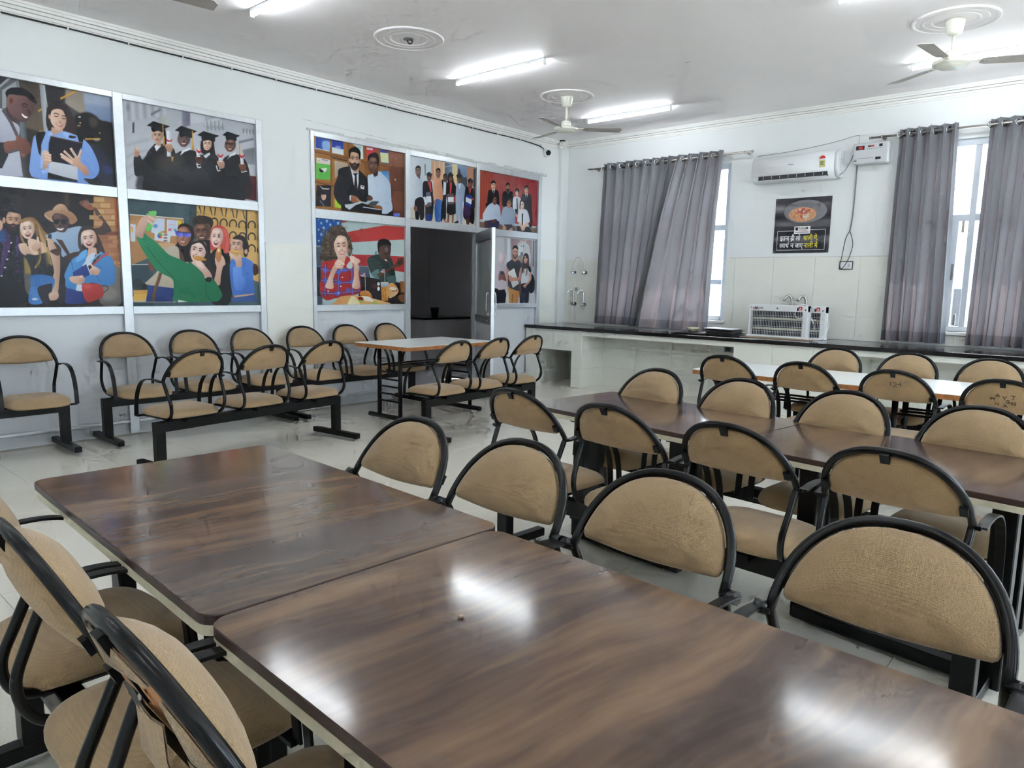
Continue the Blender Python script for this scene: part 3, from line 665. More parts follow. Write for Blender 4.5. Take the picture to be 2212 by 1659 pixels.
# ---------------------------------------------------------------- tables
def table(label, loc, rotz, L, Wd, kind, group):
    root = thing('canteen_table', label, 'table', loc, rotz, group)
    rr = rrect(-L / 2, -Wd / 2, L / 2, Wd / 2, 0.045)
    if kind == 'brown':
        MB().prism(rr, 0.7285, 0.75).build('edge_band', 'dark_edge', root, 0.0015, 1)
        MB().prism(rrect(-L / 2 + 0.002, -Wd / 2 + 0.002, L / 2 - 0.002, Wd / 2 - 0.002, 0.044), 0.7498, 0.7508).build('tabletop', 'wood', root)
        MB().prism(rr, 0.706, 0.7285).build('board_core', 'cream_edge', root)
        for sx in (-1, 1):
            xx = sx * (L / 2 - 0.33)
            for yy in (-0.25, -0.12): B((xx - 0.04, yy - 0.025, 0.02), (xx + 0.04, yy + 0.025, 0.706)).build('leg', 'black', root, 0.004, 1)
            B((xx - 0.03, -Wd / 2 + 0.08, 0.68), (xx + 0.03, Wd / 2 - 0.08, 0.706)).build('top_bracket', 'black', root)
        for yy in (-0.25, -0.12): B((-L / 2 + 0.30, yy - 0.03, 0.02), (L / 2 - 0.37, yy + 0.03, 0.075)).build('foot_rail', 'black', root, 0.004, 1)
    else:
        MB().prism(rrect(-L / 2, -Wd / 2, L / 2, Wd / 2, 0.03), 0.712, 0.747).build('edge_band', 'wood_edge', root, 0.001, 1)
        MB().prism(rrect(-L / 2 + 0.002, -Wd / 2 + 0.002, L / 2 - 0.002, Wd / 2 - 0.002, 0.029), 0.7468, 0.750).build('tabletop', 'white_top', root)
        for sx in (-1, 1):
            xx = sx * (L / 2 - 0.13)
            for sy in (-1, 1): MB().tube([(xx, sy * 0.16, 0.05), (xx, sy * 0.16, 0.712)], 0.022, 12).build('leg', 'black', root)
            MB().tube([(xx, -Wd / 2 + 0.10, 0.045), (xx, Wd / 2 - 0.10, 0.045)], 0.024, 12).build('foot_bar', 'black', root)
            for k in range(5): MB().tube([(xx, -0.16, 0.20 + 0.07 * k), (xx, 0.16, 0.20 + 0.07 * k)], 0.009, 8).build('rung', 'black', root)
            for sy in (-1, 1): obj('foot_glide', glide_me, root, (xx, sy * (Wd / 2 - 0.14), 0.0))
        for k in range(3): MB().tube([(-L / 2 + 0.13, -0.16 + 0.16 * k, 0.54), (L / 2 - 0.13, -0.16 + 0.16 * k, 0.54)], 0.009, 8).build('rack_rod', 'black', root)
    return root
def table_at(label, corner, ang, off, L, Wd, kind, group):
    u = Vector((math.cos(ang), math.sin(ang), 0)); v = Vector((-u.y, u.x, 0))
    c = Vector((*corner, 0)) + u * (off + L / 2) + v * Wd / 2
    return table(label, tuple(c), ang, L, Wd, kind, group)
gb = 'brown laminate canteen tables'; gw = 'white laminate canteen tables'
nt1 = table_at('brown walnut-look table in front, its free end towards the photo wall', (-2.715, 0.672), D(-2.6), 0, 1.372, 0.83, 'brown', gb)
nt2 = table_at('brown walnut-look table nearest the camera, with the bright lamp reflections', (-2.715, 0.664), D(-2.4), 1.378, 1.40, 0.80, 'brown', gb)
table_at('brown walnut-look table of the second row, aisle end', (-2.65, 3.08), D(-6.5), 0, 1.30, 0.79, 'brown', gb)
table_at('brown walnut-look table of the second row, cut by the right picture edge', (-2.65, 3.08), D(-6.5), 1.305, 1.36, 0.79, 'brown', gb)
table_at('long white table with raw wood edge before the counter, aisle end', (-2.84, 5.44), D(0.5), 0, 1.36, 0.86, 'white', gw)
table_at('long white table with raw wood edge before the counter, cut by the right picture edge', (-2.84, 5.44), D(0.5), 1.363, 1.36, 0.86, 'white', gw)
table('small white table with raw wood edge standing before the doorway', (-5.79, 5.13, 0), D(92), 1.29, 0.84, 'white', gw).scale = (1, 1, 1.067)
# crumb and a scratch label left on the tables
tag(MB().lathe([(0, 0), (0.006, 0.002), (0.005, 0.006), (0, 0.008)], (-0.985, 0.965, 0.7508), 8).build('crumb', 'cardboard'), 'small brown crumb lying on the nearest brown table', 'crumb')

# ---------------------------------------------------------------- curtains and rods
RY, RZ = 8.80, 3.10
def rod(label, x0, x1, brackets):
    root = thing('curtain_rod', label, 'curtain rod', (x0, RY, RZ), 0, 'steel curtain rods')
    MB().tube([(0, 0, 0), (x1 - x0, 0, 0)], 0.0125, 12).build('pole', 'steel', root)
    for e in (0, x1 - x0): MB().lathe([(0.0, -0.012), (0.014, -0.01), (0.0145, 0.012), (0, 0.016)], (e, 0, 0), 12, 'x').build('end_cap', 'steel', root)
    for b in brackets:
        m = MB(); m.lathe([(0.018, -0.008), (0.018, 0.008)], (b - x0, 0, 0), 12, 'x'); m.tube([(b - x0, 0.01, 0), (b - x0, YB - RY - 0.004, 0)], 0.007, 8); m.lathe([(0.022, 0.0), (0.022, 0.004)], (b - x0, YB - RY - 0.0045, 0), 12, 'y'); m.build('bracket', 'steel', root)
rod('steel curtain rod above the first window', -6.40, -3.92, (-6.30, -4.02)); rod('steel curtain rod above the second window, towards the air conditioner', -2.57, 0.0, (-2.45, -0.2))
def curtain_thing(label, top, bot, nf, z_bot, seed, nseg=14, amp=0.062, fwd=0.0):
    rng = random.Random(seed)
    x0 = (top[0] + top[1]) / 2
    root = thing('curtain', label, 'curtain', (x0, RY, z_bot), 0, 'mauve grey eyelet curtains')
    H = 3.155 - z_bot; nu = nf * nseg; nv = 40
    ph = [rng.uniform(-0.35, 0.35) for _ in range(nf + 1)]; am = [rng.uniform(0.75, 1.2) for _ in range(nf + 1)]
    wid = [rng.uniform(0.8, 1.25) for _ in range(nf)]; cum = [0]
    for w_ in wid: cum.append(cum[-1] + w_)
    def P(i, j):
        f = i / nseg; k = min(int(f), nf - 1); fr = f - k
        u = (cum[k] + fr * wid[k]) / cum[-1]
        t = j / nv; z = H * (1 - t)
        X = (top[0] + (top[1] - top[0]) * u) * (1 - t) + (bot[0] + (bot[1] - bot[0]) * u) * t
        a = amp * (am[k] * (1 - fr) + am[k + 1] * fr)
        phase = 2 * pi * f + t * (ph[k] * (1 - fr) + ph[k + 1] * fr) * 1.5
        y = a * math.sin(phase) * (1 - 0.05 * t) - fwd * min(1, t * 3) + 0.006 * math.sin(4.4 * pi * f + 3 * t + seed) * t
        X += 0.016 * math.sin(2 * phase) * (1 if t > 0.02 else 1) + 0.012 * t * math.sin(2.3 * f + seed)
        return (X - x0, y, z)
    def sheet(j0, j1, name, mat, dy=0.0):
        V = [tuple(Vector(P(i, j)) + Vector((0, dy, 0))) for j in range(j0, j1 + 1) for i in range(nu + 1)]; w_ = nu + 1
        Fs = [(j * w_ + i, j * w_ + i + 1, (j + 1) * w_ + i + 1, (j + 1) * w_ + i) for j in range(j1 - j0) for i in range(nu)]
        return MB().add(V, Fs, True).build(name, mat, root)
    jh = nv - 2
    sheet(0, jh, 'cloth', 'curtain'); sheet(jh, nv, 'hem_band', 'hem')
    for k in range(nf * 2):
        f = k / 2 + 0.0
        i = int(f * nseg); p = Vector(P(i, 1)); q = Vector(P(min(i + 1, nu), 1)); d = (q - p).normalized(); nn_ = Vector((-d.y, d.x, 0))
        if k % 2: continue
        c = Vector((p.x, 0.0, RZ - z_bot)); e1 = d; e2 = Vector((0, 0, 1))
        MB().tube([c + (e1 * math.cos(a * pi / 9) + e2 * math.sin(a * pi / 9)) * 0.030 for a in range(18)], 0.0075, 6, True).build('eyelet', 'chrome', root)
    return root
curtain_thing('wide curtain over the first window, the panel beside the wash taps', (-6.13, -5.02), (-6.19, -5.38), 8, 0.875, 3)
curtain_thing('wide curtain over the first window, the panel above the stacked plates', (-5.03, -4.30), (-5.56, -4.37), 5, 0.865, 9, fwd=0.07)
curtain_thing('curtain drawn aside at the second window, the panel beside the wall socket', (-2.27, -1.72), (-2.28, -1.66), 5, 0.875, 5)
curtain_thing('curtain drawn aside at the second window, cut by the right picture edge', (-1.44, -0.35), (-1.46, -0.45), 9, 0.875, 12)

# ---------------------------------------------------------------- air conditioner, stabiliser, cords, socket
ac = thing('air_conditioner', 'white split air conditioner on the wall between the windows', 'air conditioner', (-3.37, YB, 2.70))
pr = [(0, 0.02), (0, 0.31), (-0.10, 0.315), (-0.165, 0.30), (-0.195, 0.26), (-0.205, 0.18), (-0.205, 0.11), (-0.195, 0.075), (-0.17, 0.04), (-0.12, 0.012), (-0.06, 0.0)]
def ac_prism(x0, x1, prof):
    n = len(prof); V = [(x0, y, z) for y, z in prof] + [(x1, y, z) for y, z in prof]
    m = MB().add(V, [tuple(range(n)), tuple(range(n, 2 * n))[::-1]]); m.add(V, [(i, n + i, n + (i + 1) % n, (i + 1) % n) for i in range(n)], True); return m
ac_prism(-0.51, 0.46, pr).build('body', 'white_plastic', ac)
ac_prism(0.462, 0.505, [(y * 0.97, 0.005 + z * 0.97) for y, z in pr]).build('end_cover', 'white_plastic', ac)
B((-0.42, -0.199, 0.025), (0.39, -0.11, 0.072)).build('outlet', 'dark', ac)
fl = Matrix.Translation((0, -0.196, 0.022)) @ Matrix.Rotation(D(24), 4, 'X')
MB().box((-0.41, -0.002, -0.006), (0.385, 0.075, 0.004), fl).build('flap', 'white_plastic', ac, 0.002, 1)
for k in range(8): MB().box((-0.36 + k * 0.1, -0.204, 0.035), (-0.355 + k * 0.1, -0.12, 0.066)).build('vane', 'grey_plastic', ac)
lab = obj('logo_lettering', text_mesh('Haier', 0.028, 'ink'), ac, (-0.06, -0.2062, 0.175)); lab.rotation_euler = (pi / 2, 0, 0)
st_ = MB(); st_.add([(0.33 + 0.034 * math.cos(pi * k / 12), -0.2058, 0.216 + 0.034 * math.sin(pi * k / 12)) for k in range(13)] + [(0.33, -0.2058, 0.205)], [tuple(range(14))]); st_.build('star_label', 'red', ac)
B((0.297, -0.2062, 0.204), (0.363, -0.2052, 0.216)).build('star_label', 'white_print', ac); B((0.297, -0.2062, 0.118), (0.363, -0.2052, 0.20)).build('rating_label', 'khaki', ac)
for k in range(3): B((0.306, -0.2068, 0.175 - 0.014 * k), (0.345, -0.2060, 0.181 - 0.014 * k)).build('label_line', 'ink', ac)
for k in range(7): B((0.5045, -0.10 - 0.004 * k, 0.25 - 0.028 * k), (0.5055, -0.085 - 0.004 * k, 0.262 - 0.028 * k)).build('side_vent', 'alu_dark', ac)
sv = thing('voltage_stabiliser', 'grey voltage stabiliser box beside the air conditioner', 'stabiliser', (-2.555, YB, 2.83))
B((-0.18, -0.12, 0), (0.18, 0, 0.225)).build('case', 'grey_plastic', sv, 0.012, 2)
B((-0.155, -0.1215, 0.15), (-0.065, -0.119, 0.195)).build('display', 'dark', sv); B((-0.125, -0.1222, 0.158), (-0.085, -0.120, 0.187)).build('digits', 'red', sv)
B((-0.03, -0.1215, 0.175), (0.0, -0.119, 0.192)).build('badge', 'dark', sv); B((0.0, -0.1215, 0.175), (0.035, -0.119, 0.192)).build('badge', 'red', sv); B((0.085, -0.1215, 0.17), (0.12, -0.119, 0.2)).build('badge', 'dark', sv)
B((0.055, -0.1215, 0.035), (0.11, -0.119, 0.062)).build('badge', 'dark', sv); B((-0.165, -0.1215, 0.03), (-0.14, -0.119, 0.042)).build('badge', 'dark', sv)
for k in range(7): B((-0.04 + k * 0.022, -0.1215, 0.155), (-0.026 + k * 0.022, -0.119, 0.159)).build('vent_slot', 'dark', sv)
for k in range(8): B((-0.16 + k * 0.025, -0.1215, 0.055), (-0.143 + k * 0.025, -0.119, 0.059)).build('vent_slot', 'dark', sv)
for k in range(6): B((0.1795, -0.07, 0.07 + k * 0.018), (0.181, -0.04, 0.075 + k * 0.018)).build('vent_slot', 'alu_dark', sv)
def cord(name, label, pts, r, mat, cat='cord', k=6): return tag(MB().tube(spline(pts, k), r, 6).build(name, mat), label, cat)
cord('power_cord', 'grey cord looping from the air conditioner to the stabiliser', [(-2.87, 8.80, 2.72), (-2.82, 8.80, 2.76), (-2.77, 8.82, 2.86), (-2.745, 8.85, 2.95)], 0.005, 'grey_cable')
cord('power_cord', 'dark cord hanging from the stabiliser towards the socket', [(-2.715, 8.905, 2.83), (-2.716, 8.908, 2.5), (-2.722, 8.908, 2.25), (-2.738, 8.905, 2.10)], 0.007, 'grey_cable')
cord('loose_wire', 'black wire loop drooping into the wall socket', [(-2.738, 8.905, 2.10), (-2.77, 8.895, 2.03), (-2.785, 8.89, 1.93), (-2.80, 8.888, 1.80), (-2.812, 8.885, 1.72), (-2.80, 8.88, 1.675), (-2.77, 8.88, 1.69), (-2.72, 8.885, 1.79), (-2.69, 8.89, 1.93), (-2.705, 8.895, 2.02), (-2.738, 8.905, 2.10)], 0.004, 'cable')
so = thing('wall_socket', 'white wall socket with black frame below the hanging cord', 'socket', (-2.75, YB - 0.006, 1.71))
B((-0.075, -0.010, -0.048), (0.075, 0.004, 0.048)).build('frame', 'dark', so, 0.003, 1); B((-0.066, -0.014, -0.040), (0.066, -0.008, 0.040)).build('plate', 'white_plastic', so, 0.002, 1); B((0.02, -0.017, -0.02), (0.05, -0.013, 0.02)).build('switch', 'grey_plastic', so, 0.002, 1)
# faint stain line where the tiles stop
struct('trim_4', B((-4.2, YB - 0.002, 1.807), (-2.3, YB, 1.818)), 'wgrout')
cord('thin_wire', 'thin grey wire stretched along the wall above the air conditioner', [(-3.9, 8.912, 3.05), (-3.4, 8.912, 3.075), (-3.0, 8.912, 3.12), (-2.75, 8.912, 3.165), (-2.72, 8.912, 3.14), (-2.72, 8.912, 3.06)], 0.002, 'grey_cable', 'wire')

# ---------------------------------------------------------------- food-waste sign
SX0, SX1, SZ0, SZ1 = -3.63, -2.965, 1.862, 2.516
sg = thing('food_waste_sign', 'black sign in Hindi asking not to waste food, hung under the air conditioner', 'sign', ((SX0 + SX1) / 2, YB, SZ0))
sw, sh = SX1 - SX0, SZ1 - SZ0
def print_dark():
    t = NT('glossy_black_print'); v = t.coord(); f = t.noise(v, 2.4, 5, 0.6, 0.4)
    t.set(Base_Color=t.ramp(f, [(0.35, rgb(34, 33, 40)), (0.62, rgb(62, 60, 68)), (0.8, rgb(84, 82, 90))]), Roughness=0.22)
    wv = t.n('ShaderNodeTexWave', wave_type='BANDS', bands_direction='Z'); wv.inputs['Scale'].default_value = 1.6; wv.inputs['Distortion'].default_value = 2.2; wv.inputs['Detail'].default_value = 1; t.l(v, wv.inputs['Vector'])
    t.bump(wv.outputs['Fac'], 0.35, 0.02); return t.m
M['sign_black'] = print_dark(); M['plate_print'] = plain('glass_bowl_print', rgb(120, 118, 124), 0.3, 0, 0.25, 9); M['food_print'] = plain('chickpea_print', rgb(206, 150, 108), 0.3, 0, 0.3, 60); M['food_red'] = plain('tomato_print', rgb(176, 70, 56), 0.3, 0, 0.25, 50)
B((-sw / 2, -0.006, 0), (sw / 2, -0.001, sh)).build('board', 'sign_black', sg)
def disc(cx, cz, rx, rz, y, name, mat, a0=0, a1=2 * pi, n=36):
    V = [(cx + rx * math.cos(a0 + (a1 - a0) * k / n), y, cz + rz * math.sin(a0 + (a1 - a0) * k / n)) for k in range(n)]
    return MB().add(V, [tuple(range(n))]).build(name, mat, sg)
disc(0.03, 0.49, 0.255, 0.135, -0.0066, 'bowl_print', 'plate_print'); disc(0.0, 0.455, 0.165, 0.085, -0.0070, 'food_print', 'food_print'); disc(0.0, 0.495, 0.10, 0.035, -0.0072, 'food_print', 'food_red')
rng = random.Random(5)
for k in range(46):
    a = rng.uniform(0, 2 * pi); q = math.sqrt(rng.random()); disc(0.0 + 0.15 * q * math.cos(a), 0.452 + 0.075 * q * math.sin(a), 0.016, 0.015, -0.0074 - 0.00004 * k, 'chickpea_print', ['food_print', 'food_red', 'cream_edge'][(k * 7) % 3 if q < .8 else 0], n=10)
for k in range(4): MB().tube(spline([(-0.19 + 0.01 * k, -0.008, 0.585 - 0.006 * k), (0.0, -0.008, 0.60 - 0.012 * k), (0.10, -0.008, 0.585 - 0.012 * k), (0.2, -0.008, 0.57 - 0.006 * k)], 5), 0.0016, 5).build('fork_print', 'plate_print', sg)
for (x0, x1, z0, z1) in ((-0.29, -0.085, 0.262, 0.266), (0.105, 0.285, 0.270, 0.274), (-0.29, 0.285, 0.034, 0.038), (-0.29, -0.286, 0.034, 0.266), (0.281, 0.285, 0.034, 0.274)): B((x0, -0.0072, z0), (x1, -0.006, z1)).build('border_line', 'white_print', sg)
B((-0.085, -0.0075, 0.228), (0.105, -0.006, 0.316)).build('logo_plate', 'white_print', sg)
B((-0.073, -0.0082, 0.243), (0.09, -0.0074, 0.249)).build('logo_line', 'ink', sg); MB().add([(-0.072, -0.0082, 0.305), (-0.072, -0.0082, 0.275), (-0.055, -0.0082, 0.262), (-0.038, -0.0082, 0.275), (-0.038, -0.0082, 0.305)], [(0, 1, 2, 3, 4)]).build('logo_shield', 'ink', sg)
def put(body, size, mat, x, z, sx=1.0, bold=0.0, y=-0.0078, name='lettering'):
    o = obj(name, text_mesh(body, size, mat, name, 0.0003, bold), sg, (x, y, z)); o.rotation_euler = (pi / 2, 0, 0); o.scale = (sx, 1, 1); return o
put('NIILM', 0.044, 'ink', -0.031, 0.277, 1.0, 0.0002, -0.0082); put('University', 0.026, 'red', -0.031, 0.256, 0.98, 0.0, -0.0082)
put('इतना ही लो', 0.082, 'white_print', -0.250, 0.150, 0.72, 0.0012); put('थाली में,', 0.082, 'yellow', 0.030, 0.150, 0.72, 0.0012)
# second line is set letter by letter so that the conjuncts join
put('व', 0.082, 'white_print', -0.252, 0.062, 0.62, 0.0012); put('य', 0.082, 'white_print', -0.222, 0.062, 0.80, 0.0012); put('थ', 0.082, 'white_print', -0.183, 0.062, 0.80, 0.0012)
MB().tube(spline([(-0.142, -0.0078, 0.116), (-0.150, -0.0078, 0.130), (-0.138, -0.0078, 0.137), (-0.128, -0.0078, 0.131)], 4), 0.003, 6).build('lettering', 'white_print', sg)
put('न', 0.082, 'white_print', -0.118, 0.062, 0.80, 0.0012); put('जाए', 0.082, 'white_print', -0.064, 0.062, 0.74, 0.0012); put('नाली में', 0.082, 'yellow', 0.040, 0.062, 0.76, 0.0012)
for cx_ in (-sw / 2 + 0.015, sw / 2 - 0.015):
    for cz_ in (0.015, sh - 0.015): MB().lathe([(0.0, -0.0), (0.006, 0.001), (0.006, 0.003), (0, 0.004)], (cx_, -0.0095, cz_), 8, 'y').build('pin', 'chrome', sg)

# ---------------------------------------------------------------- taps on the wall
def wall_tap(label, x, z):
    r = thing('swan_neck_tap', label, 'tap', (x, YB - 0.006, z), 0, 'chrome swan-neck wall taps')
    MB().lathe([(0.028, -0.010), (0.026, 0.0)], (0, 0, 0), 14, 'y').build('flange', 'chrome', r)
    MB().tube([(0, -0.005, 0), (0, -0.075, 0)], 0.017, 10).build('body', 'chrome', r)
    MB().tube(spline([(0, -0.05, 0.01), (0, -0.05, 0.09), (0, -0.05, 0.165), (-0.012, -0.06, 0.205), (-0.035, -0.085, 0.212), (-0.055, -0.11, 0.185), (-0.062, -0.118, 0.155)], 5), 0.012, 10).build('spout', 'chrome', r)
    MB().tube([(0, -0.07, 0), (-0.01, -0.105, 0.0)], 0.018, 10).build('valve', 'chrome', r); MB().tube([(-0.012, -0.10, 0.0), (-0.02, -0.105, 0.05)], 0.006, 8).build('lever', 'chrome', r)
wall_tap('chrome swan-neck wall tap nearer the room corner', -6.655, 1.15); wall_tap('chrome swan-neck wall tap beside the first curtain', -6.47, 1.14)
def goose(label, x):
    r = thing('gooseneck_spout', label, 'tap', (x, YB - 0.006, 1.05), 0, 'steel spouts behind the insect killers')
    MB().lathe([(0.024, -0.010), (0.022, 0.0)], (0, 0, 0), 12, 'y').build('flange', 'steel', r)
    MB().tube(spline([(0, 0, 0), (0, -0.04, 0.02), (0, -0.05, 0.10), (0, -0.05, 0.24), (-0.02, -0.06, 0.29), (-0.05, -0.085, 0.285), (-0.075, -0.11, 0.235)], 5), 0.014, 10).build('spout', 'steel', r)
goose('steel gooseneck spout above the insect killers, nearer the first window', -3.335); goose('steel gooseneck spout above the insect killers, nearer the second window', -3.165)
hv = thing('hose_link', 'two angle valves joined by a pale hose arch above the wash taps', 'valve', (-6.57, YB - 0.006, 1.62))
for s_ in (-0.105, 0.105):
    MB().lathe([(0.026, -0.010), (0.024, 0.0)], (s_, 0, 0), 12, 'y').build('flange', 'chrome', hv); MB().tube([(s_, 0, 0), (s_, -0.07, 0.0)], 0.016, 10).build('valve', 'chrome', hv); MB().tube([(s_, -0.065, 0), (s_ - 0.03, -0.07, 0)], 0.017, 10).build('knob', 'chrome', hv); MB().tube([(s_, -0.05, 0), (s_, -0.05, 0.05)], 0.011, 10).build('valve', 'chrome', hv)
MB().tube(spline([(-0.105, -0.05, 0.05), (-0.10, -0.05, 0.13), (-0.06, -0.05, 0.20), (0, -0.05, 0.225), (0.06, -0.05, 0.20), (0.10, -0.05, 0.13), (0.105, -0.05, 0.05)], 5), 0.008, 8).build('hose', 'hose', hv)
hk = thing('pipe_stub', 'small dark square cover above the corner wash tap', 'cover', (-6.635, YB - 0.006, 1.37)); B((-0.025, -0.012, -0.025), (0.025, 0, 0.025)).build('plate', 'alu_dark', hk, 0.002, 1)

# ---------------------------------------------------------------- insect killers on the counter
def zapper(label, loc, logo=True):
    r = thing('insect_killer', label, 'insect killer', loc, 0, 'white electric insect killers'); w_, h_, d_ = 0.70, 0.385, 0.10
    B((0, -d_, h_ - 0.075), (w_, 0, h_)).build('top_housing', 'white_plastic', r, 0.004, 1); B((0, -d_, 0.0), (0.022, 0, h_ - 0.075)).build('side_post', 'white_plastic', r, 0.002, 1); B((w_ - 0.055, -d_ - 0.002, 0.0), (w_, 0, h_)).build('side_post', 'white_plastic', r, 0.002, 1); B((-0.015, -d_ - 0.012, 0.0), (w_ + 0.005, 0.0, 0.022)).build('tray', 'white_plastic', r, 0.003, 1)
    B((0.022, -0.03, 0.022), (w_ - 0.055, -0.025, h_ - 0.075)).build('rear_mesh', 'dark', r)
    for z in (0.10, 0.22): MB().tube([(0.03, -0.045, z), (w_ - 0.06, -0.045, z)], 0.013, 8).build('lamp', 'cream_ceramic', r)
    g = MB(); n = 32
    for k in range(n): x = 0.03 + (w_ - 0.095) * k / (n - 1); g.box((x - 0.0016, -d_ + 0.004, 0.022), (x + 0.0016, -d_ + 0.007, h_ - 0.075))
    for k in range(4): z = 0.07 + 0.062 * k; g.box((0.022, -d_ + 0.002, z - 0.0016), (w_ - 0.055, -d_ + 0.005, z + 0.0016))
    tag(g.build('guard_grille', 'white_plastic', r), kind='stuff')
    if logo:
        o = obj('lettering', text_mesh('AMRON', 0.034, 'ink', bold=0.0006), r, (0.048, -d_ - 0.0015, h_ - 0.052)); o.rotation_euler = (pi / 2, 0, 0)
        B((0.055, -d_ - 0.0015, h_ - 0.062), (0.125, -d_, h_ - 0.056)).build('logo_line', 'red', r)
        MB().tube([(0.027 + 0.009 * math.cos(a * pi / 8), -d_ - 0.001, h_ - 0.04 + 0.009 * math.sin(a * pi / 8)) for a in range(16)], 0.002, 5, True).build('logo_ring', 'red', r)
        MB().lathe([(0.009, -0.002), (0.009, 0.0)], (0.345, -d_, h_ - 0.04), 12, 'y').build('indicator', 'dark', r)
    B((w_ - 0.125, -d_ - 0.004, h_ - 0.062), (w_ - 0.107, -d_, h_ - 0.025)).build('switch', 'dark', r, 0.002, 1); B((w_ - 0.105, -d_ - 0.0015, h_ - 0.062), (w_ - 0.065, -d_, h_ - 0.012)).build('warning_label', 'red', r)
    o = obj('warning_mark', text_mesh('A', 0.036, 'white_print', bold=0.0008), r, (w_ - 0.098, -d_ - 0.0022, h_ - 0.045)); o.rotation_euler = (pi / 2, 0, 0)
    B((w_ - 0.1, -d_ - 0.0024, h_ - 0.058), (w_ - 0.07, -d_ - 0.001, h_ - 0.05)).build('warning_mark', 'white_print', r)
    B((w_ - 0.035, -d_ - 0.012, h_ - 0.055), (w_ - 0.02, -d_, h_ - 0.043)).build('cord_gland', 'dark', r)
    for k in range(4): MB().lathe([(0.004, -0.003), (0.004, 0)], (w_ - 0.028, -d_ - 0.001, 0.06 + 0.06 * k), 8, 'y').build('screw', 'steel', r)
    return r
cb = tag(B((-3.72, 8.30, 0.8455), (-2.90, 8.62, 0.852)).build('cardboard_sheet', 'cardboard', None, 0.001, 1), 'flat brown cardboard sheet under the insect killers', 'cardboard')
zapper('front white insect killer with brand lettering on the counter', (-3.685, 8.55, 0.853)); zapper('rear white insect killer half hidden behind the other one', (-3.53, 8.68, 0.846), False)
cord('power_cord', 'white cord coiled over the front insect killer', [(-3.02, 8.43, 1.19), (-3.0, 8.41, 1.14), (-3.03, 8.41, 1.10), (-3.08, 8.42, 1.095), (-3.12, 8.42, 1.13), (-3.10, 8.43, 1.22), (-3.05, 8.48, 1.25), (-2.99, 8.52, 1.22), (-2.97, 8.52, 1.10), (-2.935, 8.52, 1.04), (-2.925, 8.53, 0.97)], 0.004, 'white_print')
cord('power_cord', 'white cord trailing from the rear insect killer onto the counter', [(-2.85, 8.56, 1.18), (-2.81, 8.58, 1.12), (-2.79, 8.60, 1.03), (-2.80, 8.55, 0.93), (-2.84, 8.48, 0.86), (-2.93, 8.44, 0.852), (-3.02, 8.44, 0.857)], 0.004, 'white_print')

# ---------------------------------------------------------------- plates, bowl and tray on the counter
M['slate'] = plain('slate_plate', rgb(70, 76, 80), 0.3, 0, 0.2, 12); M['brown_plate'] = plain('brown_plate', rgb(96, 84, 74), 0.35, 0, 0.2, 12)
rng = random.Random(2)
tr_me = {}
for k in range(8):
    mname = ('slate', 'brown_plate', 'dark', 'slate', 'brown_plate', 'slate', 'dark', 'white_print')[k]
    m = MB().prism(rrect(-0.17, -0.12, 0.17, 0.12, 0.03, 4), 0.0, 0.004); m.prism(rrect(-0.19, -0.14, 0.19, 0.14, 0.035, 4), 0.004, 0.010)
    o = m.build('meal_tray', mname, None, 0.001, 1); o.location = (-3.98 + rng.uniform(-.02, .02), 8.42 + rng.uniform(-.02, .02), 0.8455 + 0.0105 * k); o.rotation_euler = (0, 0, rng.uniform(-0.12, 0.12))
    tag(o, ('white topmost meal tray of the pile by the first curtain' if k == 7 else 'dark meal tray, %s of the pile by the first curtain' % ('lowest', 'second from the bottom', 'third from the bottom', 'fourth from the bottom', 'fifth from the bottom', 'third from the top', 'just under the white one')[k]), 'tray', 'meal trays piled on the counter')
tag(MB().prism(rrect(-0.22, -0.15, 0.22, 0.15, 0.03, 4), 0, 0.004).prism(rrect(-0.24, -0.17, 0.24, 0.17, 0.03, 4), 0.004, 0.012).build('serving_tray', 'dark', None, 0.001, 1), 'black tray under the cream bowl on the counter', 'tray').location = (-4.36, 8.40, 0.8455)
bw = thing('cream_bowl', 'small cream bowl on the black tray below the first curtain', 'bowl', (-4.42, 8.46, 0.858)); MB().lathe([(0.0, 0.001), (0.045, 0.0), (0.08, 0.045), (0.082, 0.055), (0.076, 0.05), (0.04, 0.008), (0, 0.006)]).build('body', 'cream_ceramic', bw); MB().tube([(0.081 * math.cos(a * pi / 14), 0.081 * math.sin(a * pi / 14), 0.055) for a in range(28)], 0.003, 6, True).build('rim', 'cream_ceramic', bw)
sp = thing('serving_spoon', 'thin steel spoon leaning out of the black tray', 'spoon', (-4.30, 8.50, 0.858)); MB().tube(spline([(0, 0, 0.006), (0.06, 0.05, 0.03), (0.13, 0.11, 0.075)], 5), 0.004, 6).build('handle', 'steel', sp); MB().lathe([(0, 0), (0.02, 0.004), (0.022, 0.008), (0, 0.005)], (-0.01, -0.01, 0), 10).build('scoop', 'steel', sp)
tag(B((0, 0, 0), (0.16, 0.10, 0.012)).build('folded_napkin', 'paper', None, 0.003, 1), 'crumpled white napkin between bowl and tray pile', 'napkin').location = (-4.27, 8.33, 0.858)

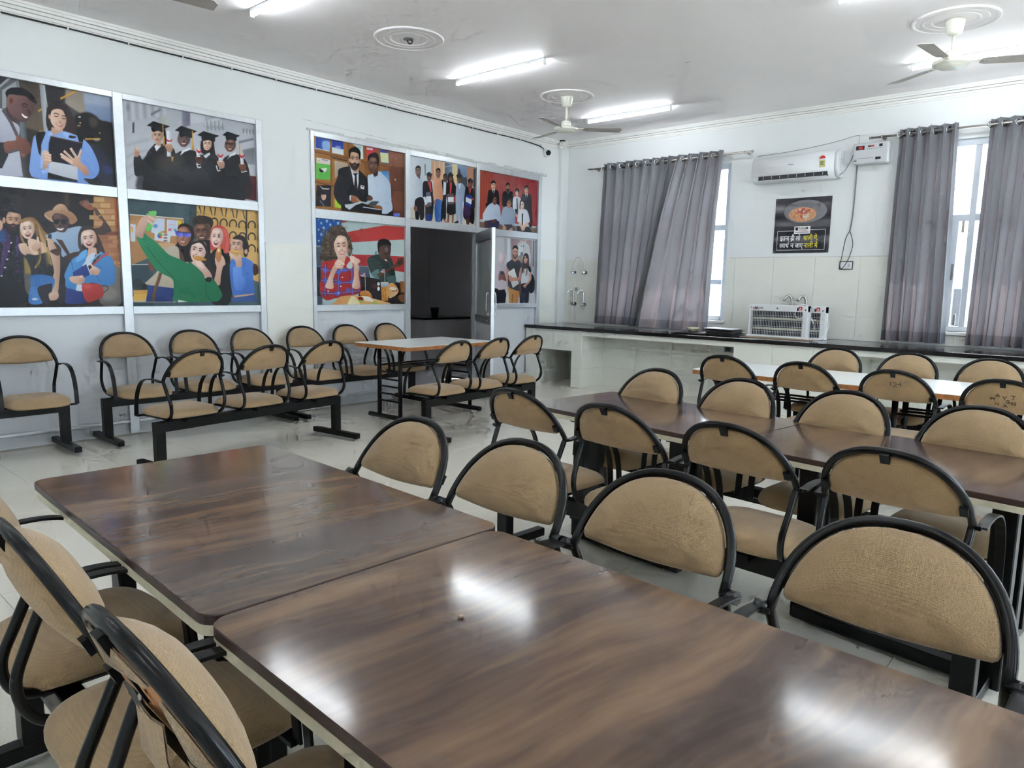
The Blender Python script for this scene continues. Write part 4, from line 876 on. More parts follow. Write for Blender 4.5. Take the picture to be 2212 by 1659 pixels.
# ---------------------------------------------------------------- camera on the wall and its cable
cc = thing('security_camera', 'white security camera with black lens in the ceiling corner', 'camera', (XL, 8.42, 3.335))
MB().lathe([(0.0, 0.0), (0.055, 0.001), (0.06, 0.01), (0.06, 0.05), (0.05, 0.058)], (0, 0, 0), 20, 'x').build('base', 'white_plastic', cc)
q = Matrix.Translation((0.06, -0.005, 0.0)) @ Vector((0.75, -0.62, -0.22)).to_track_quat('Z', 'Y').to_matrix().to_4x4()
def tr(mb, mtx): mb.v = [tuple(mtx @ Vector(p)) for p in mb.v]; return mb
tr(MB().lathe([(0.0, -0.04), (0.045, -0.035), (0.05, 0.0), (0.05, 0.045), (0.046, 0.05)], n=20), q).build('ball', 'white_plastic', cc); tr(MB().lathe([(0.037, 0.049), (0.037, 0.053), (0.0, 0.056)], n=20), q).build('lens', 'dark', cc)
cy_ = [(XL + 0.012, YF + 0.3 + 0.5 * k, 3.437 + 0.002 * math.sin(k * 2.1)) for k in range(int((8.1 - YF) / 0.5))] + [(XL + 0.012, 8.2, 3.42), (XL + 0.012, 8.33, 3.405), (XL + 0.02, 8.37, 3.385)]
cw = thing('camera_cable', 'dark cable clipped under the cornice towards the security camera', 'cable', (0, 0, 0)); MB().tube(spline(cy_, 4), 0.007, 6).build('cable', 'cable', cw)
for k in range(24): yk = YF + 0.5 + 0.47 * k; B((XL, yk, 3.425), (XL + 0.021, yk + 0.012, 3.448)).build('clip', 'white_plastic', cw)

# ---------------------------------------------------------------- ceiling: medallions, fans, tube lights
def medallion(label, x, y, hole=False):
    r = thing('ceiling_medallion', label, 'ceiling medallion', (x, y, ZC), 0, 'round plaster ceiling medallions')
    MB().lathe([(r_ * 0.70, h_) for r_, h_ in [(0.44, 0.0), (0.44, -0.010), (0.430, -0.014), (0.412, -0.012), (0.405, -0.007), (0.33, -0.007), (0.325, -0.010), (0.315, -0.010), (0.31, -0.007), (0.25, -0.007), (0.245, -0.010), (0.23, -0.010), (0.225, -0.005), (0, -0.005)]][::-1], n=56, smooth=False).build('disc', 'ceiling', r)
    if hole: MB().tube(spline([(0.03, 0, -0.005), (0.02, 0.02, -0.03), (-0.02, 0.02, -0.035), (-0.03, 0, -0.005)], 4), 0.006, 6).build('hook', 'dark', r); MB().lathe([(0.05, -0.003), (0.05, -0.008), (0, -0.008)], n=16).build('hook_plate', 'grey_cable', r)
    return r
medallion('ceiling medallion without a fan, only a hook in its centre', -5.16, 4.36, True); medallion('ceiling medallion above the fan nearer the doorway', -5.25, 6.76); medallion('ceiling medallion above the fan at the right picture edge', -1.42, 6.78)
def fan(label, x, y, ang, drop=0.32):
    r = thing('ceiling_fan', label, 'ceiling fan', (x, y, ZC - 0.005), 0, 'white three-blade ceiling fans')
    MB().lathe([(0, -0.0), (0.072, -0.001), (0.07, -0.02), (0.055, -0.10), (0.03, -0.115), (0, -0.115)][::-1], n=24).build('canopy', 'fan_white', r)
    MB().tube([(0, 0, -0.10), (0, 0, -drop + 0.07)], 0.013, 12).build('downrod', 'fan_white', r)
    MB().lathe([(0, 0.095), (0.035, 0.092), (0.05, 0.085), (0.06, 0.02), (0.03, 0.01), (0, 0.01)][::-1], (0, 0, -drop), 24).build('cup', 'fan_white', r)
    MB().lathe([(0.03, 0.022), (0.10, 0.018), (0.135, 0.008), (0.14, -0.008), (0.13, -0.02), (0.105, -0.024), (0.10, -0.032), (0.085, -0.04), (0.05, -0.046), (0, -0.048)][::-1], (0, 0, -drop), 32).build('motor', 'fan_white', r)
    for k in range(3):
        a = math.radians(ang + 120 * k)
        mt = Matrix.Rotation(a, 4, 'Z') @ Matrix.Translation((0, 0, -drop)) @ Matrix.Rotation(math.radians(-10), 4, 'X')
        m = MB(); poly = [(0.20, -0.045), (0.24, -0.058), (0.60, -0.066), (0.635, -0.03), (0.63, 0.062), (0.24, 0.05), (0.20, 0.03)]
        m.prism(poly, -0.002, 0.002, mt); bl = m.build('blade', 'blade', r)
        MB().box((0.11, -0.022, 0.001), (0.26, 0.022, 0.006), mt).build('blade_bracket', 'fan_white', bl)
        for q_ in (0.215, 0.245): MB().lathe([(0.0, 0.0), (0.006, 0.001), (0.006, 0.004), (0, 0.005)], tuple(mt @ Vector((q_, 0.0, -0.007))), 8).build('rivet', 'alu_dark', bl)
fan('white ceiling fan nearer the doorway', -5.25, 6.76, -77, 0.355); fan('white ceiling fan at the right picture edge', -1.42, 6.78, -95); fan('ceiling fan at the upper picture edge, only a blade tip showing', -5.20, 1.95, 81, 0.245)
def tube_light(label, x, y):
    r = thing('tube_light', label, 'tube light', (x, y, ZC), 0, 'ceiling tube lights'); hl = 0.60
    B((-hl, -0.017, -0.030), (hl, 0.017, -0.0)).build('batten', 'white_plastic', r, 0.002, 1)
    prof = [(0.0145 * math.sin(a * pi / 7), 0.012 - 0.0145 * math.cos(a * pi / 7)) for a in range(14)]
    m = MB(); n = len(prof); V = [(-hl + 0.012, a, -0.034 - b) for a, b in prof] + [(hl - 0.012, a, -0.034 - b) for a, b in prof]
    m.add(V, [tuple(range(n)), tuple(range(n, 2 * n))[::-1]]); m.add(V, [(i, n + i, n + (i + 1) % n, (i + 1) % n) for i in range(n)], True); m.build('diffuser', 'tube_glow', r)
    for s_ in (-1, 1): B((s_ * hl - 0.012 * (s_ > 0), -0.016, -0.062), (s_ * hl + 0.012 * (s_ < 0), 0.016, -0.030)).build('end_cap', 'white_plastic', r)
    MB().tube(spline([(0.02, 0.015, -0.02), (0.03, 0.04, -0.015), (0.015, 0.07, -0.004)], 4), 0.004, 6).build('wire', 'white_plastic', r)
TL = [('tube light beside the fan nearer the doorway, close to the window wall', -5.11, 7.81), ('tube light between the hooked medallion and the fan nearer the doorway', -5.16, 5.52), ('tube light at the upper picture edge above the graduates photo', -5.01, 3.12),
      ('tube light behind the fan at the right picture edge', -1.37, 7.81), ('tube light at the upper picture edge, only one end showing', -1.37, 5.72), ('tube light over the second brown table row', -1.30, 3.25), ('tube light over the first brown tables', -1.3, 0.9), ('tube light near the photo wall, out of view', -5.0, 0.8), ('tube light behind the camera', -1.3, -1.5), ('tube light behind the camera by the photo wall', -5.0, -1.5),
      ('tube light in the far bay by the window wall', 2.4, 7.81), ('tube light in the far bay, second row', 2.4, 5.5), ('tube light in the far bay, third row', 2.4, 3.2), ('tube light in the far bay, fourth row', 2.4, 0.9), ('tube light in the far bay, last row', 2.4, -1.5)]
for l_, x, y in TL: tube_light(l_, x, y)

# ---------------------------------------------------------------- printed photographs of the photo wall
def hx(c):
    c = c.lstrip('#'); return np.array([int(c[i:i + 2], 16) / 255 for i in (0, 2, 4)])
def box_blur(a, r):
    r = int(max(1, r)); k = 2 * r + 1
    for ax in (0, 1):
        for _ in range(2):
            p = np.concatenate([np.repeat(np.take(a, [0], ax), r + 1, ax), a, np.repeat(np.take(a, [-1], ax), r, ax)], ax)
            c = np.cumsum(p, ax); n = a.shape[ax]
            a = (np.take(c, range(k, k + n), ax) - np.take(c, range(0, n), ax)) / k
    return a
class Art:
    """paints one print; points are given on a sketch sheet and mapped to the print by its four corners"""
    def __init__(s, w, h, zoom, corners, base):
        s.w, s.h = w, h; ox, oy, sc = zoom; s.im = np.zeros((h, w, 3)) + hx(base)
        A = []; bv = []
        for (x, y), (u, v) in zip(corners, ((0, 0), (w, 0), (w, h), (0, h))):
            x, y = (x - ox) * sc, (y - oy) * sc
            A += [[x, y, 1, 0, 0, 0, -u * x, -u * y], [0, 0, 0, x, y, 1, -v * x, -v * y]]; bv += [u, v]
        s.Hm = np.append(np.linalg.solve(np.array(A), np.array(bv)), 1).reshape(3, 3); s.sc = w / ((corners[1][0] - corners[0][0]) * sc)
    @staticmethod
    def pts(p):
        return np.array([[float(v) for v in q.split(',')] for q in p.split()]) if isinstance(p, str) else np.array(p, float)
    def T(s, p):
        q = np.c_[p, np.ones(len(p))] @ s.Hm.T; return q[:, :2] / q[:, 2:]
    @staticmethod
    def smooth(p, k=5, closed=True):
        n = len(p); out = []
        for i in range(n if closed else n - 1):
            p0 = p[(i - 1) % n] if closed or i else p[i]; p1 = p[i]; p2 = p[(i + 1) % n]; p3 = p[(i + 2) % n] if closed or i < n - 2 else p2
            for j in range(k):
                t = j / k; out.append(0.5 * (2 * p1 + (p2 - p0) * t + (2 * p0 - 5 * p1 + 4 * p2 - p3) * t * t + (3 * p1 - p0 - 3 * p2 + p3) * t ** 3))
        if not closed: out.append(p[-1])
        return np.array(out)
    def raw(s, q, col, blur=0, a=1.0, g=None):
        pad = int(blur * 3) + 1
        x0, x1 = int(max(0, q[:, 0].min() - pad)), int(min(s.w, q[:, 0].max() + pad + 1)); y0, y1 = int(max(0, q[:, 1].min() - pad)), int(min(s.h, q[:, 1].max() + pad + 1))
        if x1 <= x0 or y1 <= y0: return
        m = np.zeros((y1 - y0, x1 - x0)); SUB = 3; W_ = x1 - x0; e1 = np.roll(q, -1, 0)
        for j in range((y1 - y0) * SUB):
            yy = y0 + (j + 0.5) / SUB; hit = (q[:, 1] <= yy) != (e1[:, 1] <= yy)
            if not hit.any(): continue
            A, C = q[hit], e1[hit]; xs_ = np.sort(A[:, 0] + (yy - A[:, 1]) / (C[:, 1] - A[:, 1]) * (C[:, 0] - A[:, 0])) - x0
            row = m[j // SUB]
            for k in range(0, len(xs_) - 1, 2):
                a0, b0 = max(0.0, xs_[k]), min(float(W_), xs_[k + 1])
                if b0 <= a0: continue
                i0, i1 = int(a0), int(b0)
                if i0 == i1: row[i0] += (b0 - a0) / SUB; continue
                row[i0] += (i0 + 1 - a0) / SUB; row[i0 + 1:i1] += 1.0 / SUB
                if i1 < W_: row[i1] += (b0 - i1) / SUB
        if blur >= 1: m = box_blur(m, blur)
        c = hx(col)
        if g:
            c2, ang = g; yy, xx = np.mgrid[0:m.shape[0], 0:m.shape[1]]; d = np.cos(np.radians(ang)) * xx + np.sin(np.radians(ang)) * yy
            t = ((d - d.min()) / max(1e-6, d.max() - d.min()))[..., None]; c = c * (1 - t) + hx(c2) * t
        m = np.clip(m, 0, 1)[..., None] * a; s.im[y0:y1, x0:x1] = s.im[y0:y1, x0:x1] * (1 - m) + c * m
    def p(s, pts, col, sm=True, **k):
        q = s.pts(pts); s.raw(s.T(s.smooth(q) if sm else q), col, **k)
    def q(s, pts, col, **k): s.p(pts, col, False, **k)
    def r(s, x0, y0, x1, y1, col, **k): s.q([(x0, y0), (x1, y0), (x1, y1), (x0, y1)], col, **k)
    def e(s, cx, cy, rx, ry, col, rot=0, **k):
        t = np.linspace(0, 2 * np.pi, 26)[:-1]; c, n = np.cos(np.radians(rot)), np.sin(np.radians(rot))
        s.raw(s.T(np.c_[cx + rx * np.cos(t) * c - ry * np.sin(t) * n, cy + rx * np.cos(t) * n + ry * np.sin(t) * c]), col, **k)
    def l(s, pts, w, col, sm=True, **k):
        q = s.pts(pts); q = s.smooth(q, 5, False) if sm and len(q) > 2 else q
        d = np.gradient(q, axis=0); n = np.c_[-d[:, 1], d[:, 0]]; n /= np.maximum(1e-6, np.linalg.norm(n, axis=1))[:, None]; n *= w / 2
        s.raw(s.T(np.r_[q + n, (q - n)[::-1]]), col, **k)
    def face(s, cx, cy, rx, ry, rot, skin, shade, mouth='smile', brow='#241a18', ang=0, beard=None, lips='#a8524e', turn=0.0, eyes='#1c1414', closed=False, neck=True):
        c, n = np.cos(np.radians(rot)), np.sin(np.radians(rot))
        def L(P_): P_ = np.array(P_, float); return np.c_[cx + P_[:, 0] * rx * c - P_[:, 1] * ry * n, cy + P_[:, 0] * rx * n + P_[:, 1] * ry * c]
        b = max(1, rx * s.sc * 0.14)
        s.p(L([(-1, -.25), (-.82, -.78), (-.35, -1), (.35, -1), (.82, -.78), (1, -.25), (.93, .3), (.66, .74), (.28, 1), (-.28, 1), (-.66, .74), (-.93, .3)]), skin, g=(shade, ang))
        t = turn; dark = hx(skin).mean() < 0.42; hl = '#%02x%02x%02x' % tuple(int(255 * min(1, v * (1.55 if dark else 1.12) + 0.02)) for v in hx(skin))
        for (px_, py_, wx, wy, al) in ((-.42 + t, .20, .24, .16, .55), (.40 + t, .20, .22, .15, .4), (t, -.62, .5, .2, .5), (t * 1.3, .12, .09, .2, .55), (t, .84, .2, .09, .4)): s.e(*L([(px_, py_)])[0], rx * wx, ry * wy, hl, rot, a=al, blur=b * .7)
        for sx in (-1, 1): s.e(*L([(sx * .86, .1)])[0], rx * .2, ry * .5, shade, rot, a=.4, blur=b)
        if beard: s.p(L([(-.95, .05), (-.8, .3), (-.4, .38), (t, .32), (.4, .38), (.8, .3), (.95, .05), (.9, .5), (.6, .9), (.25, 1.08), (-.25, 1.08), (-.6, .9), (-.9, .5)]), beard, a=.92)
        for sx in (-1, 1):
            x = sx * .40 + t
            s.e(*L([(x, -.10)])[0], rx * .24, ry * .13, shade, rot, a=.55, blur=max(1, b * .5))
            if closed: s.l(L([(x - .2, -.08), (x, -.02), (x + .2, -.08)]), ry * .05, eyes)
            else:
                s.e(*L([(x, -.09)])[0], rx * .17, ry * .062, '#e4dcd6' if not dark else '#c8bcb6', rot); s.e(*L([(x + t * .3, -.09)])[0], rx * .085, ry * .066, eyes, rot); s.l(L([(x - .19, -.09), (x, -.155), (x + .19, -.10)]), ry * .03, eyes)
            s.l(L([(x - .24, -.26), (x, -.335), (x + .24, -.27)]), ry * .062, brow)
        s.l(L([(t * 1.3 + .05, -.05), (t * 1.4 + .10, .2), (t * 1.3 + .08, .27)]), rx * .09, shade, a=.6); s.e(*L([(t * 1.3, .29)])[0], rx * .2, ry * .055, shade, rot, a=.75)
        for sx in (-.1, .1): s.e(*L([(t * 1.3 + sx, .30)])[0], rx * .05, ry * .025, eyes, rot, a=.7)
        if mouth == 'smile':
            s.p(L([(-.42 + t, .46), (t, .52), (.42 + t, .46), (.25 + t, .68), (t, .74), (-.25 + t, .68)]), lips); s.p(L([(-.33 + t, .50), (t, .545), (.33 + t, .50), (.2 + t, .61), (t, .64), (-.2 + t, .61)]), '#f1ebe6')
        elif mouth == 'open':
            s.p(L([(-.40 + t, .42), (t, .47), (.40 + t, .42), (.27 + t, .72), (t, .82), (-.27 + t, .72)]), lips); s.p(L([(-.32 + t, .47), (t, .51), (.32 + t, .47), (.2 + t, .68), (t, .76), (-.2 + t, .68)]), '#4a1a1e'); s.p(L([(-.30 + t, .47), (t, .51), (.30 + t, .47), (.2 + t, .56), (t, .59), (-.2 + t, .56)]), '#f4efea')
        else:
            s.p(L([(-.32 + t, .54), (t - .05, .50), (.32 + t, .54), (.15 + t, .62), (-.15 + t, .62)]), lips); s.l(L([(-.3 + t, .55), (t, .565), (.3 + t, .55)]), ry * .02, eyes, a=.7)
    def hand(s, cx, cy, w, h, rot, skin, shade, n=4):
        c, m = np.cos(np.radians(rot)), np.sin(np.radians(rot))
        def L(x, y): return (cx + x * w * c - y * h * m, cy + x * w * m + y * h * c)
        s.e(cx, cy, w * .55, h * .55, skin, rot, g=(shade, 60))
        for k in range(n): a_, b_ = L(-.1, -.45 + .9 * k / max(1, n - 1)), L(.95 - .12 * abs(k - 1), -.5 + .95 * k / max(1, n - 1)); s.l([a_, b_], h * .27, skin, False); s.l([L(.05, -.32 + .9 * k / max(1, n - 1)), L(.8, -.36 + .95 * k / max(1, n - 1))], h * .05, shade, False, a=.7)
        a_, b_ = L(-.3, -.3), L(.1, -.95); s.l([a_, b_], h * .27, skin, False)
    def done(s, name, grain=0.018, seed=0):
        rng_ = np.random.RandomState(seed); im = box_blur(s.im, 1) * .35 + s.im * .65
        im = np.clip(im + rng_.normal(0, grain, im.shape[:2])[..., None], 0, 1)
        img = bpy.data.images.new(name, s.w, s.h); px = np.ones((s.h, s.w, 4), np.float32); px[..., :3] = im[::-1]; img.pixels.foreach_set(px.ravel()); img.update(); img.pack(); return img
def hair_strands(A, pts, col, n, seed, w=4, jit=14):
    rng_ = np.random.RandomState(seed)
    base = A.pts(pts)
    for _ in range(n): A.l(base + rng_.normal(0, jit, (1, 2)) + rng_.normal(0, jit * .25, base.shape), w, col, a=.55)

def art0(A):   # two students looking at a tablet
    A.r(-900, -300, 260, 1700, '#7d8186', g=('#4c4a4c', 20)); A.q('560,100 960,140 960,900 560,900', '#2f2e33', g=('#3c3833', 90)); A.q('270,70 600,110 640,850 370,850', '#4b443e', g=('#6d5f50', 90))
    A.q('-900,20 100,30 0,170 -900,300', '#3a3d45'); A.l('-20,190 160,40', 30, '#a9adb2', False); A.l('0,120 120,30', 12, '#30323a', False); A.q('30,230 230,100 250,210 90,300 90,480 30,500', '#9aa0a4'); A.l('250,90 270,200', 26, '#8b9096', False)
    A.q('560,110 640,130 690,840 630,840', '#8f959c', g=('#b9bec4', 0)); A.l('630,130 700,640', 12, '#c9cdd2', False)
    A.q('940,180 1240,230 1240,620 930,420', '#8d8378', g=('#a3968a', 90), blur=2); A.q('860,340 1090,225 1140,232 870,370', '#c99443'); A.q('540,520 600,485 605,520 545,545', '#c08f45'); A.q('560,805 640,820 640,835 560,825', '#d2a04a')
    A.q('1190,230 1610,310 1620,760 1230,560', '#8f9cb4', g=('#6b80a4', 70)); A.q('1190,230 1610,310 1600,470 1210,420', '#a3adbd', a=.6, blur=5)
    A.p('1060,640 1130,570 1250,545 1360,590 1440,660 1560,690 1620,800 1640,1640 1180,1640 1060,900', '#1c1a1e', blur=2); A.p('1280,630 1380,640 1400,740 1300,760', '#4a423c', blur=3)
    A.e(1140,615,22,14,'#cfd2cc',a=.9); A.e(1150,700,16,12,'#d8c08a',a=.9); A.e(1130,740,30,12,'#cfc06a',a=.7); A.e(1430,845,14,12,'#d28a4a'); A.q('1220,915 1440,915 1445,940 1220,945', '#b98f45'); A.e(1385,945,46,18,'#d8d2c4',a=.6,blur=2); A.q('1270,980 1420,1040 1600,1250 1640,1640 1420,1640', '#262a3a', blur=4); A.p('1480,1300 1600,1350 1600,1430 1500,1420', '#34407a', a=.7, blur=4)
    A.q('370,770 640,840 620,1500 300,1500', '#37302f', blur=3); A.q('285,690 370,680 390,950 300,940', '#7d868c', g=('#4a4f55', 0)); A.r(310,1150,420,1480,'#5b5756', g=('#2c2a2c', 0))
    # man
    A.p('-300,560 -60,490 60,520 200,680 280,760 270,900 200,980 -60,980 -300,1000', '#c6c8d4', g=('#a3a6b8', 90)); A.q('0,1350 60,1160 280,1100 330,1470 -400,1480', '#c4c6d2', g=('#b0b3c4', 60)); A.l('40,510 150,680 250,890', 44, '#57525c'); A.q('-400,980 60,980 120,1160 30,1350 -400,1330', '#2b2f33')
    A.p('90,470 200,560 260,680 200,690 110,600', '#4c3a3f'); A.p('110,330 170,290 330,290 450,340 490,420 490,520 440,600 400,660 330,690 270,650 190,610 120,520 95,420', '#8d6c68', g=('#4a3236', 30)); A.p('80,260 150,200 290,195 400,240 480,320 530,410 500,420 420,370 370,320 250,300 130,290 100,330', '#1f1d22'); A.e(158,380,30,52,'#7e4a40'); A.e(160,385,16,30,'#5a2f2c'); A.l('310,440 350,425 400,445', 12, '#1c1418'); A.l('320,460 360,470 390,465', 8, '#140e12'); A.p('400,500 440,540 445,590 400,570', '#4a3236'); A.p('310,560 360,600 400,615 370,635 320,600', '#f2ece8'); A.e(270,520,40,40,'#7d6064',a=.5,blur=5)
    A.p('60,980 220,950 240,880 350,930 430,1000 440,1100 380,1160 300,1180 290,1100 180,1090 80,1130', '#9a6454', g=('#5c3a34', 60)); A.p('300,1130 360,1150 350,1190 300,1180', '#8a5648')
    # woman
    A.p('690,440 760,400 860,390 960,440 1030,560 1080,700 1090,860 1040,910 960,880 760,860 680,780 660,620', '#2c2426', g=('#3c2c2e', 0)); A.q('740,760 900,790 930,930 720,900', '#c7a08c', g=('#b58f7c', 90))
    A.p('720,620 740,530 800,500 880,510 945,570 950,680 930,760 880,800 820,800 760,740 730,690', '#e6c9b6', g=('#c49a84', 10)); A.p('690,600 720,480 830,470 900,520 960,640 950,480 860,400 740,420 680,520', '#2b2224'); A.e(708,610,16,34,'#d2a08a')
    A.l('770,570 800,560 845,585', 11, '#2a1c1a'); A.l('885,600 920,600 950,610', 11, '#2a1c1a'); A.l('775,600 805,608 835,605', 9, '#201414'); A.l('890,632 920,642 945,636', 9, '#201414'); A.e(860,680,22,16,'#c4937c',a=.7,blur=1); A.l('840,690 865,700 885,692', 5, '#8e5a4c'); A.p('795,700 850,720 900,722 880,755 830,740', '#a8564e'); A.p('808,708 850,724 890,727 870,740 830,730', '#f4eee8')
    A.p('520,870 720,810 760,880 900,820 1080,870 1180,920 1300,1040 1400,1250 1420,1400 1340,1500 1200,1500 1260,1600 560,1500 430,1420 430,1240 470,950', '#8fb0e6', g=('#6f93d6', 60)); A.q('700,1240 1110,1330 1120,1530 690,1420', '#ccd0d8', g=('#b6bcc8', 90)); A.q('690,1410 900,1470 1110,1520 1110,1550 680,1500', '#17161a'); A.q('680,860 740,820 760,880 690,880', '#a8c2ee'); A.q('890,860 920,820 1000,860 960,920', '#9dbaee'); A.p('520,860 650,830 600,980 590,1060 610,1190 560,1140 530,1000', '#15151b'); A.q('1100,860 1200,900 1170,1080 1130,960', '#15151b'); A.p('600,1080 700,1240 690,1390 610,1420 580,1300', '#9dbcf0', blur=1); A.l('560,1380 690,1330', 12, '#5a7cc0', blur=1); A.l('1200,1230 1330,1440', 12, '#6688cc', blur=1); A.l('1330,1120 1390,1300 1340,1440', 16, '#7396da', blur=1); A.p('1000,880 1090,900 1060,920 990,910', '#2b2224')
    A.q('730,885 1185,985 1060,1305 690,1245 700,990', '#1c1b26', g=('#2c2832', 0)); A.l('735,888 1180,985', 10, '#8c8a98', False)
    A.hand(655,1190,80,90,25,'#e0bca6','#a87c68'); A.p('600,1160 640,1090 700,1120 700,1160 720,1200 740,1240 700,1290 650,1370 610,1350 620,1260', '#e2c0ac', g=('#b98f7a', 90)); 
    for k in range(3): A.l([(640, 1140 + 42 * k), (735, 1165 + 38 * k)], 30, '#e8c8b4', False); A.l([(640, 1160 + 42 * k), (730, 1184 + 38 * k)], 5, '#a07462', False)
    A.p('1040,1230 1100,1180 1150,1200 1160,1270 1250,1340 1270,1450 1200,1430 1110,1340 1040,1300', '#d9b09a', g=('#b07e68', 60))
    for (x0, y0, x1, y1) in ((1010, 1060, 1100, 1200), (915, 1100, 1050, 1230), (865, 1140, 1040, 1260), (875, 1180, 1040, 1290), (1160, 1090, 1130, 1200)): A.l([(x0, y0), (x1, y1)], 34, '#e6c4b0', False); A.l([(x0 + 16, y0 + 20), (x1, y1 + 12)], 5, '#9c6c58', False)

def grad_cap(A, cx, cy, w, h, tas=None, skew=0):
    A.q([(cx - w, cy + h * .1), (cx - w * .45 + skew, cy - h * .75), (cx + w, cy + h * .25), (cx + w * .35 + skew, cy + h * .95)], '#15161b'); A.p([(cx - w * .55, cy + h * .25), (cx + w * .5, cy + h * .5), (cx + w * .55, cy + h * 1.5), (cx, cy + h * 1.15), (cx - w * .5, cy + h * 1.3)], '#1b1c22')
    if tas: A.l(tas, 14, '#d7a04a', False); x, y = tas[-1]; A.q([(x - 12, y - 90), (x + 10, y - 90), (x + 22, y + 60), (x - 14, y + 60)], '#dca84e', g=('#b9842f', 90))
def art1(A):   # four graduates
    A.r(-50,-50,2300,1800,'#aeb1ba', g=('#c3c5cc', 90)); rng_ = np.random.RandomState(1)
    for k in range(11): x = 60 + k * 62; A.l([(x, 60 + k * 12), (x + 20, 420 - k * 10)], 22 + 10 * (k % 3), '#8e929c' if k % 2 else '#c8cad2', False, blur=3, a=.7)
    for k in range(9): A.l([(90, 700 + 90 * k), (250, 660 + 80 * k), (460, 610 + 80 * k)], 24, '#84888f' if k % 2 else '#bfc2c8', blur=4, a=.5)
    A.q('470,290 620,210 640,240 480,330', '#777b83', blur=1); A.q('560,380 620,330 770,360 770,520 700,500', '#9da49f', g=('#b4b8b4', 0)); A.q('190,440 215,420 215,590 190,600', '#3a3d44', blur=1); A.e(120,200,26,60,'#83878f',blur=3); A.q('960,220 1085,260 1090,470 960,520', '#8c8c9c', g=('#6a677a', 0), blur=2); A.r(1095,250,1320,800,'#b4b7c0',blur=3); A.q('1090,260 1320,300 1310,430 1095,440', '#c2c4cc')
    A.q('1310,410 1590,330 1600,370 1330,450', '#c9ccd2')
    for k in range(5): A.e(1340 + 60 * k, 440 + 8 * k, 20, 60, '#8e939b', blur=2); A.e(1330 + 60 * k, 440, 9, 50, '#d2d4d8', blur=1); A.e(1360 + 60 * k, 520, 14, 40, '#858a92', blur=2)
    for k in range(4): A.e(1920 + 50 * k, 560 + 6 * k, 18, 44, '#83878f', blur=2); A.e(1945 + 50 * k, 590, 10, 40, '#c8cbd0', blur=1)
    A.q('1840,720 2070,670 2080,700 1850,760', '#7a7e86', blur=1); A.q('1900,860 2090,820 2090,1090 1960,1080', '#6e7179', g=('#8d9098', 90), blur=2); A.q('1930,1250 2110,1270 2120,1650 1930,1620', '#6b3236', g=('#4e2228', 60))
    def gown(p, c='#25252b', c2='#15151a', a=80): A.p(p, c, g=(c2, a))
    # third and fourth behind, then first and second
    A.p('1260,720 1330,660 1440,700 1470,860 1480,960 1400,900 1280,910 1250,840', '#241c1e'); gown('1180,1010 1290,930 1420,900 1540,990 1640,1240 1640,1640 1180,1640'); A.q('1290,950 1390,895 1400,930 1330,990', '#d5d8de'); A.face(1352,770,70,92,4,'#e2c6b4','#b58f7e','smile'); grad_cap(A,1370,620,172,74); A.p('1250,760 1280,700 1300,860 1330,920 1270,900', '#241c1e')
    gown('1600,1010 1690,940 1790,920 1930,990 2000,1150 2010,1280 1990,1420 1930,1380 1930,1640 1500,1640 1560,1200'); A.q('1660,1010 1700,935 1790,890 1800,930 1720,960', '#d8dade'); A.q('1670,960 1700,940 1690,980 1660,1000', '#2f4a4c'); A.face(1712,785,84,100,6,'#7c5a4c','#4a342c','smile','#140e0c',30); grad_cap(A,1726,620,138,66); A.l('1640,745 1690,750 1750,760', 7, '#2a2024'); A.e(1662,755,26,20,'#2a2024',a=.5); A.e(1725,765,28,20,'#2a2024',a=.5); A.l('1855,760 1860,960', 14, '#cf9648', False); A.q('1848,820 1862,820 1876,950 1852,950', '#d89a44')
    gown('740,1010 880,910 960,870 1090,860 1190,900 1260,1100 1260,1640 700,1640'); A.q('930,950 960,870 1080,820 1100,850 1000,890', '#dfe2e6'); A.face(990,690,96,118,4,'#836660','#4c3a3a','smile','#1a1214',20); grad_cap(A,1022,545,172,84, [(1122, 560), (1128, 800)])
    gown('420,900 500,800 560,760 720,790 860,920 860,1640 360,1640 360,1280 250,1270 215,1180 215,960 300,940 345,1010 400,950'); A.q('530,800 560,770 640,790 560,880', '#dfe1e6'); A.p('660,600 700,560 720,700 720,860 680,820', '#2a2022'); A.q('560,730 650,740 620,800 570,790', '#b99a84'); A.face(575,640,84,104,2,'#d2b09a','#a07f6c','closed'); grad_cap(A,592,470,180,80,[(660,460),(676,735)])
    A.p('360,1010 520,1000 900,1010 1500,1100 1930,1100 1930,1640 360,1640', '#1d1d22', a=.75, blur=4); A.e(760,1050,220,150,'#6b6450',a=.38,blur=14); A.e(1000,1200,420,150,'#4a4a50',a=.4,blur=18)
    A.p('230,800 245,795 285,870 300,910 280,960 230,965 215,920', '#d2a58e', g=('#a67a66', 60)); A.l('238,802 268,860', 26, '#dcb29c', False)
    for k in range(3): A.l([(222, 890 + 24 * k), (290, 900 + 22 * k)], 5, '#9a6c58', False)
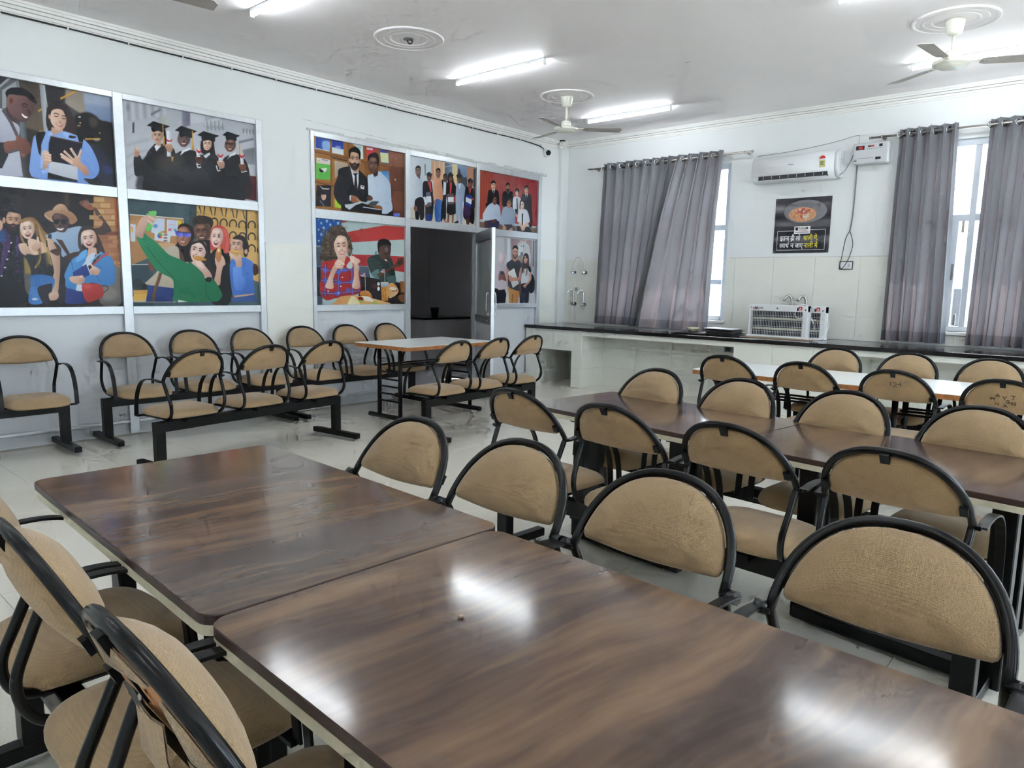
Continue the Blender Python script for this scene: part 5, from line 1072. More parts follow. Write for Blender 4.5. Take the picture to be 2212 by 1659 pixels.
    def scroll(x0, y0, x1, y1, w, sk, rib):
        A.l([(x0, y0), (x1, y1)], w, '#dfe1e8', False); A.l([(x0 + w * .3, y0), (x1 + w * .3, y1)], w * .25, '#b9bcc6', False); A.p([(rib[0] - 50, rib[1] - 30), (rib[0], rib[1]), (rib[0] + 46, rib[1] - 26), (rib[0] + 20, rib[1] + 26), (rib[0] - 20, rib[1] + 30)], '#c0323c')
        hx_, hy_ = x0 * .35 + x1 * .65, y0 * .35 + y1 * .65; A.p([(hx_ - 58, hy_ - 40), (hx_ + 10, hy_ - 62), (hx_ + 58, hy_ - 20), (hx_ + 50, hy_ + 60), (hx_ - 10, hy_ + 70), (hx_ - 44, hy_ + 20)], sk[0], g=(sk[1], 60)); A.l([(x0 * .55 + x1 * .45, y0 * .55 + y1 * .45 - 10), (x0 * .5 + x1 * .5, y0 * .5 + y1 * .5 - 4)], w, '#dfe1e8', False)
        for k in range(3): A.l([(hx_ - 40, hy_ - 20 + 26 * k), (hx_ + 44, hy_ - 8 + 26 * k)], 6, sk[1], False)
    scroll(752,560,758,960,64,('#d2a890','#9c735e'),(765,712)); A.q('790,960 830,960 820,1040 800,1030', '#c98f5e'); scroll(1205,850,1230,1090,56,('#7a5448','#4c302a'),(1228,872)); scroll(1555,940,1570,1150,56,('#dcb6a2','#a27a68'),(1560,945)); scroll(1890,960,1910,1210,52,('#8a5a48','#573528'),(1895,950)); A.l('1190,1060 1210,1130 1260,1120', 22, '#d8dade'); A.l('1495,1100 1520,1180 1560,1170', 20, '#d8dade'); A.l('1930,1190 1975,1190', 14, '#d8dade', False)

def art2(A):   # four friends, hat and red bag
    A.r(-900,-50,1750,1700,'#1b1618', g=('#241a18', 0)); A.q('890,100 945,110 940,330 900,300', '#5f4c30', blur=5, a=.8); A.q('240,60 270,60 280,320 240,320', '#2c2620', blur=4); A.q('1285,150 1640,170 1650,1140 1420,1140 1290,600', '#a5703f'); 
    rng_ = np.random.RandomState(4); cs = ('#b08a5e', '#a67a52', '#c7a271', '#9d6e4a', '#bd8f68')
    for j in range(6):
        for i in range(3): A.q([(1300 + 150 * i - 70 * (j % 2), 165 + 82 * j), (1440 + 150 * i - 70 * (j % 2), 170 + 82 * j), (1440 + 150 * i - 70 * (j % 2), 232 + 82 * j), (1300 + 150 * i - 70 * (j % 2), 226 + 82 * j)], cs[rng_.randint(5)])
    A.q('1575,160 1612,165 1625,640 1590,640', '#b4623e'); A.q('1500,640 1625,640 1630,690 1400,690', '#7a4434')
    for j in range(9):
        for i in range(4): A.q([(1380 + 120 * i - 60 * (j % 2), 700 + 58 * j), (1485 + 120 * i - 60 * (j % 2), 700 + 58 * j), (1485 + 120 * i - 60 * (j % 2), 744 + 58 * j), (1380 + 120 * i - 60 * (j % 2), 744 + 58 * j)], ('#a56c50', '#b27c5c', '#94604a', '#b98c66')[rng_.randint(4)])
    A.p('1400,1160 1660,1150 1680,1620 1380,1620', '#7d7670', g=('#5f5a55', 90)); A.e(1500,1500,120,90,'#8f8a84',a=.6,blur=6); A.q('320,980 450,1100 460,1260 340,1260', '#8a7440', blur=2); A.q('330,1220 460,1220 420,1620 340,1620', '#55524c', blur=2)
    # bearded man
    A.p('-200,640 40,560 160,640 290,620 330,760 320,1000 340,1400 370,1625 -400,1625', '#17151c', g=('#0e0d12', 0)); A.p('20,580 80,600 150,760 120,900 60,1100 30,1250 -20,1250 20,1000 40,800', '#3f2658', a=.9); A.p('220,700 260,720 270,900 250,1060 220,900', '#3c2456', a=.8)
    for k in range(70): A.e(rng_.choice([rng_.uniform(30, 140), rng_.uniform(215, 265)]), rng_.uniform(620, 1200), 7, 6, '#7a4a9c', a=.7)
    for k, (x, y) in enumerate(((155,795),(122,912),(98,1022),(70,1135),(22,1250))): A.e(x, y, 16, 12, '#c9c4d0')
    A.p('10,610 60,640 80,740 40,790 0,780 -30,700', '#2a4a7c'); A.p('100,600 270,600 250,680 160,690', '#17120f'); A.face(185,490,104,130,4,'#d0a68a','#9a6f58','closed','#17100e',10,'#221a18'); A.p('60,350 100,310 200,300 290,320 320,370 300,420 250,390 110,370 80,440 60,420', '#1a1a20'); A.e(55,485,20,44,'#c49a80'); A.p('-40,480 10,485 40,520 30,600 -20,640 -60,600', '#caa088'); hair_strands(A, '80,350 130,310 180,340', '#4a4a58', 14, 3, 5, 40)
    # blond woman
    A.p('300,480 380,440 470,450 540,520 600,620 680,720 720,1000 720,1140 690,1140 640,900 560,760 520,560 450,520 320,520 290,600 330,760 380,840 290,760 270,600', '#7a5836', g=('#a8824e', 60)); A.p('640,740 700,740 770,790 820,880 830,1160 810,1400 800,1560 700,1590 670,1540 720,1420 730,1160 700,980', '#d8b8a2', g=('#a8846e', 0)); A.p('260,810 360,800 380,840 460,860 490,940 460,990 330,960 270,890', '#dcbca6', g=('#b8927c', 60)); A.p('390,740 520,760 640,840 620,960 470,960 400,860', '#d9b8a2'); A.p('360,960 480,965 560,950 640,930 700,1000 730,1250 460,1260 420,1150', '#1b191b')
    A.face(378,610,98,128,-6,'#ecd2c2','#c39c86','open','#6a4a34',10,None,'#b4605c'); A.p('300,470 400,450 470,500 520,640 560,900 560,1040 500,1140 480,1130 540,1000 520,900 500,720 470,560 400,490 300,520', '#96714a', g=('#b8945c', 60)); hair_strands(A, '480,520 560,700 620,860 690,1100', '#c09a62', 16, 5, 6, 18); hair_strands(A, '480,520 530,800 545,950 500,1120', '#5f4428', 10, 6, 5, 12)
    A.p('440,840 500,770 520,720 540,760 560,830 540,880 500,905 450,890', '#dfbea8', g=('#b48d78', 60)); A.l('520,715 530,790', 26, '#e2c2ae', False)
    A.l('640,760 650,850', 16, '#161416', False); A.p('440,1240 720,1260 740,1400 600,1620 400,1620 420,1400', '#2d5f9e', g=('#4a86c8', 40)); A.e(480,1570,40,18,'#c2c8d4'); 
    for k in range(10): A.l([(430, 1420 + 18 * k), (560, 1400 + 20 * k)], 5, '#7aa8dc', False, a=.5)
    # man with the hat
    A.p('620,700 740,650 960,590 1120,570 1150,700 1100,900 980,960 860,990 820,850 700,740', '#a9bdd2', g=('#7d97b4', 60)); A.q('770,740 860,760 960,940 940,980', '#4a2e28'); A.p('870,1000 1000,930 1110,920 1090,970 960,1040', '#3c2824'); A.q('840,990 960,1010 900,1150 840,1120', '#2a2024'); A.q('660,685 710,670 710,740 665,730', '#22304c'); A.p('1300,600 1380,580 1420,500 1340,430 1290,330 1320,310 1400,420 1530,610 1500,650 1380,690', '#5e423a', g=('#3c2a28', 60)); A.p('1090,240 1190,200 1250,260 1290,310 1260,345 1180,320', '#5f4238', g=('#b0603a', 60)); A.e(1190,255,50,34,'#8f8288',a=.45,blur=2); A.l('1325,440 1390,415', 18, '#b98a6a', False)
    A.p('740,430 760,400 900,400 960,480 950,560 900,640 850,650 790,630 750,560', '#6a4c44', g=('#38262a', 10)); A.p('610,400 660,360 760,340 900,340 1000,380 1060,450 1060,500 1000,540 960,530 940,450 860,400 760,390 720,440 730,510 640,460', '#b58c6a', g=('#94694c', 30)); A.p('725,335 770,280 830,255 890,275 940,340 950,370 860,345 760,345', '#c9a286', g=('#a57e62', 60)); A.l('612,410 700,480 740,505', 8, '#e0bd9e'); A.p('745,480 810,470 820,510 780,540 750,525', '#0e0c0e'); A.p('840,480 920,480 910,530 860,545 845,520', '#0e0c0e'); A.l('740,480 930,485', 9, '#16100e', False); A.p('780,590 830,600 880,590 860,618 810,618', '#efe8e2'); A.e(830,560,20,10,'#22161a')
    A.p('690,910 750,880 830,870 845,910 810,970 760,960', '#3b2824', g=('#57392e', 60)); A.p('740,790 780,800 840,870 800,890', '#4a3028')
    # woman in denim
    A.p('1080,680 1130,580 1220,560 1300,600 1350,680 1400,800 1450,960 1380,1080 1330,1000 1330,700 1230,620 1120,680 1130,850 1210,900 1130,920 1080,840', '#2c2120', g=('#4a3226', 60)); A.q('1220,850 1320,860 1340,960 1200,980', '#cfa794'); A.p('1190,990 1310,930 1260,1090 1130,1110', '#c4cddc'); A.face(1225,740,104,124,-8,'#e9cdbe','#bd9482','open','#2a1c18',10,None,'#b0524e',-.06)
    A.p('980,1040 1100,960 1200,900 1180,1040 1130,1130 1240,1180 1300,1080 1390,960 1370,910 1480,960 1560,1040 1590,1280 1540,1380 1380,1370 1240,1350 1130,1480 920,1420 900,1300 890,1230', '#4f92cf', g=('#356fae', 60)); A.l('980,1040 1010,1180', 10, '#2c5c94'); A.l('1250,1070 1330,980 1400,930', 20, '#6fb0e4'); A.l('1350,1110 1440,1160', 8, '#2c5c94'); A.l('1380,1180 1330,1250 1400,1340', 10, '#2f629c'); A.p('1380,1000 1450,940 1500,950 1400,1010 1300,1100 1280,1090', '#c04448'); A.p('1110,930 1200,890 1170,1000 1040,1060', '#63a6e0')
    A.q('1005,1200 1195,1085 1245,1230 1130,1290 1010,1260', '#1d3c92', g=('#152c70', 60)); A.l('1195,1090 1250,1235', 12, '#d8dce4', False); A.p('960,1270 1060,1250 1140,1250 1170,1300 1150,1340 1080,1370 980,1330', '#ddb9a6', g=('#b58c78', 60)); A.l('1100,1270 1140,1245', 22, '#e4c4b2', False); A.p('1235,1170 1290,1120 1360,1150 1380,1190 1340,1240 1250,1220', '#e2c0ae', g=('#b58d7a', 60)); A.l('1245,1080 1290,1140', 24, '#e2c0ae', False)
    for k in range(3): A.l([(1090, 1290 + 20 * k), (1160, 1295 + 18 * k)], 5, '#9a6f5e', False); A.l([(1240, 1180 + 18 * k), (1310, 1190 + 18 * k)], 5, '#9a6f5e', False)
    A.q('1060,1370 1150,1370 1150,1480 1040,1460', '#c4cddc'); A.p('910,1430 1080,1460 1150,1480 1180,1620 890,1620', '#2b3f86', g=('#1e2f6e', 0)); A.p('520,1420 680,1360 720,1380 680,1620 590,1620', '#2a2630'); A.p('820,1380 900,1400 890,1620 800,1600', '#2b2730'); A.p('670,1510 720,1470 800,1480 800,1560 700,1590', '#d9b8a4', g=('#b28c78', 60))
    A.p('1130,1370 1280,1355 1380,1370 1425,1450 1420,1530 1340,1580 1190,1605', '#c33b36', g=('#8e2426', 60)); A.e(1210,1400,50,20,'#e0675c',a=.6,blur=3); A.l('1400,1390 1470,1390 1490,1430 1430,1480', 10, '#2a2022')

def art3(A):   # five friends taking a selfie with pizza
    A.r(-50,-50,2150,1700,'#3d5258', g=('#4c6268', 0)); A.r(-50,1030,400,1700,'#33474e'); A.q('970,60 1085,90 1085,620 970,600', '#33444a'); A.q('1080,95 2060,190 2060,1300 1080,900', '#c39a58', g=('#d2ac6a', 40)); A.q('1845,180 1868,185 1868,900 1845,880', '#2b2622')
    for k in range(9): A.q([(1110 + 85 * k, 105 + 9 * k), (1130 + 85 * k, 107 + 9 * k), (1140 + 85 * k + (18 if k % 2 == 0 else -30), 230 + 10 * k), (1130 + 85 * k + (18 if k % 2 == 0 else -30), 230 + 10 * k)], '#2c241c')
    for j in range(3):
        for k in range(6):
            cx, cy = 1355 + 146 * k, 370 + 14 * k + 185 * j + (0 if k < 4 else -10)
            t = np.linspace(2.6, 6.85, 12); A.l(np.c_[cx + 55 * np.cos(t), cy + 72 * np.sin(t)], 19, '#2e261e')
    A.q('1620,560 1860,600 1880,900 1700,900', '#b98e50', a=.3)
    A.q('35,230 870,300 880,640 870,700 60,1030 40,700', '#b28455', g=('#a87a4c', 90)); A.l('35,240 870,305 875,420', 16, '#d4d6d2', False); A.l('70,1022 400,1015', 14, '#c8cac4', False)
    A.q('45,385 130,395 125,665 50,655', '#c9cfd8'); A.e(70,475,24,44,'#d88a70'); A.e(64,485,16,30,'#c9c060'); A.q('370,290 585,305 580,490 430,540 370,520', '#c3cdde'); A.e(440,420,36,30,'#5a86c0'); A.q('615,320 790,335 780,580 620,570', '#cdd2e0')
    for k in range(6): A.q([(640, 345 + 22 * k), (765, 352 + 22 * k), (765, 362 + 22 * k), (640, 355 + 22 * k)], ('#a9b4d8', '#b9c0dc', '#c89aa8')[k % 3])
    A.q('640,460 690,462 690,500 640,498', '#c66a78'); A.q('720,465 770,468 770,498 720,496', '#5aa0c8'); A.q('790,330 840,335 850,400 790,400', '#dcc93c'); A.q('430,500 680,560 660,680 420,640', '#cfd4dc'); A.e(510,570,40,44,'#d8b83c'); A.p('510,570 480,530 510,525 548,560', '#5a9a4c'); A.p('510,570 475,550 472,590 505,612', '#3a5ab0'); A.p('510,570 505,612 540,600', '#c0483c')
    for k in range(9): A.e(575 + 20 * (k % 3), 560 + 45 * (k // 3), 10, 12, '#6a4a3c')
    A.p('480,690 560,680 740,700 700,760 560,780', '#c9a27c'); A.e(240,1380,70,70,'#1f2a2e'); A.e(160,1330,80,90,'#222d30',a=.8); A.q('90,1420 330,1415 330,1500 100,1500', '#c99a4a'); A.p('100,1500 180,1480 310,1480 300,1580 110,1590', '#d8aa50'); A.q('90,1580 760,1570 760,1610 90,1610', '#b8a890')
    # man with short dreads
    A.p('1050,400 1080,340 1200,310 1290,350 1310,440 1290,600 1230,660 1130,660 1060,580 1040,480', '#6a4a3e'); A.face(1160,520,118,145,-4,'#7c5848','#4a332a','smile','#16100e',10,None,'#5c3430',-.05); A.p('1030,390 1020,310 1110,260 1220,265 1310,300 1340,380 1300,470 1280,390 1170,385 1060,400 1040,440', '#2a201c'); hair_strands(A, '1040,360 1080,290 1130,280', '#4a3a2e', 12, 7, 8, 60); A.q('1050,640 1290,640 1300,900 1040,800', '#18181a')
    # woman with glasses
    A.p('790,460 830,400 930,390 1020,450 1040,600 1000,700 970,1000 860,960 700,860 640,850 760,720 790,600', '#1d1719'); A.p('640,840 720,760 790,690 800,740 700,850', '#1d1719'); A.p('560,800 780,740 830,960 960,1000 760,1240 720,1400 300,1330 330,1260 480,1100', '#c4b8a4', g=('#a89c8a', 60)); A.q('800,740 880,900 900,1000 830,980', '#5a3a30'); A.face(880,580,112,150,3,'#b07a5e','#7a4e40','smile','#1c1210',10,None,'#8a4a44',-.1); A.p('780,470 830,390 930,385 1000,440 1040,560 990,520 930,440 850,430', '#1b1517'); A.p('760,505 860,520 855,585 790,585 755,550', '#3a3aa8', g=('#8a90e0', 30)); A.p('870,520 985,530 985,580 920,600 875,580', '#3a3aa8', g=('#8a90e0', 30)); A.l('740,505 860,520 985,530', 10, '#1f2a6a'); A.p('330,960 420,1080 400,1120 340,1090', '#6e4636')
    A.q('330,1340 720,1390 720,1600 290,1600', '#2a4488', g=('#1c2f66', 60)); A.l('520,1150 480,1280 420,1450 400,1600', 50, '#5f432f'); A.l('505,1160 460,1300 400,1500', 10, '#8a6444', a=.7)
    # red-haired woman
    A.p('1300,560 1340,450 1430,410 1530,460 1590,570 1600,700 1570,850 1500,890 1400,830 1310,800 1290,700', '#b5403c', g=('#d25a4c', 30)); A.p('1280,880 1420,760 1560,840 1600,900 1610,1600 1300,1600 1200,1100', '#17171a'); A.face(1395,600,96,150,6,'#edcfc4','#c49a8e','open','#8a5a4c',10,None,'#b4504e',-.04); A.p('1300,560 1350,440 1440,410 1500,460 1520,650 1500,820 1560,840 1600,700 1570,520 1500,430 1400,405 1320,460', '#c04a42'); hair_strands(A, '1500,470 1560,620 1540,840', '#d8685a', 14, 9, 7, 16)
    # woman at the right
    A.p('1620,650 1680,580 1760,560 1850,610 1890,720 1880,850 1830,900 1800,760 1740,640 1680,620', '#2c2122'); A.face(1705,715,92,130,4,'#ddb8a4','#ab8270','closed','#2a1c18',30,None,'#b06a5e',-.08); A.p('1640,620 1700,570 1800,580 1880,680 1890,800 1850,900 1810,850 1830,720 1770,640', '#2a2021'); A.e(1850,820,26,40,'#c89c88'); A.p('1610,960 1720,930 1830,910 1960,990 1990,1080 1960,1180 1980,1400 1960,1490 1700,1510 1640,1480 1600,1200', '#4f7fd0', g=('#3a66b4', 60)); A.p('1660,1060 1780,1070 1800,1180 1850,1240 1840,1360 1750,1430 1670,1380 1650,1200', '#6a9ae6', g=('#4a78c8', 60)); A.l('1790,1180 1850,1280 1800,1400', 12, '#3a64b0', a=.7); A.q('1660,1505 1970,1470 1980,1500 1680,1545', '#caa08c'); A.q('1640,1540 1980,1490 2040,1600 1630,1600', '#3a5c98', g=('#2c4a80', 0)); A.p('1970,1010 2030,1040 2040,1150 1980,1190 1960,1120', '#4a3028'); A.p('1600,830 1700,900 1760,860 1790,1000 1770,1060 1700,1050 1680,960 1600,900', '#e2c0ae', g=('#b88e7c', 60)); A.p('1585,810 1650,790 1760,810 1750,835 1600,830', '#d8a860')
    A.p('1370,900 1440,860 1500,900 1530,1010 1490,1060 1460,1200 1440,1340 1350,1310 1390,1080 1370,1000', '#dcb8a4', g=('#b48c78', 60)); A.p('1370,880 1400,770 1440,730 1470,830 1450,960 1410,980', '#d09a58', g=('#b06a40', 60)); A.e(1425,800,20,30,'#f0d8b0',a=.8)
    # woman in green
    A.p('1000,680 1100,640 1210,670 1260,800 1300,1000 1320,1160 1200,1000 1130,980 1000,980 970,860', '#2b2022'); A.face(1105,815,122,168,14,'#eccfc2','#c49c90','open','#241a18',20,None,'#b4605a',-.14); A.p('990,720 1060,655 1160,650 1240,740 1270,920 1330,1100 1380,1200 1230,1000 1220,800 1130,680', '#2a1f20')
    A.p('150,590 250,530 350,600 480,700 640,860 800,930 940,1000 1010,980 1100,1080 1180,1180 1330,1240 1430,1380 1480,1490 1440,1570 1330,1600 760,1600 720,1480 710,1260 520,1150 400,1040 280,860 210,740', '#23855a', g=('#1a6c48', 60))
    for k in range(16): A.l([(190 + 42 * k, 640 + 40 * k), (300 + 42 * k, 590 + 38 * k)], 6, '#15563a', False, a=.5)
    for k in range(20): A.l([(740 + 28 * k, 1240 + 6 * k), (760 + 26 * k, 1590)], 6, '#186444', False, a=.55)
    A.l('300,740 420,900 560,1060 730,1230', 16, '#12503a', a=.7, blur=1); A.l('1220,1300 1240,1500 1330,1590', 14, '#12503a', a=.7, blur=1); A.q('790,1570 960,1600 790,1610', '#d8d8d4')
    A.p('1000,990 1060,960 1140,960 1230,1060 1310,1170 1310,1250 1220,1250 1180,1160 1080,1060', '#e2c2b2', g=('#b99082', 60))
    for k in range(3): A.l([(1060 + 36 * k, 950 + 8 * k), (1110 + 34 * k, 1050 + 16 * k)], 30, '#e8cabb', False)
    A.l('1215,1260 1310,1235', 40, '#1c1c20', False); A.e(1268,1255,44,40,'#17171b'); A.p('1030,900 1120,890 1220,930 1230,955 1140,965 1050,950', '#d9a24e', g=('#b87a3a', 60))
    A.q('300,230 330,190 440,180 462,200 440,290 370,500 275,500', '#7fd07a', g=('#5cb45c', 60)); A.e(325,215,10,14,'#2c4a2c'); A.p('130,480 200,320 280,260 370,255 450,300 440,340 410,345 400,410 330,370 300,440 260,540 240,610 170,590 130,560', '#dab4a2', g=('#b08876', 60)); A.l('330,270 440,330', 30, '#e0bcaa', False); A.l('310,320 400,400', 30, '#e0bcaa', False)

def art4(A):   # two men with a book before pigeonholes
    A.q('30,40 1750,400 1750,1700 30,1500', '#a5733c', g=('#7a4a2a', 10)); A.q('1440,360 1740,430 1740,1640 1500,1560', '#6a3c28', g=('#542c20', 60)); A.p('1440,360 1720,430 1720,660 1460,600', '#8c5a48', a=.8)
    for x0, x1 in ((335,365),(665,700),(985,1010),(1230,1265)): A.l([(x0, 120), (x1, 1450)], 34, '#8a5a2e', False); A.l([(x0 + 14, 120), (x1 + 14, 1450)], 6, '#5c3818', False)
    for y0, y1 in ((355,640),(920,1150),(1440,1700)): A.l([(40, y0), (1500, y1 + 120 if y0 > 500 else y1)], 44, '#8e5c32', False); A.l([(40, y0 + 24), (1500, (y1 + 120 if y0 > 500 else y1) + 24)], 10, '#55311a', False)
    A.q('60,70 330,130 325,370 50,315', '#c4d0e4'); A.q('65,100 330,150 325,350 60,300', '#22389c', g=('#4a78c8', 0)); A.p('190,180 320,190 320,330 200,320', '#8ab0e0'); A.q('365,140 580,180 590,440 370,395', '#cfd8dc'); A.q('365,140 580,180 585,330 370,285', '#2c3f9e'); A.q('435,255 535,280 530,330 430,300', '#7a90d0')
    A.q('735,215 950,255 960,515 900,510 880,320', '#ccd6d2'); A.e(885,300,40,34,'#8ab4c8',a=.8); A.q('1015,275 1205,300 1200,420 1080,520 1020,500', '#c23a44'); A.q('1020,290 1140,310 1140,350 1020,330', '#d8c8cc'); A.q('1270,340 1425,365 1440,610 1295,585', '#c9d4a8'); A.q('1270,335 1425,360 1425,400 1270,385', '#3f3c96'); A.q('1295,570 1440,592 1440,610 1295,588', '#3a4a8c')
    A.q('75,480 335,530 335,910 60,880', '#6cc05a', g=('#58b04c', 60)); A.q('75,480 335,530 335,620 75,585', '#d8ccc4'); A.p('140,700 270,680 250,740 200,770 150,760', '#dfe4dc'); A.p('130,685 210,740 190,765 140,750', '#1c261c'); A.l('95,560 140,530', 10, '#8aa84a', False); A.l('180,520 290,545', 12, '#5a5a9c', False)
    A.q('415,540 665,590 670,660 420,880', '#b8a898', g=('#a08870', 60)); A.q('370,460 665,530 665,560 370,500', '#5a4030'); A.q('80,1000 350,1010 345,1410 60,1400', '#23222a'); A.q('120,1000 200,1060 330,1065 300,1090 190,1080', '#c4c0bc'); A.e(212,1215,46,74,'#c49a86'); A.p('160,1150 210,1120 260,1150 250,1180 170,1180', '#1a181e'); A.l('140,1290 220,1400', 10, '#a8a8b4', False); A.q('415,1260 545,1350 540,1440 420,1420', '#a9c93c'); A.q('1290,730 1440,740 1450,950 1300,900', '#3a6cae', g=('#7ab0dc', 60)); A.e(1560,900,16,20,'#c8b4a0'); A.e(1575,505,14,14,'#b89c8c'); A.q('1525,1530 1650,1530 1650,1600 1530,1590', '#5a6cc0'); A.q('1510,1110 1700,1120 1700,1480 1530,1480', '#7a4a34', a=.6); A.l('1505,1100 1705,1110', 22, '#4a2818', False)
    # man in white shirt
    A.p('1040,860 1110,800 1260,740 1330,800 1450,940 1480,1060 1490,1300 1510,1400 1500,1480 1400,1550 1310,1540 1300,1400 1040,1320', '#c3d0de', g=('#a8b8cc', 0)); A.q('1300,1540 1400,1550 1510,1480 1530,1600 1310,1570', '#17151a'); A.l('1360,1330 1420,1360', 8, '#8c9cb4', False); A.l('1150,900 1200,940 1210,1100', 6, '#94a6bc', a=.6)
    A.q('1110,740 1240,740 1230,820 1170,850', '#3a2620'); A.face(1150,620,102,160,2,'#7a5646','#46302a','closed','#120c0a',30,None,'#6a3c36'); A.p('1040,560 1050,450 1120,400 1200,390 1250,470 1255,600 1220,620 1200,500 1100,480 1060,540', '#17120f')
    # man in black suit
    A.p('500,700 710,650 780,690 880,720 1020,860 1040,900 1040,1290 900,1330 560,1390 420,1230 400,1100 430,960 480,840', '#26252c', g=('#18181d', 0)); A.q('540,1380 900,1320 1310,1480 1310,1560 545,1480', '#131217'); A.q('710,650 870,720 870,1000 845,1080 780,1000', '#d2d6de'); A.q('760,780 860,780 830,820 850,1080 790,1010 800,830', '#17161b'); A.q('700,640 740,780 780,1010 740,900', '#1a1a1f'); A.q('875,720 880,900 850,1080 900,900', '#1a1a1f'); A.q('910,1000 980,1020 975,1085 905,1065', '#d8d4d8'); A.q('925,1015 968,1028 964,1050 925,1038', '#9a4a60')
    A.q('730,640 880,640 860,770 770,760', '#b98f76'); A.face(800,530,102,176,3,'#d4ae94','#a07a64','closed','#120d0c',20,'#1d1614'); A.p('690,470 690,340 760,290 830,290 900,360 905,480 880,520 870,420 780,380 720,400 710,520', '#161214'); A.e(698,530,14,40,'#c49a84'); A.e(898,580,12,40,'#b48a74')
    A.p('700,1230 730,1190 830,1220 880,1270 930,1320 900,1330 830,1340 780,1340 720,1300', '#a8704e', g=('#86543a', 60)); A.l('830,1260 920,1330', 26, '#b47c58', False); A.q('700,1200 730,1190 715,1300 700,1290', '#d8d8dc'); A.p('1030,1220 1070,1190 1130,1230 1130,1280 1070,1300 1030,1270', '#5a3a2e')
    A.p('605,1370 760,1350 900,1310 1000,1320 1100,1290 1240,1300 1130,1330 1040,1370 930,1340 820,1380 700,1470 620,1420', '#c4ccd2', g=('#9aa4ac', 30), sm=False); A.p('1040,1370 1120,1310 1260,1310 1180,1400', '#3a4048', sm=False); A.l('950,1415 1300,1470', 16, '#c8ccd4', False)

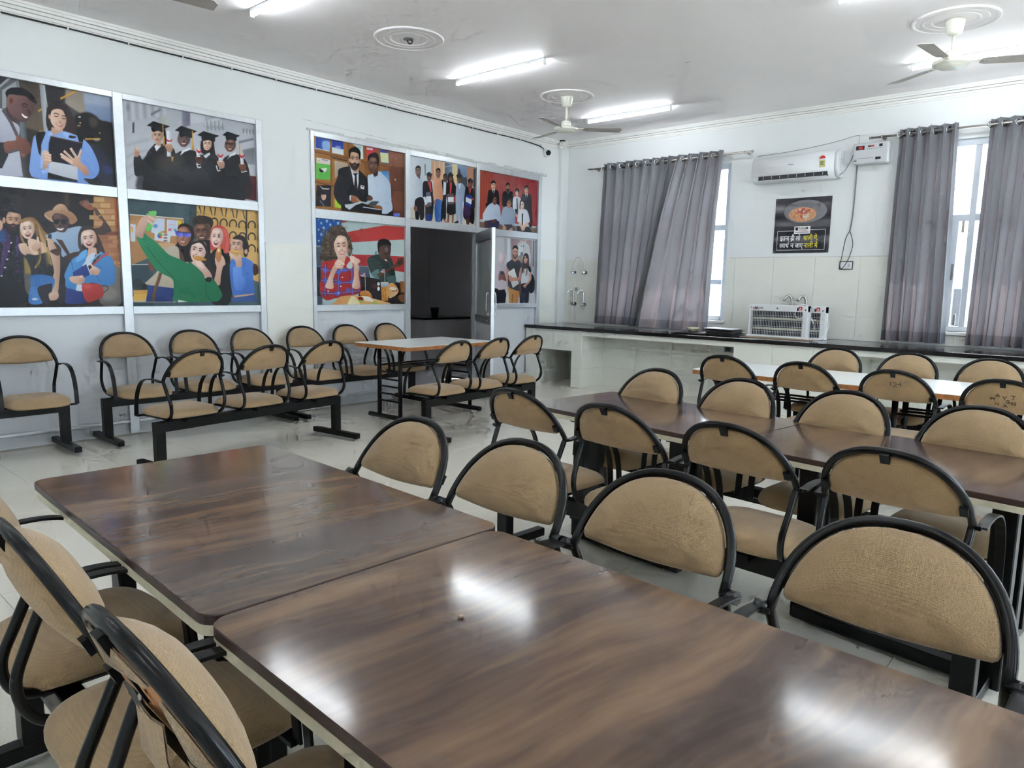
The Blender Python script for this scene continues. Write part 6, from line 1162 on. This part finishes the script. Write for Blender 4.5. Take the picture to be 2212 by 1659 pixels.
def art5(A):   # seven people outside a campus building
    A.r(-50,-50,1650,1700,'#c4ccd4'); A.q('45,60 540,160 540,700 60,700', '#c9d0d6', g=('#b4bec6', 0)); A.q('270,120 530,160 530,640 280,600', '#b9c3ca'); A.q('380,260 410,250 410,520 390,500', '#6d747c', blur=1)
    A.q('535,165 840,225 840,620 535,640', '#c09478', g=('#d2b090', 0))
    for k in range(6): A.l([(610 + 100 * (k % 3), 180), (610 + 100 * (k % 3), 560)], 10, '#dcc8a8', False)
    for k in range(16): A.l([(540, 190 + 26 * k), (840, 240 + 24 * k)], 5, '#a87a5c', False, a=.5)
    A.q('840,225 1010,255 1010,620 840,620', '#55606c', g=('#7a94b4', 0)); A.l('840,320 1005,285', 14, '#c8ccd0', False); A.q('1005,250 1120,275 1120,700 1005,700', '#d2bd92'); A.q('1120,275 1340,310 1340,780 1120,760', '#7c92b4', g=('#4a5666', 90)); A.p('1130,480 1160,350 1200,480 1260,560 1330,560 1330,780 1150,760', '#3a444c', blur=2); A.q('1335,310 1480,340 1480,760 1335,780', '#b48468')
    for k in range(14): A.l([(1340, 330 + 34 * k), (1480, 352 + 32 * k)], 6, '#8a5c48', False, a=.6)
    A.q('1480,350 1540,360 1540,1640 1480,1640', '#3a3c42'); A.q('60,1180 1540,1250 1540,1650 60,1520', '#b0aca0', g=('#c4beb0', 90)); A.q('560,1250 630,1200 620,1460 560,1460', '#aebfa8')
    def person(x, top, hw, hh, skin, shade, cap=False, rot=0, hair='#18130f'):
        A.face(x, top + hh, hw, hh, rot, skin, shade, 'closed', '#140e0c', 30); A.p([(x - hw, top + hh * .8), (x - hw * .9, top + hh * .25), (x, top - hh * .05), (x + hw * .9, top + hh * .25), (x + hw, top + hh * .8), (x + hw * .6, top + hh * .45), (x - hw * .6, top + hh * .45)], hair)
        if cap: A.q([(x - hw * 1.5, top + hh * .1), (x, top - hh * .55), (x + hw * 1.6, top + hh * .25), (x + hw * .2, top + hh * .6)], '#22222a'); A.p([(x - hw, top + hh * .1), (x + hw, top + hh * .3), (x + hw, top + hh * .75), (x, top + hh * .5), (x - hw, top + hh * .65)], '#1c1c22')
    # 1 white shirt
    A.p('170,600 240,540 330,600 350,800 340,1040 180,1060 150,900 170,1200 130,1220 60,1180 120,700', '#ccd3dc', g=('#aab4c2', 0)); A.p('180,1050 350,1020 380,1380 350,1500 290,1500 270,1380 260,1490 190,1490 170,1300', '#1b191d'); A.q('225,480 290,500 280,590 240,560', '#6a4c44'); person(242,290,60,125,'#9a807a','#5c4644'); A.p('150,1200 210,1200 220,1280 180,1320 150,1280', '#8a5c4a')
    # 2 gown
    A.p('350,680 440,630 540,650 560,780 590,1100 570,1380 540,1520 410,1510 400,1230 350,1050', '#1d1c22'); A.q('410,1380 550,1380 545,1520 410,1510', '#26387e'); A.q('440,620 530,660 545,880 520,880', '#b4484c'); person(488,470,48,85,'#7a5646','#4a342c',True); A.q('420,880 515,875 550,1190 380,1210 410,1000', '#5a6070'); A.q('415,980 530,970 540,1110 430,1115', '#ccd0d8'); A.q('350,990 400,985 450,1150 400,1180', '#c9d0dc'); A.e(445,1185,40,36,'#7a5040')
    # 3 peach shirt
    A.p('590,600 680,560 740,590 800,700 810,1060 770,1100 640,1070 600,1100 570,900', '#d09a7c', g=('#b88064', 0)); A.p('620,1070 780,1090 770,1300 740,1540 630,1530', '#2f5296', g=('#4a74b4', 0)); person(690,345,50,110,'#9c6e58','#6c483a'); A.e(620,1110,28,44,'#8a5c46')
    # 4 dark jacket
    A.p('770,620 830,640 900,680 890,960 870,1000 860,1480 800,1470 750,1540 760,1200 800,960', '#1c1c22'); A.q('810,640 870,650 860,940 800,950', '#ccd2da'); person(848,470,44,95,'#6a4c44','#3c2a26'); A.q('800,1470 890,1560 860,1560 800,1500', '#a84038')
    # 5 gown woman
    A.p('890,700 960,640 1040,660 1100,800 1110,1000 1080,1080 1080,1360 890,1360 890,1100 870,900', '#1b1b20'); A.p('910,500 960,480 1020,540 1040,700 1000,680 980,560 920,700 900,620', '#17120f'); A.q('950,660 1000,670 980,910 950,910', '#b83c40'); A.p('1050,970 1110,960 1100,1060 1060,1130', '#b83c40'); person(968,480,44,95,'#7a5442','#4c3228',True); A.q('910,915 1035,915 1040,1155 905,1155', '#54585c'); A.q('905,995 1040,990 1040,1105 905,1100', '#cfd3d8'); A.q('900,1360 940,1360 930,1560 890,1550', '#7a5440'); A.q('1000,1380 1040,1380 1030,1570 1000,1570', '#7a5440'); A.e(910,1540,26,20,'#a84038'); A.e(910,950,26,34,'#7a5442')
    # 6 grey suit
    A.p('1100,700 1160,670 1230,690 1290,780 1300,960 1270,1110 1240,1120 1230,1590 1180,1590 1160,1240 1140,1540 1100,1540 1080,1120', '#9aa8bc', g=('#7d8ca4', 0)); A.q('1135,680 1195,680 1170,820', '#d8dce4'); A.l('1165,690 1160,800', 14, '#b8bcc8', False); person(1160,500,46,95,'#7a5648','#4a342c',True); A.p('1040,1570 1130,1520 1140,1570', '#1c1a20')
    # 7 gown with blue folder
    A.p('1300,790 1380,770 1460,790 1510,900 1500,1100 1490,1560 1400,1560 1260,1450 1260,1200', '#19191e'); A.p('1280,1200 1400,1220 1390,1470 1300,1450', '#3a2048'); A.q('1365,780 1450,790 1390,940', '#b23a40'); person(1410,610,46,90,'#7c5446','#4c342c',True,8); A.q('1320,925 1450,975 1420,1230 1300,1160', '#26348c'); A.q('1315,990 1445,1050 1430,1160 1305,1090', '#ccd2dc'); A.e(1460,1040,26,30,'#a04a44'); A.q('1310,1460 1390,1480 1380,1610 1320,1600', '#4a2c24')

def art6(A):   # seven people in front of a red panelled wall
    A.r(-50,-50,1650,1700,'#9a3a34', g=('#8e2c32', 0)); A.p('420,100 1000,180 1050,900 500,1000', '#a5605c', a=.6, blur=14); A.p('80,60 350,100 330,900 80,1200', '#a04a34', a=.7, blur=10)
    for k in range(22): A.l([(110 + 66 * k, 60 + 11 * k), (105 + 64 * k, 1420)], 5, '#6e2428', False, a=.6)
    for k in range(11): A.l([(140 + 132 * k, 60 + 22 * k), (135 + 128 * k, 1420)], 7, '#bf6a50', False, a=.25, blur=1)
    A.q('80,1235 1500,1420 1500,1470 80,1310', '#a8acb0'); A.q('80,1310 1500,1470 1500,1620 80,1500', '#6e5e54')
    def suit(x, top, hw, hh, sh, bot, skin, shade, hair='#15131a', beard=None):
        A.p([(x - sh, top + hh * 2.4), (x - sh * .5, top + hh * 2.0), (x + sh * .5, top + hh * 2.0), (x + sh, top + hh * 2.5), (x + sh, bot), (x - sh, bot)], '#1b1b21', g=('#121217', 0)); A.q([(x - hw * .7, top + hh * 1.85), (x + hw * .7, top + hh * 1.85), (x + hw * .2, top + hh * 3.3)], '#d2d4da'); A.q([(x - 12, top + hh * 2.05), (x + 14, top + hh * 2.05), (x + 20, top + hh * 3.2), (x - 4, top + hh * 3.2)], '#17161c')
        A.face(x, top + hh, hw, hh, 0, skin, shade, 'closed', '#17120f', 10, beard); A.p([(x - hw, top + hh * .9), (x - hw * 1.02, top + hh * .25), (x, top - hh * .1), (x + hw * 1.02, top + hh * .25), (x + hw, top + hh * .9), (x + hw * .7, top + hh * .5), (x - hw * .6, top + hh * .55)], hair)
    suit(408,290,54,115,128,920,'#e0bca0','#b48c74'); suit(768,340,46,108,120,980,'#b48a70','#80583f','#17130f','#241a16'); A.p('620,700 660,560 700,760 640,900', '#3a2026', a=.6)
    A.p('900,720 960,680 1030,690 1090,760 1080,1000 1010,1120 950,1110 890,980', '#cdd0d8', g=('#b4b8c2', 0)); A.q('980,720 1002,720 1015,1010 990,1010', '#17171c'); A.p('940,1000 1015,1010 1000,1160 970,1120', '#1a1a20'); A.e(980,1150,32,40,'#c09078'); A.face(995,580,44,92,0,'#e6c6b4','#b8907e','closed','#1c1614'); A.p('950,560 960,500 1000,480 1040,510 1045,640 1020,560 990,530', '#1c1818')
    suit(1225,415,50,105,118,1080,'#dcb49a','#a8806a')
    A.p('220,860 280,850 260,960 230,960', '#15141a'); A.p('1280,1060 1370,1070 1360,1420 1290,1400', '#17171c'); A.q('640,910 655,915 650,980 640,970', '#c4c4c8')
    # seated
    A.p('280,900 390,830 500,870 570,960 590,1250 560,1320 500,1300 480,1250 270,1270 230,1290 160,1290 150,1130 200,1020', '#c3cedc', g=('#a8b6ca', 0)); A.q('250,1275 500,1270 560,1310 540,1460 250,1440', '#2c2a48'); A.p('190,1290 240,1290 260,1400 240,1460 190,1440', '#5a3428'); A.p('360,1290 440,1240 490,1250 440,1330 400,1340', '#5c3a30'); A.face(445,780,52,110,4,'#8a5a46','#54362c','closed','#1a100e',20); A.p('395,740 410,680 450,662 490,690 495,740 450,700', '#2a1a16')
    A.p('660,960 760,920 870,950 930,1040 950,1300 900,1420 850,1430 840,1370 700,1360 660,1420 580,1300 610,1100', '#a3b0c4', g=('#8a97ae', 0)); A.q('680,1370 860,1370 960,1520 640,1500', '#3c3a44'); A.p('640,1430 700,1400 730,1480 680,1520 640,1500', '#c49078'); A.p('800,1490 880,1450 870,1540 800,1530', '#c08c74'); A.face(800,850,60,118,2,'#c08a70','#8c5c48','smile','#1c1412',10); A.p('740,830 750,760 800,735 850,765 860,860 840,800 780,780', '#17120f'); A.l('750,835 850,840', 8, '#3a2c28', False)
    A.p('1040,1040 1170,990 1260,1060 1310,1300 1260,1330 1280,1420 1140,1400 1040,1330 1000,1280', '#d0d3da', g=('#b9bcc6', 0)); A.q('1110,1100 1145,1100 1140,1390 1110,1390', '#15151a'); A.q('1000,1400 1110,1440 1280,1420 1370,1560 990,1550', '#15151a'); A.p('1020,1300 1070,1310 1130,1420 1220,1330 1290,1320 1200,1450 1170,1520 1110,1520 1080,1430', '#dcb49c', g=('#b48a74', 60)); A.face(1110,900,56,118,-4,'#eacbb8','#bd9482','smile','#1c1614',10); A.p('1060,880 1070,790 1130,760 1180,800 1190,960 1160,980 1170,860 1110,800 1085,850 1075,990 1060,980', '#171417'); A.q('1300,1100 1370,1080 1370,1380 1310,1400', '#1c1c22', a=.9)

def art7(A):   # lunch before a painted flag
    A.r(-50,-50,1800,1800,'#9fb3b4', g=('#b0c0be', 0)); A.q('20,20 500,70 490,300 480,540 30,540', '#1e56a4', g=('#17427e', 90))
    for (x, y, r_) in ((120,120,36),(225,80,46),(355,70,30),(165,210,40),(435,120,44),(290,150,38),(70,240,30),(120,330,40),(75,450,32),(70,50,24),(330,220,34),(230,300,36)):
        t = np.arange(10) * np.pi / 5 - np.pi / 2; rr = np.where(np.arange(10) % 2 == 0, r_, r_ * .42); A.q(np.c_[x + rr * np.cos(t) * .75, y + rr * np.sin(t)], '#b9c6ce')
    A.q('495,70 620,90 500,120', '#a43c3c'); A.q('610,290 880,235 1300,165 1690,195 1690,425 1100,455 680,480', '#ad3434', g=('#b8403c', 0)); A.q('690,700 1200,715 1690,745 1690,1040 1500,1010 1000,930 690,900', '#a02f33', g=('#b23a3a', 0)); A.q('690,480 1690,425 1690,745 1100,715 690,705', '#a4b8b8', g=('#b2c2c0', 0)); A.p('1120,680 1160,640 1140,700', '#3a5a8c', blur=2); A.e(870,245,30,26,'#6a2a30',a=.6,blur=3); A.q('830,920 1000,940 1040,1150 840,1080', '#5c6a78', g=('#3c4656', 60)); A.r(-20,560,140,1700,'#4c5660',blur=2); A.q('30,930 110,920 110,1480 30,1480', '#22242c'); A.q('40,925 110,918 110,940 40,945', '#3a7ab4'); A.q('820,1100 1690,1250 1690,1660 820,1660', '#231c1e')
    # man
    A.p('980,800 1050,740 1190,700 1400,740 1470,900 1500,1060 1500,1260 1340,1220 1180,1170 1050,1060 1000,930', '#33433e', g=('#24302e', 0)); A.p('1060,1050 1190,980 1200,1160 1080,1120', '#5d7f80'); A.p('1340,1140 1500,1100 1500,1250 1400,1230', '#46605e')
    for k in range(14): A.e(1010 + 33 * k % 420, 800 + (k * 67) % 340, 26, 14, '#4c5f50', a=.6)
    A.p('1180,500 1210,440 1290,415 1390,460 1420,560 1410,700 1380,830 1310,850 1230,760 1180,650', '#684a3e', g=('#3a2822', 0)); A.p('1170,520 1200,440 1290,412 1390,450 1425,540 1330,520 1220,560 1190,680', '#15100f'); A.e(1335,610,36,50,'#8a8088',a=.6,blur=3); A.l('1310,690 1350,695', 10, '#0e0908', False); A.l('1380,690 1405,695', 8, '#0e0908', False); A.p('1305,790 1345,810 1355,835 1315,820', '#efe6e0'); A.e(1365,740,16,22,'#4a3028'); A.e(1310,745,20,14,'#6a4638',a=.6,blur=2); A.p('1180,1060 1440,930 1500,870 1560,800 1640,770 1660,850 1600,920 1480,960 1300,1060 1200,1130', '#6e4a3c', g=('#4a3028', 60)); A.hand(1580,850,70,80,-20,'#4a302a','#221512'); A.p('1060,1280 1160,1250 1170,1310 1100,1340', '#4a2e26')
    # curly woman
    rng_ = np.random.RandomState(8); A.p('280,230 330,180 430,160 540,200 600,290 650,400 690,520 690,680 640,740 600,620 590,400 480,330 400,360 380,560 400,700 430,820 300,860 160,820 90,770 130,640 120,500 180,360', '#4e4034', g=('#3a2e28', 60))
    for k in range(230):
        a_ = rng_.uniform(0, 2 * np.pi); x, y = (rng_.uniform(120, 380), rng_.uniform(230, 840)) if k % 3 else (rng_.uniform(590, 690), rng_.uniform(380, 720))
        if k % 7 == 0: x, y = rng_.uniform(300, 580), rng_.uniform(175, 300)
        t = np.linspace(0, 3.6, 6) + a_; A.l(np.c_[x + 20 * np.cos(t), y + 24 * np.sin(t)], 8, ('#7d6a56', '#94806a', '#2c221e', '#5c4c3e')[k % 4], a=.75)
    A.q('440,720 580,740 580,860 500,1000 420,860', '#d2a892'); A.face(488,560,128,206,-4,'#e9ccba','#bf947e','smile','#3a2a22',20,None,'#b4605a',.06,'#2a1c18',True); A.p('360,480 380,340 480,310 590,360 620,440 560,370 450,350 400,400', '#4a3c32'); 
    A.p('150,840 300,830 420,800 500,1030 580,760 640,760 700,830 830,990 850,1200 860,1330 840,1420 700,1470 400,1520 220,1560 110,1460 90,1280 120,1100 110,960', '#b8322e', g=('#9a2628', 60))
    for (x0, y0, x1, y1, w) in ((110,960,480,1060,44),(340,1010,830,980,44),(120,1190,420,1180,50),(350,1240,860,1210,46),(110,1420,420,1440,52),(380,1430,850,1380,46),(450,1010,430,1480,40),(200,880,190,1480,40),(690,950,700,1460,40)): A.l([(x0, y0), (x1, y1)], w, '#33409c', False, a=.62, blur=2); A.l([(x0, y0 + 4), (x1, y1 + 4)], 8, '#a8b8f0', False, a=.75)
    for (x, y) in ((450,1030),(190,1000),(455,1230),(200,1190),(430,1430),(560,1000),(690,1220),(620,1370)): A.e(x, y, 50, 40, '#4a6ad0', a=.8, blur=4)
    A.e(515,1132,14,13,'#e8e0dc'); A.e(485,1300,14,13,'#e8e0dc'); A.e(250,1392,14,13,'#e8e0dc'); A.e(445,1425,12,11,'#e8e0dc')
    A.p('290,1050 360,900 420,960 380,1060 340,1180 345,1340 200,1320 240,1180', '#e4c4b0', g=('#c09a84', 0)); A.p('370,870 430,795 500,820 560,880 560,900 490,880 500,960 420,970 380,940', '#e8cab8', g=('#c49c88', 60)); A.l('430,830 550,890', 26, '#ecd0c0', False); A.l('400,880 490,900', 26, '#ecd0c0', False); A.l('395,930 480,940', 24, '#e8c8b6', False)
    A.p('740,960 820,960 820,1100 840,1330 700,1320 730,1130', '#e2c0ac', g=('#bd967f', 0)); A.p('655,750 720,735 770,770 820,790 850,840 810,890 810,980 740,990 720,880 680,860', '#e8cab8', g=('#c49c88', 60)); A.l('670,770 700,850', 24, '#ecd0c0', False); A.l('720,770 730,860', 24, '#ecd0c0', False); A.l('790,800 760,890', 24, '#e8c8b6', False); A.p('590,920 620,870 660,830 700,870 705,940 660,975 610,960', '#bfc9c8')
    # food
    A.p('390,1580 460,1500 620,1470 840,1480 1100,1530 1400,1640 400,1650', '#c2905a', g=('#d8ab74', 0)); A.p('620,1600 680,1500 740,1490 800,1560 840,1640 640,1650', '#d8cfa4'); 
    for k in range(26): x, y = rng_.uniform(640, 830), rng_.uniform(1500, 1640); A.l([(x, y), (x + rng_.uniform(-40, 40), y + rng_.uniform(-30, 30))], 12, ('#e4dcb4', '#c9b87e')[k % 2], False)
    A.p('840,1420 900,1380 1000,1390 1060,1460 1070,1530 1000,1500 860,1480', '#c98a4a', g=('#a8682f', 90)); A.p('860,1490 1000,1490 1090,1560 1070,1600 940,1570', '#d8d2c4'); A.p('800,1510 880,1500 910,1550 840,1560', '#8a2e22'); A.p('830,1560 900,1560 920,1600 860,1600', '#8aa84a'); A.p('1060,1590 1180,1590 1170,1630 1080,1630', '#a3b45a'); A.p('900,1580 1060,1590 1060,1630 920,1630', '#d0a468')
    A.p('1370,1290 1430,1235 1500,1270 1560,1360 1540,1440 1440,1510 1380,1500', '#b98a54', g=('#d2b088', 60)); A.p('1390,1250 1450,1235 1510,1290 1470,1320 1400,1300', '#c88c4e'); A.p('1390,1340 1470,1310 1520,1350 1470,1380', '#d8d0bc'); A.l('1440,1390 1540,1380', 18, '#9a3c2c', False); A.p('1550,1480 1690,1460 1690,1600 1600,1580', '#7a5236')
    A.q('1232,1300 1378,1300 1370,1570 1250,1570', '#b07032', g=('#d29448', 0)); A.q('1228,1220 1380,1220 1376,1310 1232,1310', '#c4ccd0', g=('#8e979c', 90)); A.q('1590,1200 1690,1200 1690,1420 1605,1410', '#9a6230'); A.q('1588,1150 1690,1150 1690,1205 1590,1205', '#b4c0c4')
    for k in range(24): A.e(rng_.uniform(1245, 1365), rng_.uniform(1330, 1550), 9, 16, ('#d8a45c', '#7a4a1e')[k % 2], a=.6)
    A.e(1190,1255,24,34,'#ccd6dc'); A.e(1190,1345,24,40,'#ccd6dc')
    for (x, y, h_) in ((865,1050,330),(1228,975,250)): A.l([(x + 72, y), (x + 82, y + h_)], 9, '#d8d2c8', False); A.q([(x, y), (x + 78, y + 6), (x + 76, y + 74), (x + 4, y + 66)], '#d0c4cc'); A.q([(x, y), (x + 34, y + 4), (x + 34, y + 38), (x + 2, y + 34)], '#3a4a8c'); [A.l([(x + 36, y + 14 + 14 * k), (x + 76, y + 17 + 14 * k)], 6, '#b84a4c', False) for k in range(4)]

def art8(A):   # three students in an arched corridor
    A.r(-500,-50,1100,1700,'#c0c2c6', g=('#b4b4b8', 0)); A.q('280,100 345,110 340,700 270,700', '#ccd2d6'); A.q('190,90 275,100 270,500 210,450', '#a9adb2', blur=2); A.q('345,110 840,150 850,900 380,700', '#9a8288', g=('#a48e90', 0)); A.p('540,140 650,170 740,140 700,200 600,200', '#c2b4ae', sm=False); A.p('510,700 510,260 580,195 650,185 730,220 785,320 800,700', '#b4b8ba', g=('#c4c6c6', 0)); A.q('520,300 630,230 640,500 520,520', '#cfd4d6'); A.e(600,285,14,14,'#5a646c'); A.e(650,285,16,18,'#5a646c'); A.q('580,430 640,420 640,520 580,510', '#6c7478', blur=2); A.q('500,505 630,505 620,700 510,700', '#968c82'); A.q('840,150 1000,160 960,1640 860,1640', '#b4b6bc', g=('#8e9298', 0)); A.l('885,160 870,760', 16, '#33353a', False); A.l('960,260 930,1560', 10, '#4a4d52', False); A.q('-500,1400 950,1380 940,1650 -500,1650', '#c0c0c2')
    A.p('-60,740 120,700 250,760 250,1000 240,1300 80,1300 -60,1320', '#c9c0c6', g=('#b4aab2', 0)); A.q('80,1300 215,1285 255,1400 230,1600 90,1600', '#1c1d28'); A.p('-80,1290 80,1300 90,1600 -60,1600', '#1c1d28'); A.e(160,560,62,150,'#d2b8be',g=('#b89aa0', 0)); A.e(130,540,60,120,'#e2d4d8',a=.7,blur=8); A.p('80,940 130,870 200,880 230,980 250,1090 150,1060 80,1080', '#8a5c58', g=('#6c4444', 0)); A.q('100,860 200,870 200,940 130,960', '#4a4a56')
    # man
    A.p('260,800 330,840 310,1100 300,1240 320,1300 280,1300 250,1000', '#c08e78'); A.q('300,1240 560,1310 520,1600 320,1600', '#c18c50', g=('#a87238', 0)); A.q('385,1390 420,1390 400,1600 375,1600', '#7a4e24', a=.7); A.p('270,680 330,630 400,590 510,600 590,660 615,740 560,860 550,1080 555,1310 430,1290 300,1210 300,1000 320,860 260,760', '#2e2e36', g=('#3c3c48', 200)); A.q('400,540 490,540 500,620 450,650 400,610', '#b58470'); A.face(462,440,62,128,3,'#cf9f8a','#9c6c5a','smile','#1c1412',20,'#4a342c'); A.p('395,350 420,290 470,270 520,300 530,360 500,350 450,330 400,370', '#1c1917'); A.q('290,890 435,795 545,1150 405,1255', '#d6d6d2', g=('#c4c4c0', 60)); A.p('310,1020 350,960 400,1010 560,990 560,860 600,780 620,900 610,1030 560,1080 420,1090 350,1110', '#cf9c86', g=('#a87460', 60))
    # woman
    A.p('640,560 670,470 720,450 770,510 780,700 760,760 740,960 700,980 660,900 610,900 620,720', '#2a1e1e', g=('#3a2622', 90)); A.p('640,850 720,800 810,800 830,880 760,930 740,1150 600,1170 590,1100', '#cdd0d4', g=('#b8bcc2', 0)); A.p('830,930 890,1000 910,1200 880,1340 800,1370 770,1200 800,1040', '#15151b'); A.p('760,740 800,760 830,850 800,900 760,820', '#1c1c22'); A.face(700,580,52,104,4,'#d2a690','#a27662','smile','#241816',20); A.p('640,600 660,500 700,460 750,500 740,580 690,510 660,600 640,800 620,760', '#291d1d'); A.p('590,1170 740,1140 790,1220 780,1390 760,1600 680,1600 660,1540 650,1600 565,1600 580,1300', '#23233a', g=('#191928', 0)); A.p('770,930 820,900 830,1060 720,1200 690,1250 640,1200 720,1140 790,1050', '#d0a088', g=('#a97a66', 60)); A.p('560,1080 585,1080 600,1250 575,1440 555,1440', '#5c3a34'); hair_strands(A, '650,640 640,780 650,900', '#4a322a', 10, 4, 7, 14); hair_strands(A, '740,640 730,800 710,960', '#4a322a', 10, 5, 7, 14)

ARTS = [
 (art0, (1.275, 2.52, 2.205, 2.96), ((-154.3, 136.1), (239.7, 210.8), (250.6, 404.7), (-134.0, 364.5)), (0, 160, 6.635), '#4a4a4e', 'print of two students reading a black tablet, topmost at the left picture edge'),
 (art1, (2.60, 3.85, 2.205, 2.96), ((261.0, 214.9), (549.1, 269.5), (554.2, 436.4), (271.5, 406.9)), (260, 205, 7.213), '#a9adb6', 'print of four graduates in black gowns holding rolled diplomas'),
 (art2, (1.275, 2.52, 1.165, 2.115), ((-131.6, 391.2), (251.8, 427.4), (265.0, 661.6), (-107.3, 665.2)), (0, 400, 6.381), '#1c1819', 'print of laughing friends, one in a tan hat, one with a red bag'),
 (art3, (2.60, 3.85, 1.165, 2.115), ((272.7, 429.3), (554.8, 455.9), (560.9, 658.7), (285.3, 661.4)), (275, 430, 7.214), '#41565c', 'print of a selfie group, a green sweater in front, eating pizza'),
 (art4, (4.52, 5.78, 2.20, 2.955), ((675.1, 294.4), (872.6, 331.7), (873.0, 470.5), (678.1, 450.3)), (675, 285, 8.732), '#8a5a30', 'print of two men with an open book before wooden pigeonholes'),
 (art5, (5.855, 7.0, 2.19, 2.945), ((883.0, 335.5), (1027.0, 362.6), (1025.7, 488.1), (883.3, 473.4)), (880, 330, 10.368), '#b9bec4', 'print of seven people standing outside a brick building, above the doorway'),
 (art6, (7.06, 8.29, 2.175, 2.925), ((1033.8, 367.2), (1161.3, 390.8), (1158.9, 504.0), (1032.5, 491.2)), (1030, 365, 11.443), '#93332f', 'print of a suited group before a red panelled wall'),
 (art7, (4.52, 5.78, 1.16, 2.10), ((678.5, 470.7), (873.0, 488.7), (873.5, 656.5), (682.2, 658.5)), (680, 468, 8.64), '#9fb3b4', 'print of a curly-haired woman in a plaid shirt before a painted flag'),
 (art8, (7.06, 8.29, 1.155, 2.085), ((1032.3, 505.9), (1158.6, 517.4), (1155.6, 654.4), (1030.7, 655.7)), (1070, 505, 10.7), '#bcbec2', 'print of students in a pale arched corridor, half hidden by the door leaf'),
]
def print_mat(name, img):
    t = NT(name); tc = t.n('ShaderNodeUVMap'); im = t.n('ShaderNodeTexImage'); im.image = img; im.extension = 'EXTEND'; t.l(tc.outputs[0], im.inputs[0])
    v = t.coord(); rr = t.ramp(t.noise(v, 3, 2), [(0.3, (0.26,) * 3), (0.7, (0.30,) * 3)])
    t.set(Base_Color=im.outputs[0], Roughness=rr, Specular_IOR_Level=0.22); return t.m
for k, (fn, (y0, y1, z0, z1), cor, zm, base, label) in enumerate(ARTS):
    w_ = 520; h_ = int(w_ * (z1 - z0) / (y1 - y0)); A_ = Art(w_, h_, zm, cor, base); fn(A_); img = A_.done('photo_print_%d' % k, seed=k)
    X = XL - 0.016; me = bpy.data.meshes.new('photo_print')
    V = [(X, y0, z0), (X, y1, z0), (X, y1, z1), (X, y0, z1), (X - 0.006, y0, z0), (X - 0.006, y1, z0), (X - 0.006, y1, z1), (X - 0.006, y0, z1)]
    me.from_pydata(V, [], [(0, 1, 2, 3), (4, 7, 6, 5), (0, 4, 5, 1), (1, 5, 6, 2), (2, 6, 7, 3), (3, 7, 4, 0)]); uv = me.uv_layers.new(name='UVMap')
    for li, c in zip(range(4), ((0, 0), (1, 0), (1, 1), (0, 1))): uv.data[li].uv = c
    me.materials.append(print_mat('print_%d' % k, img)); tag(obj('photo_print', me), label, 'photo print', 'photo prints on the partition wall')
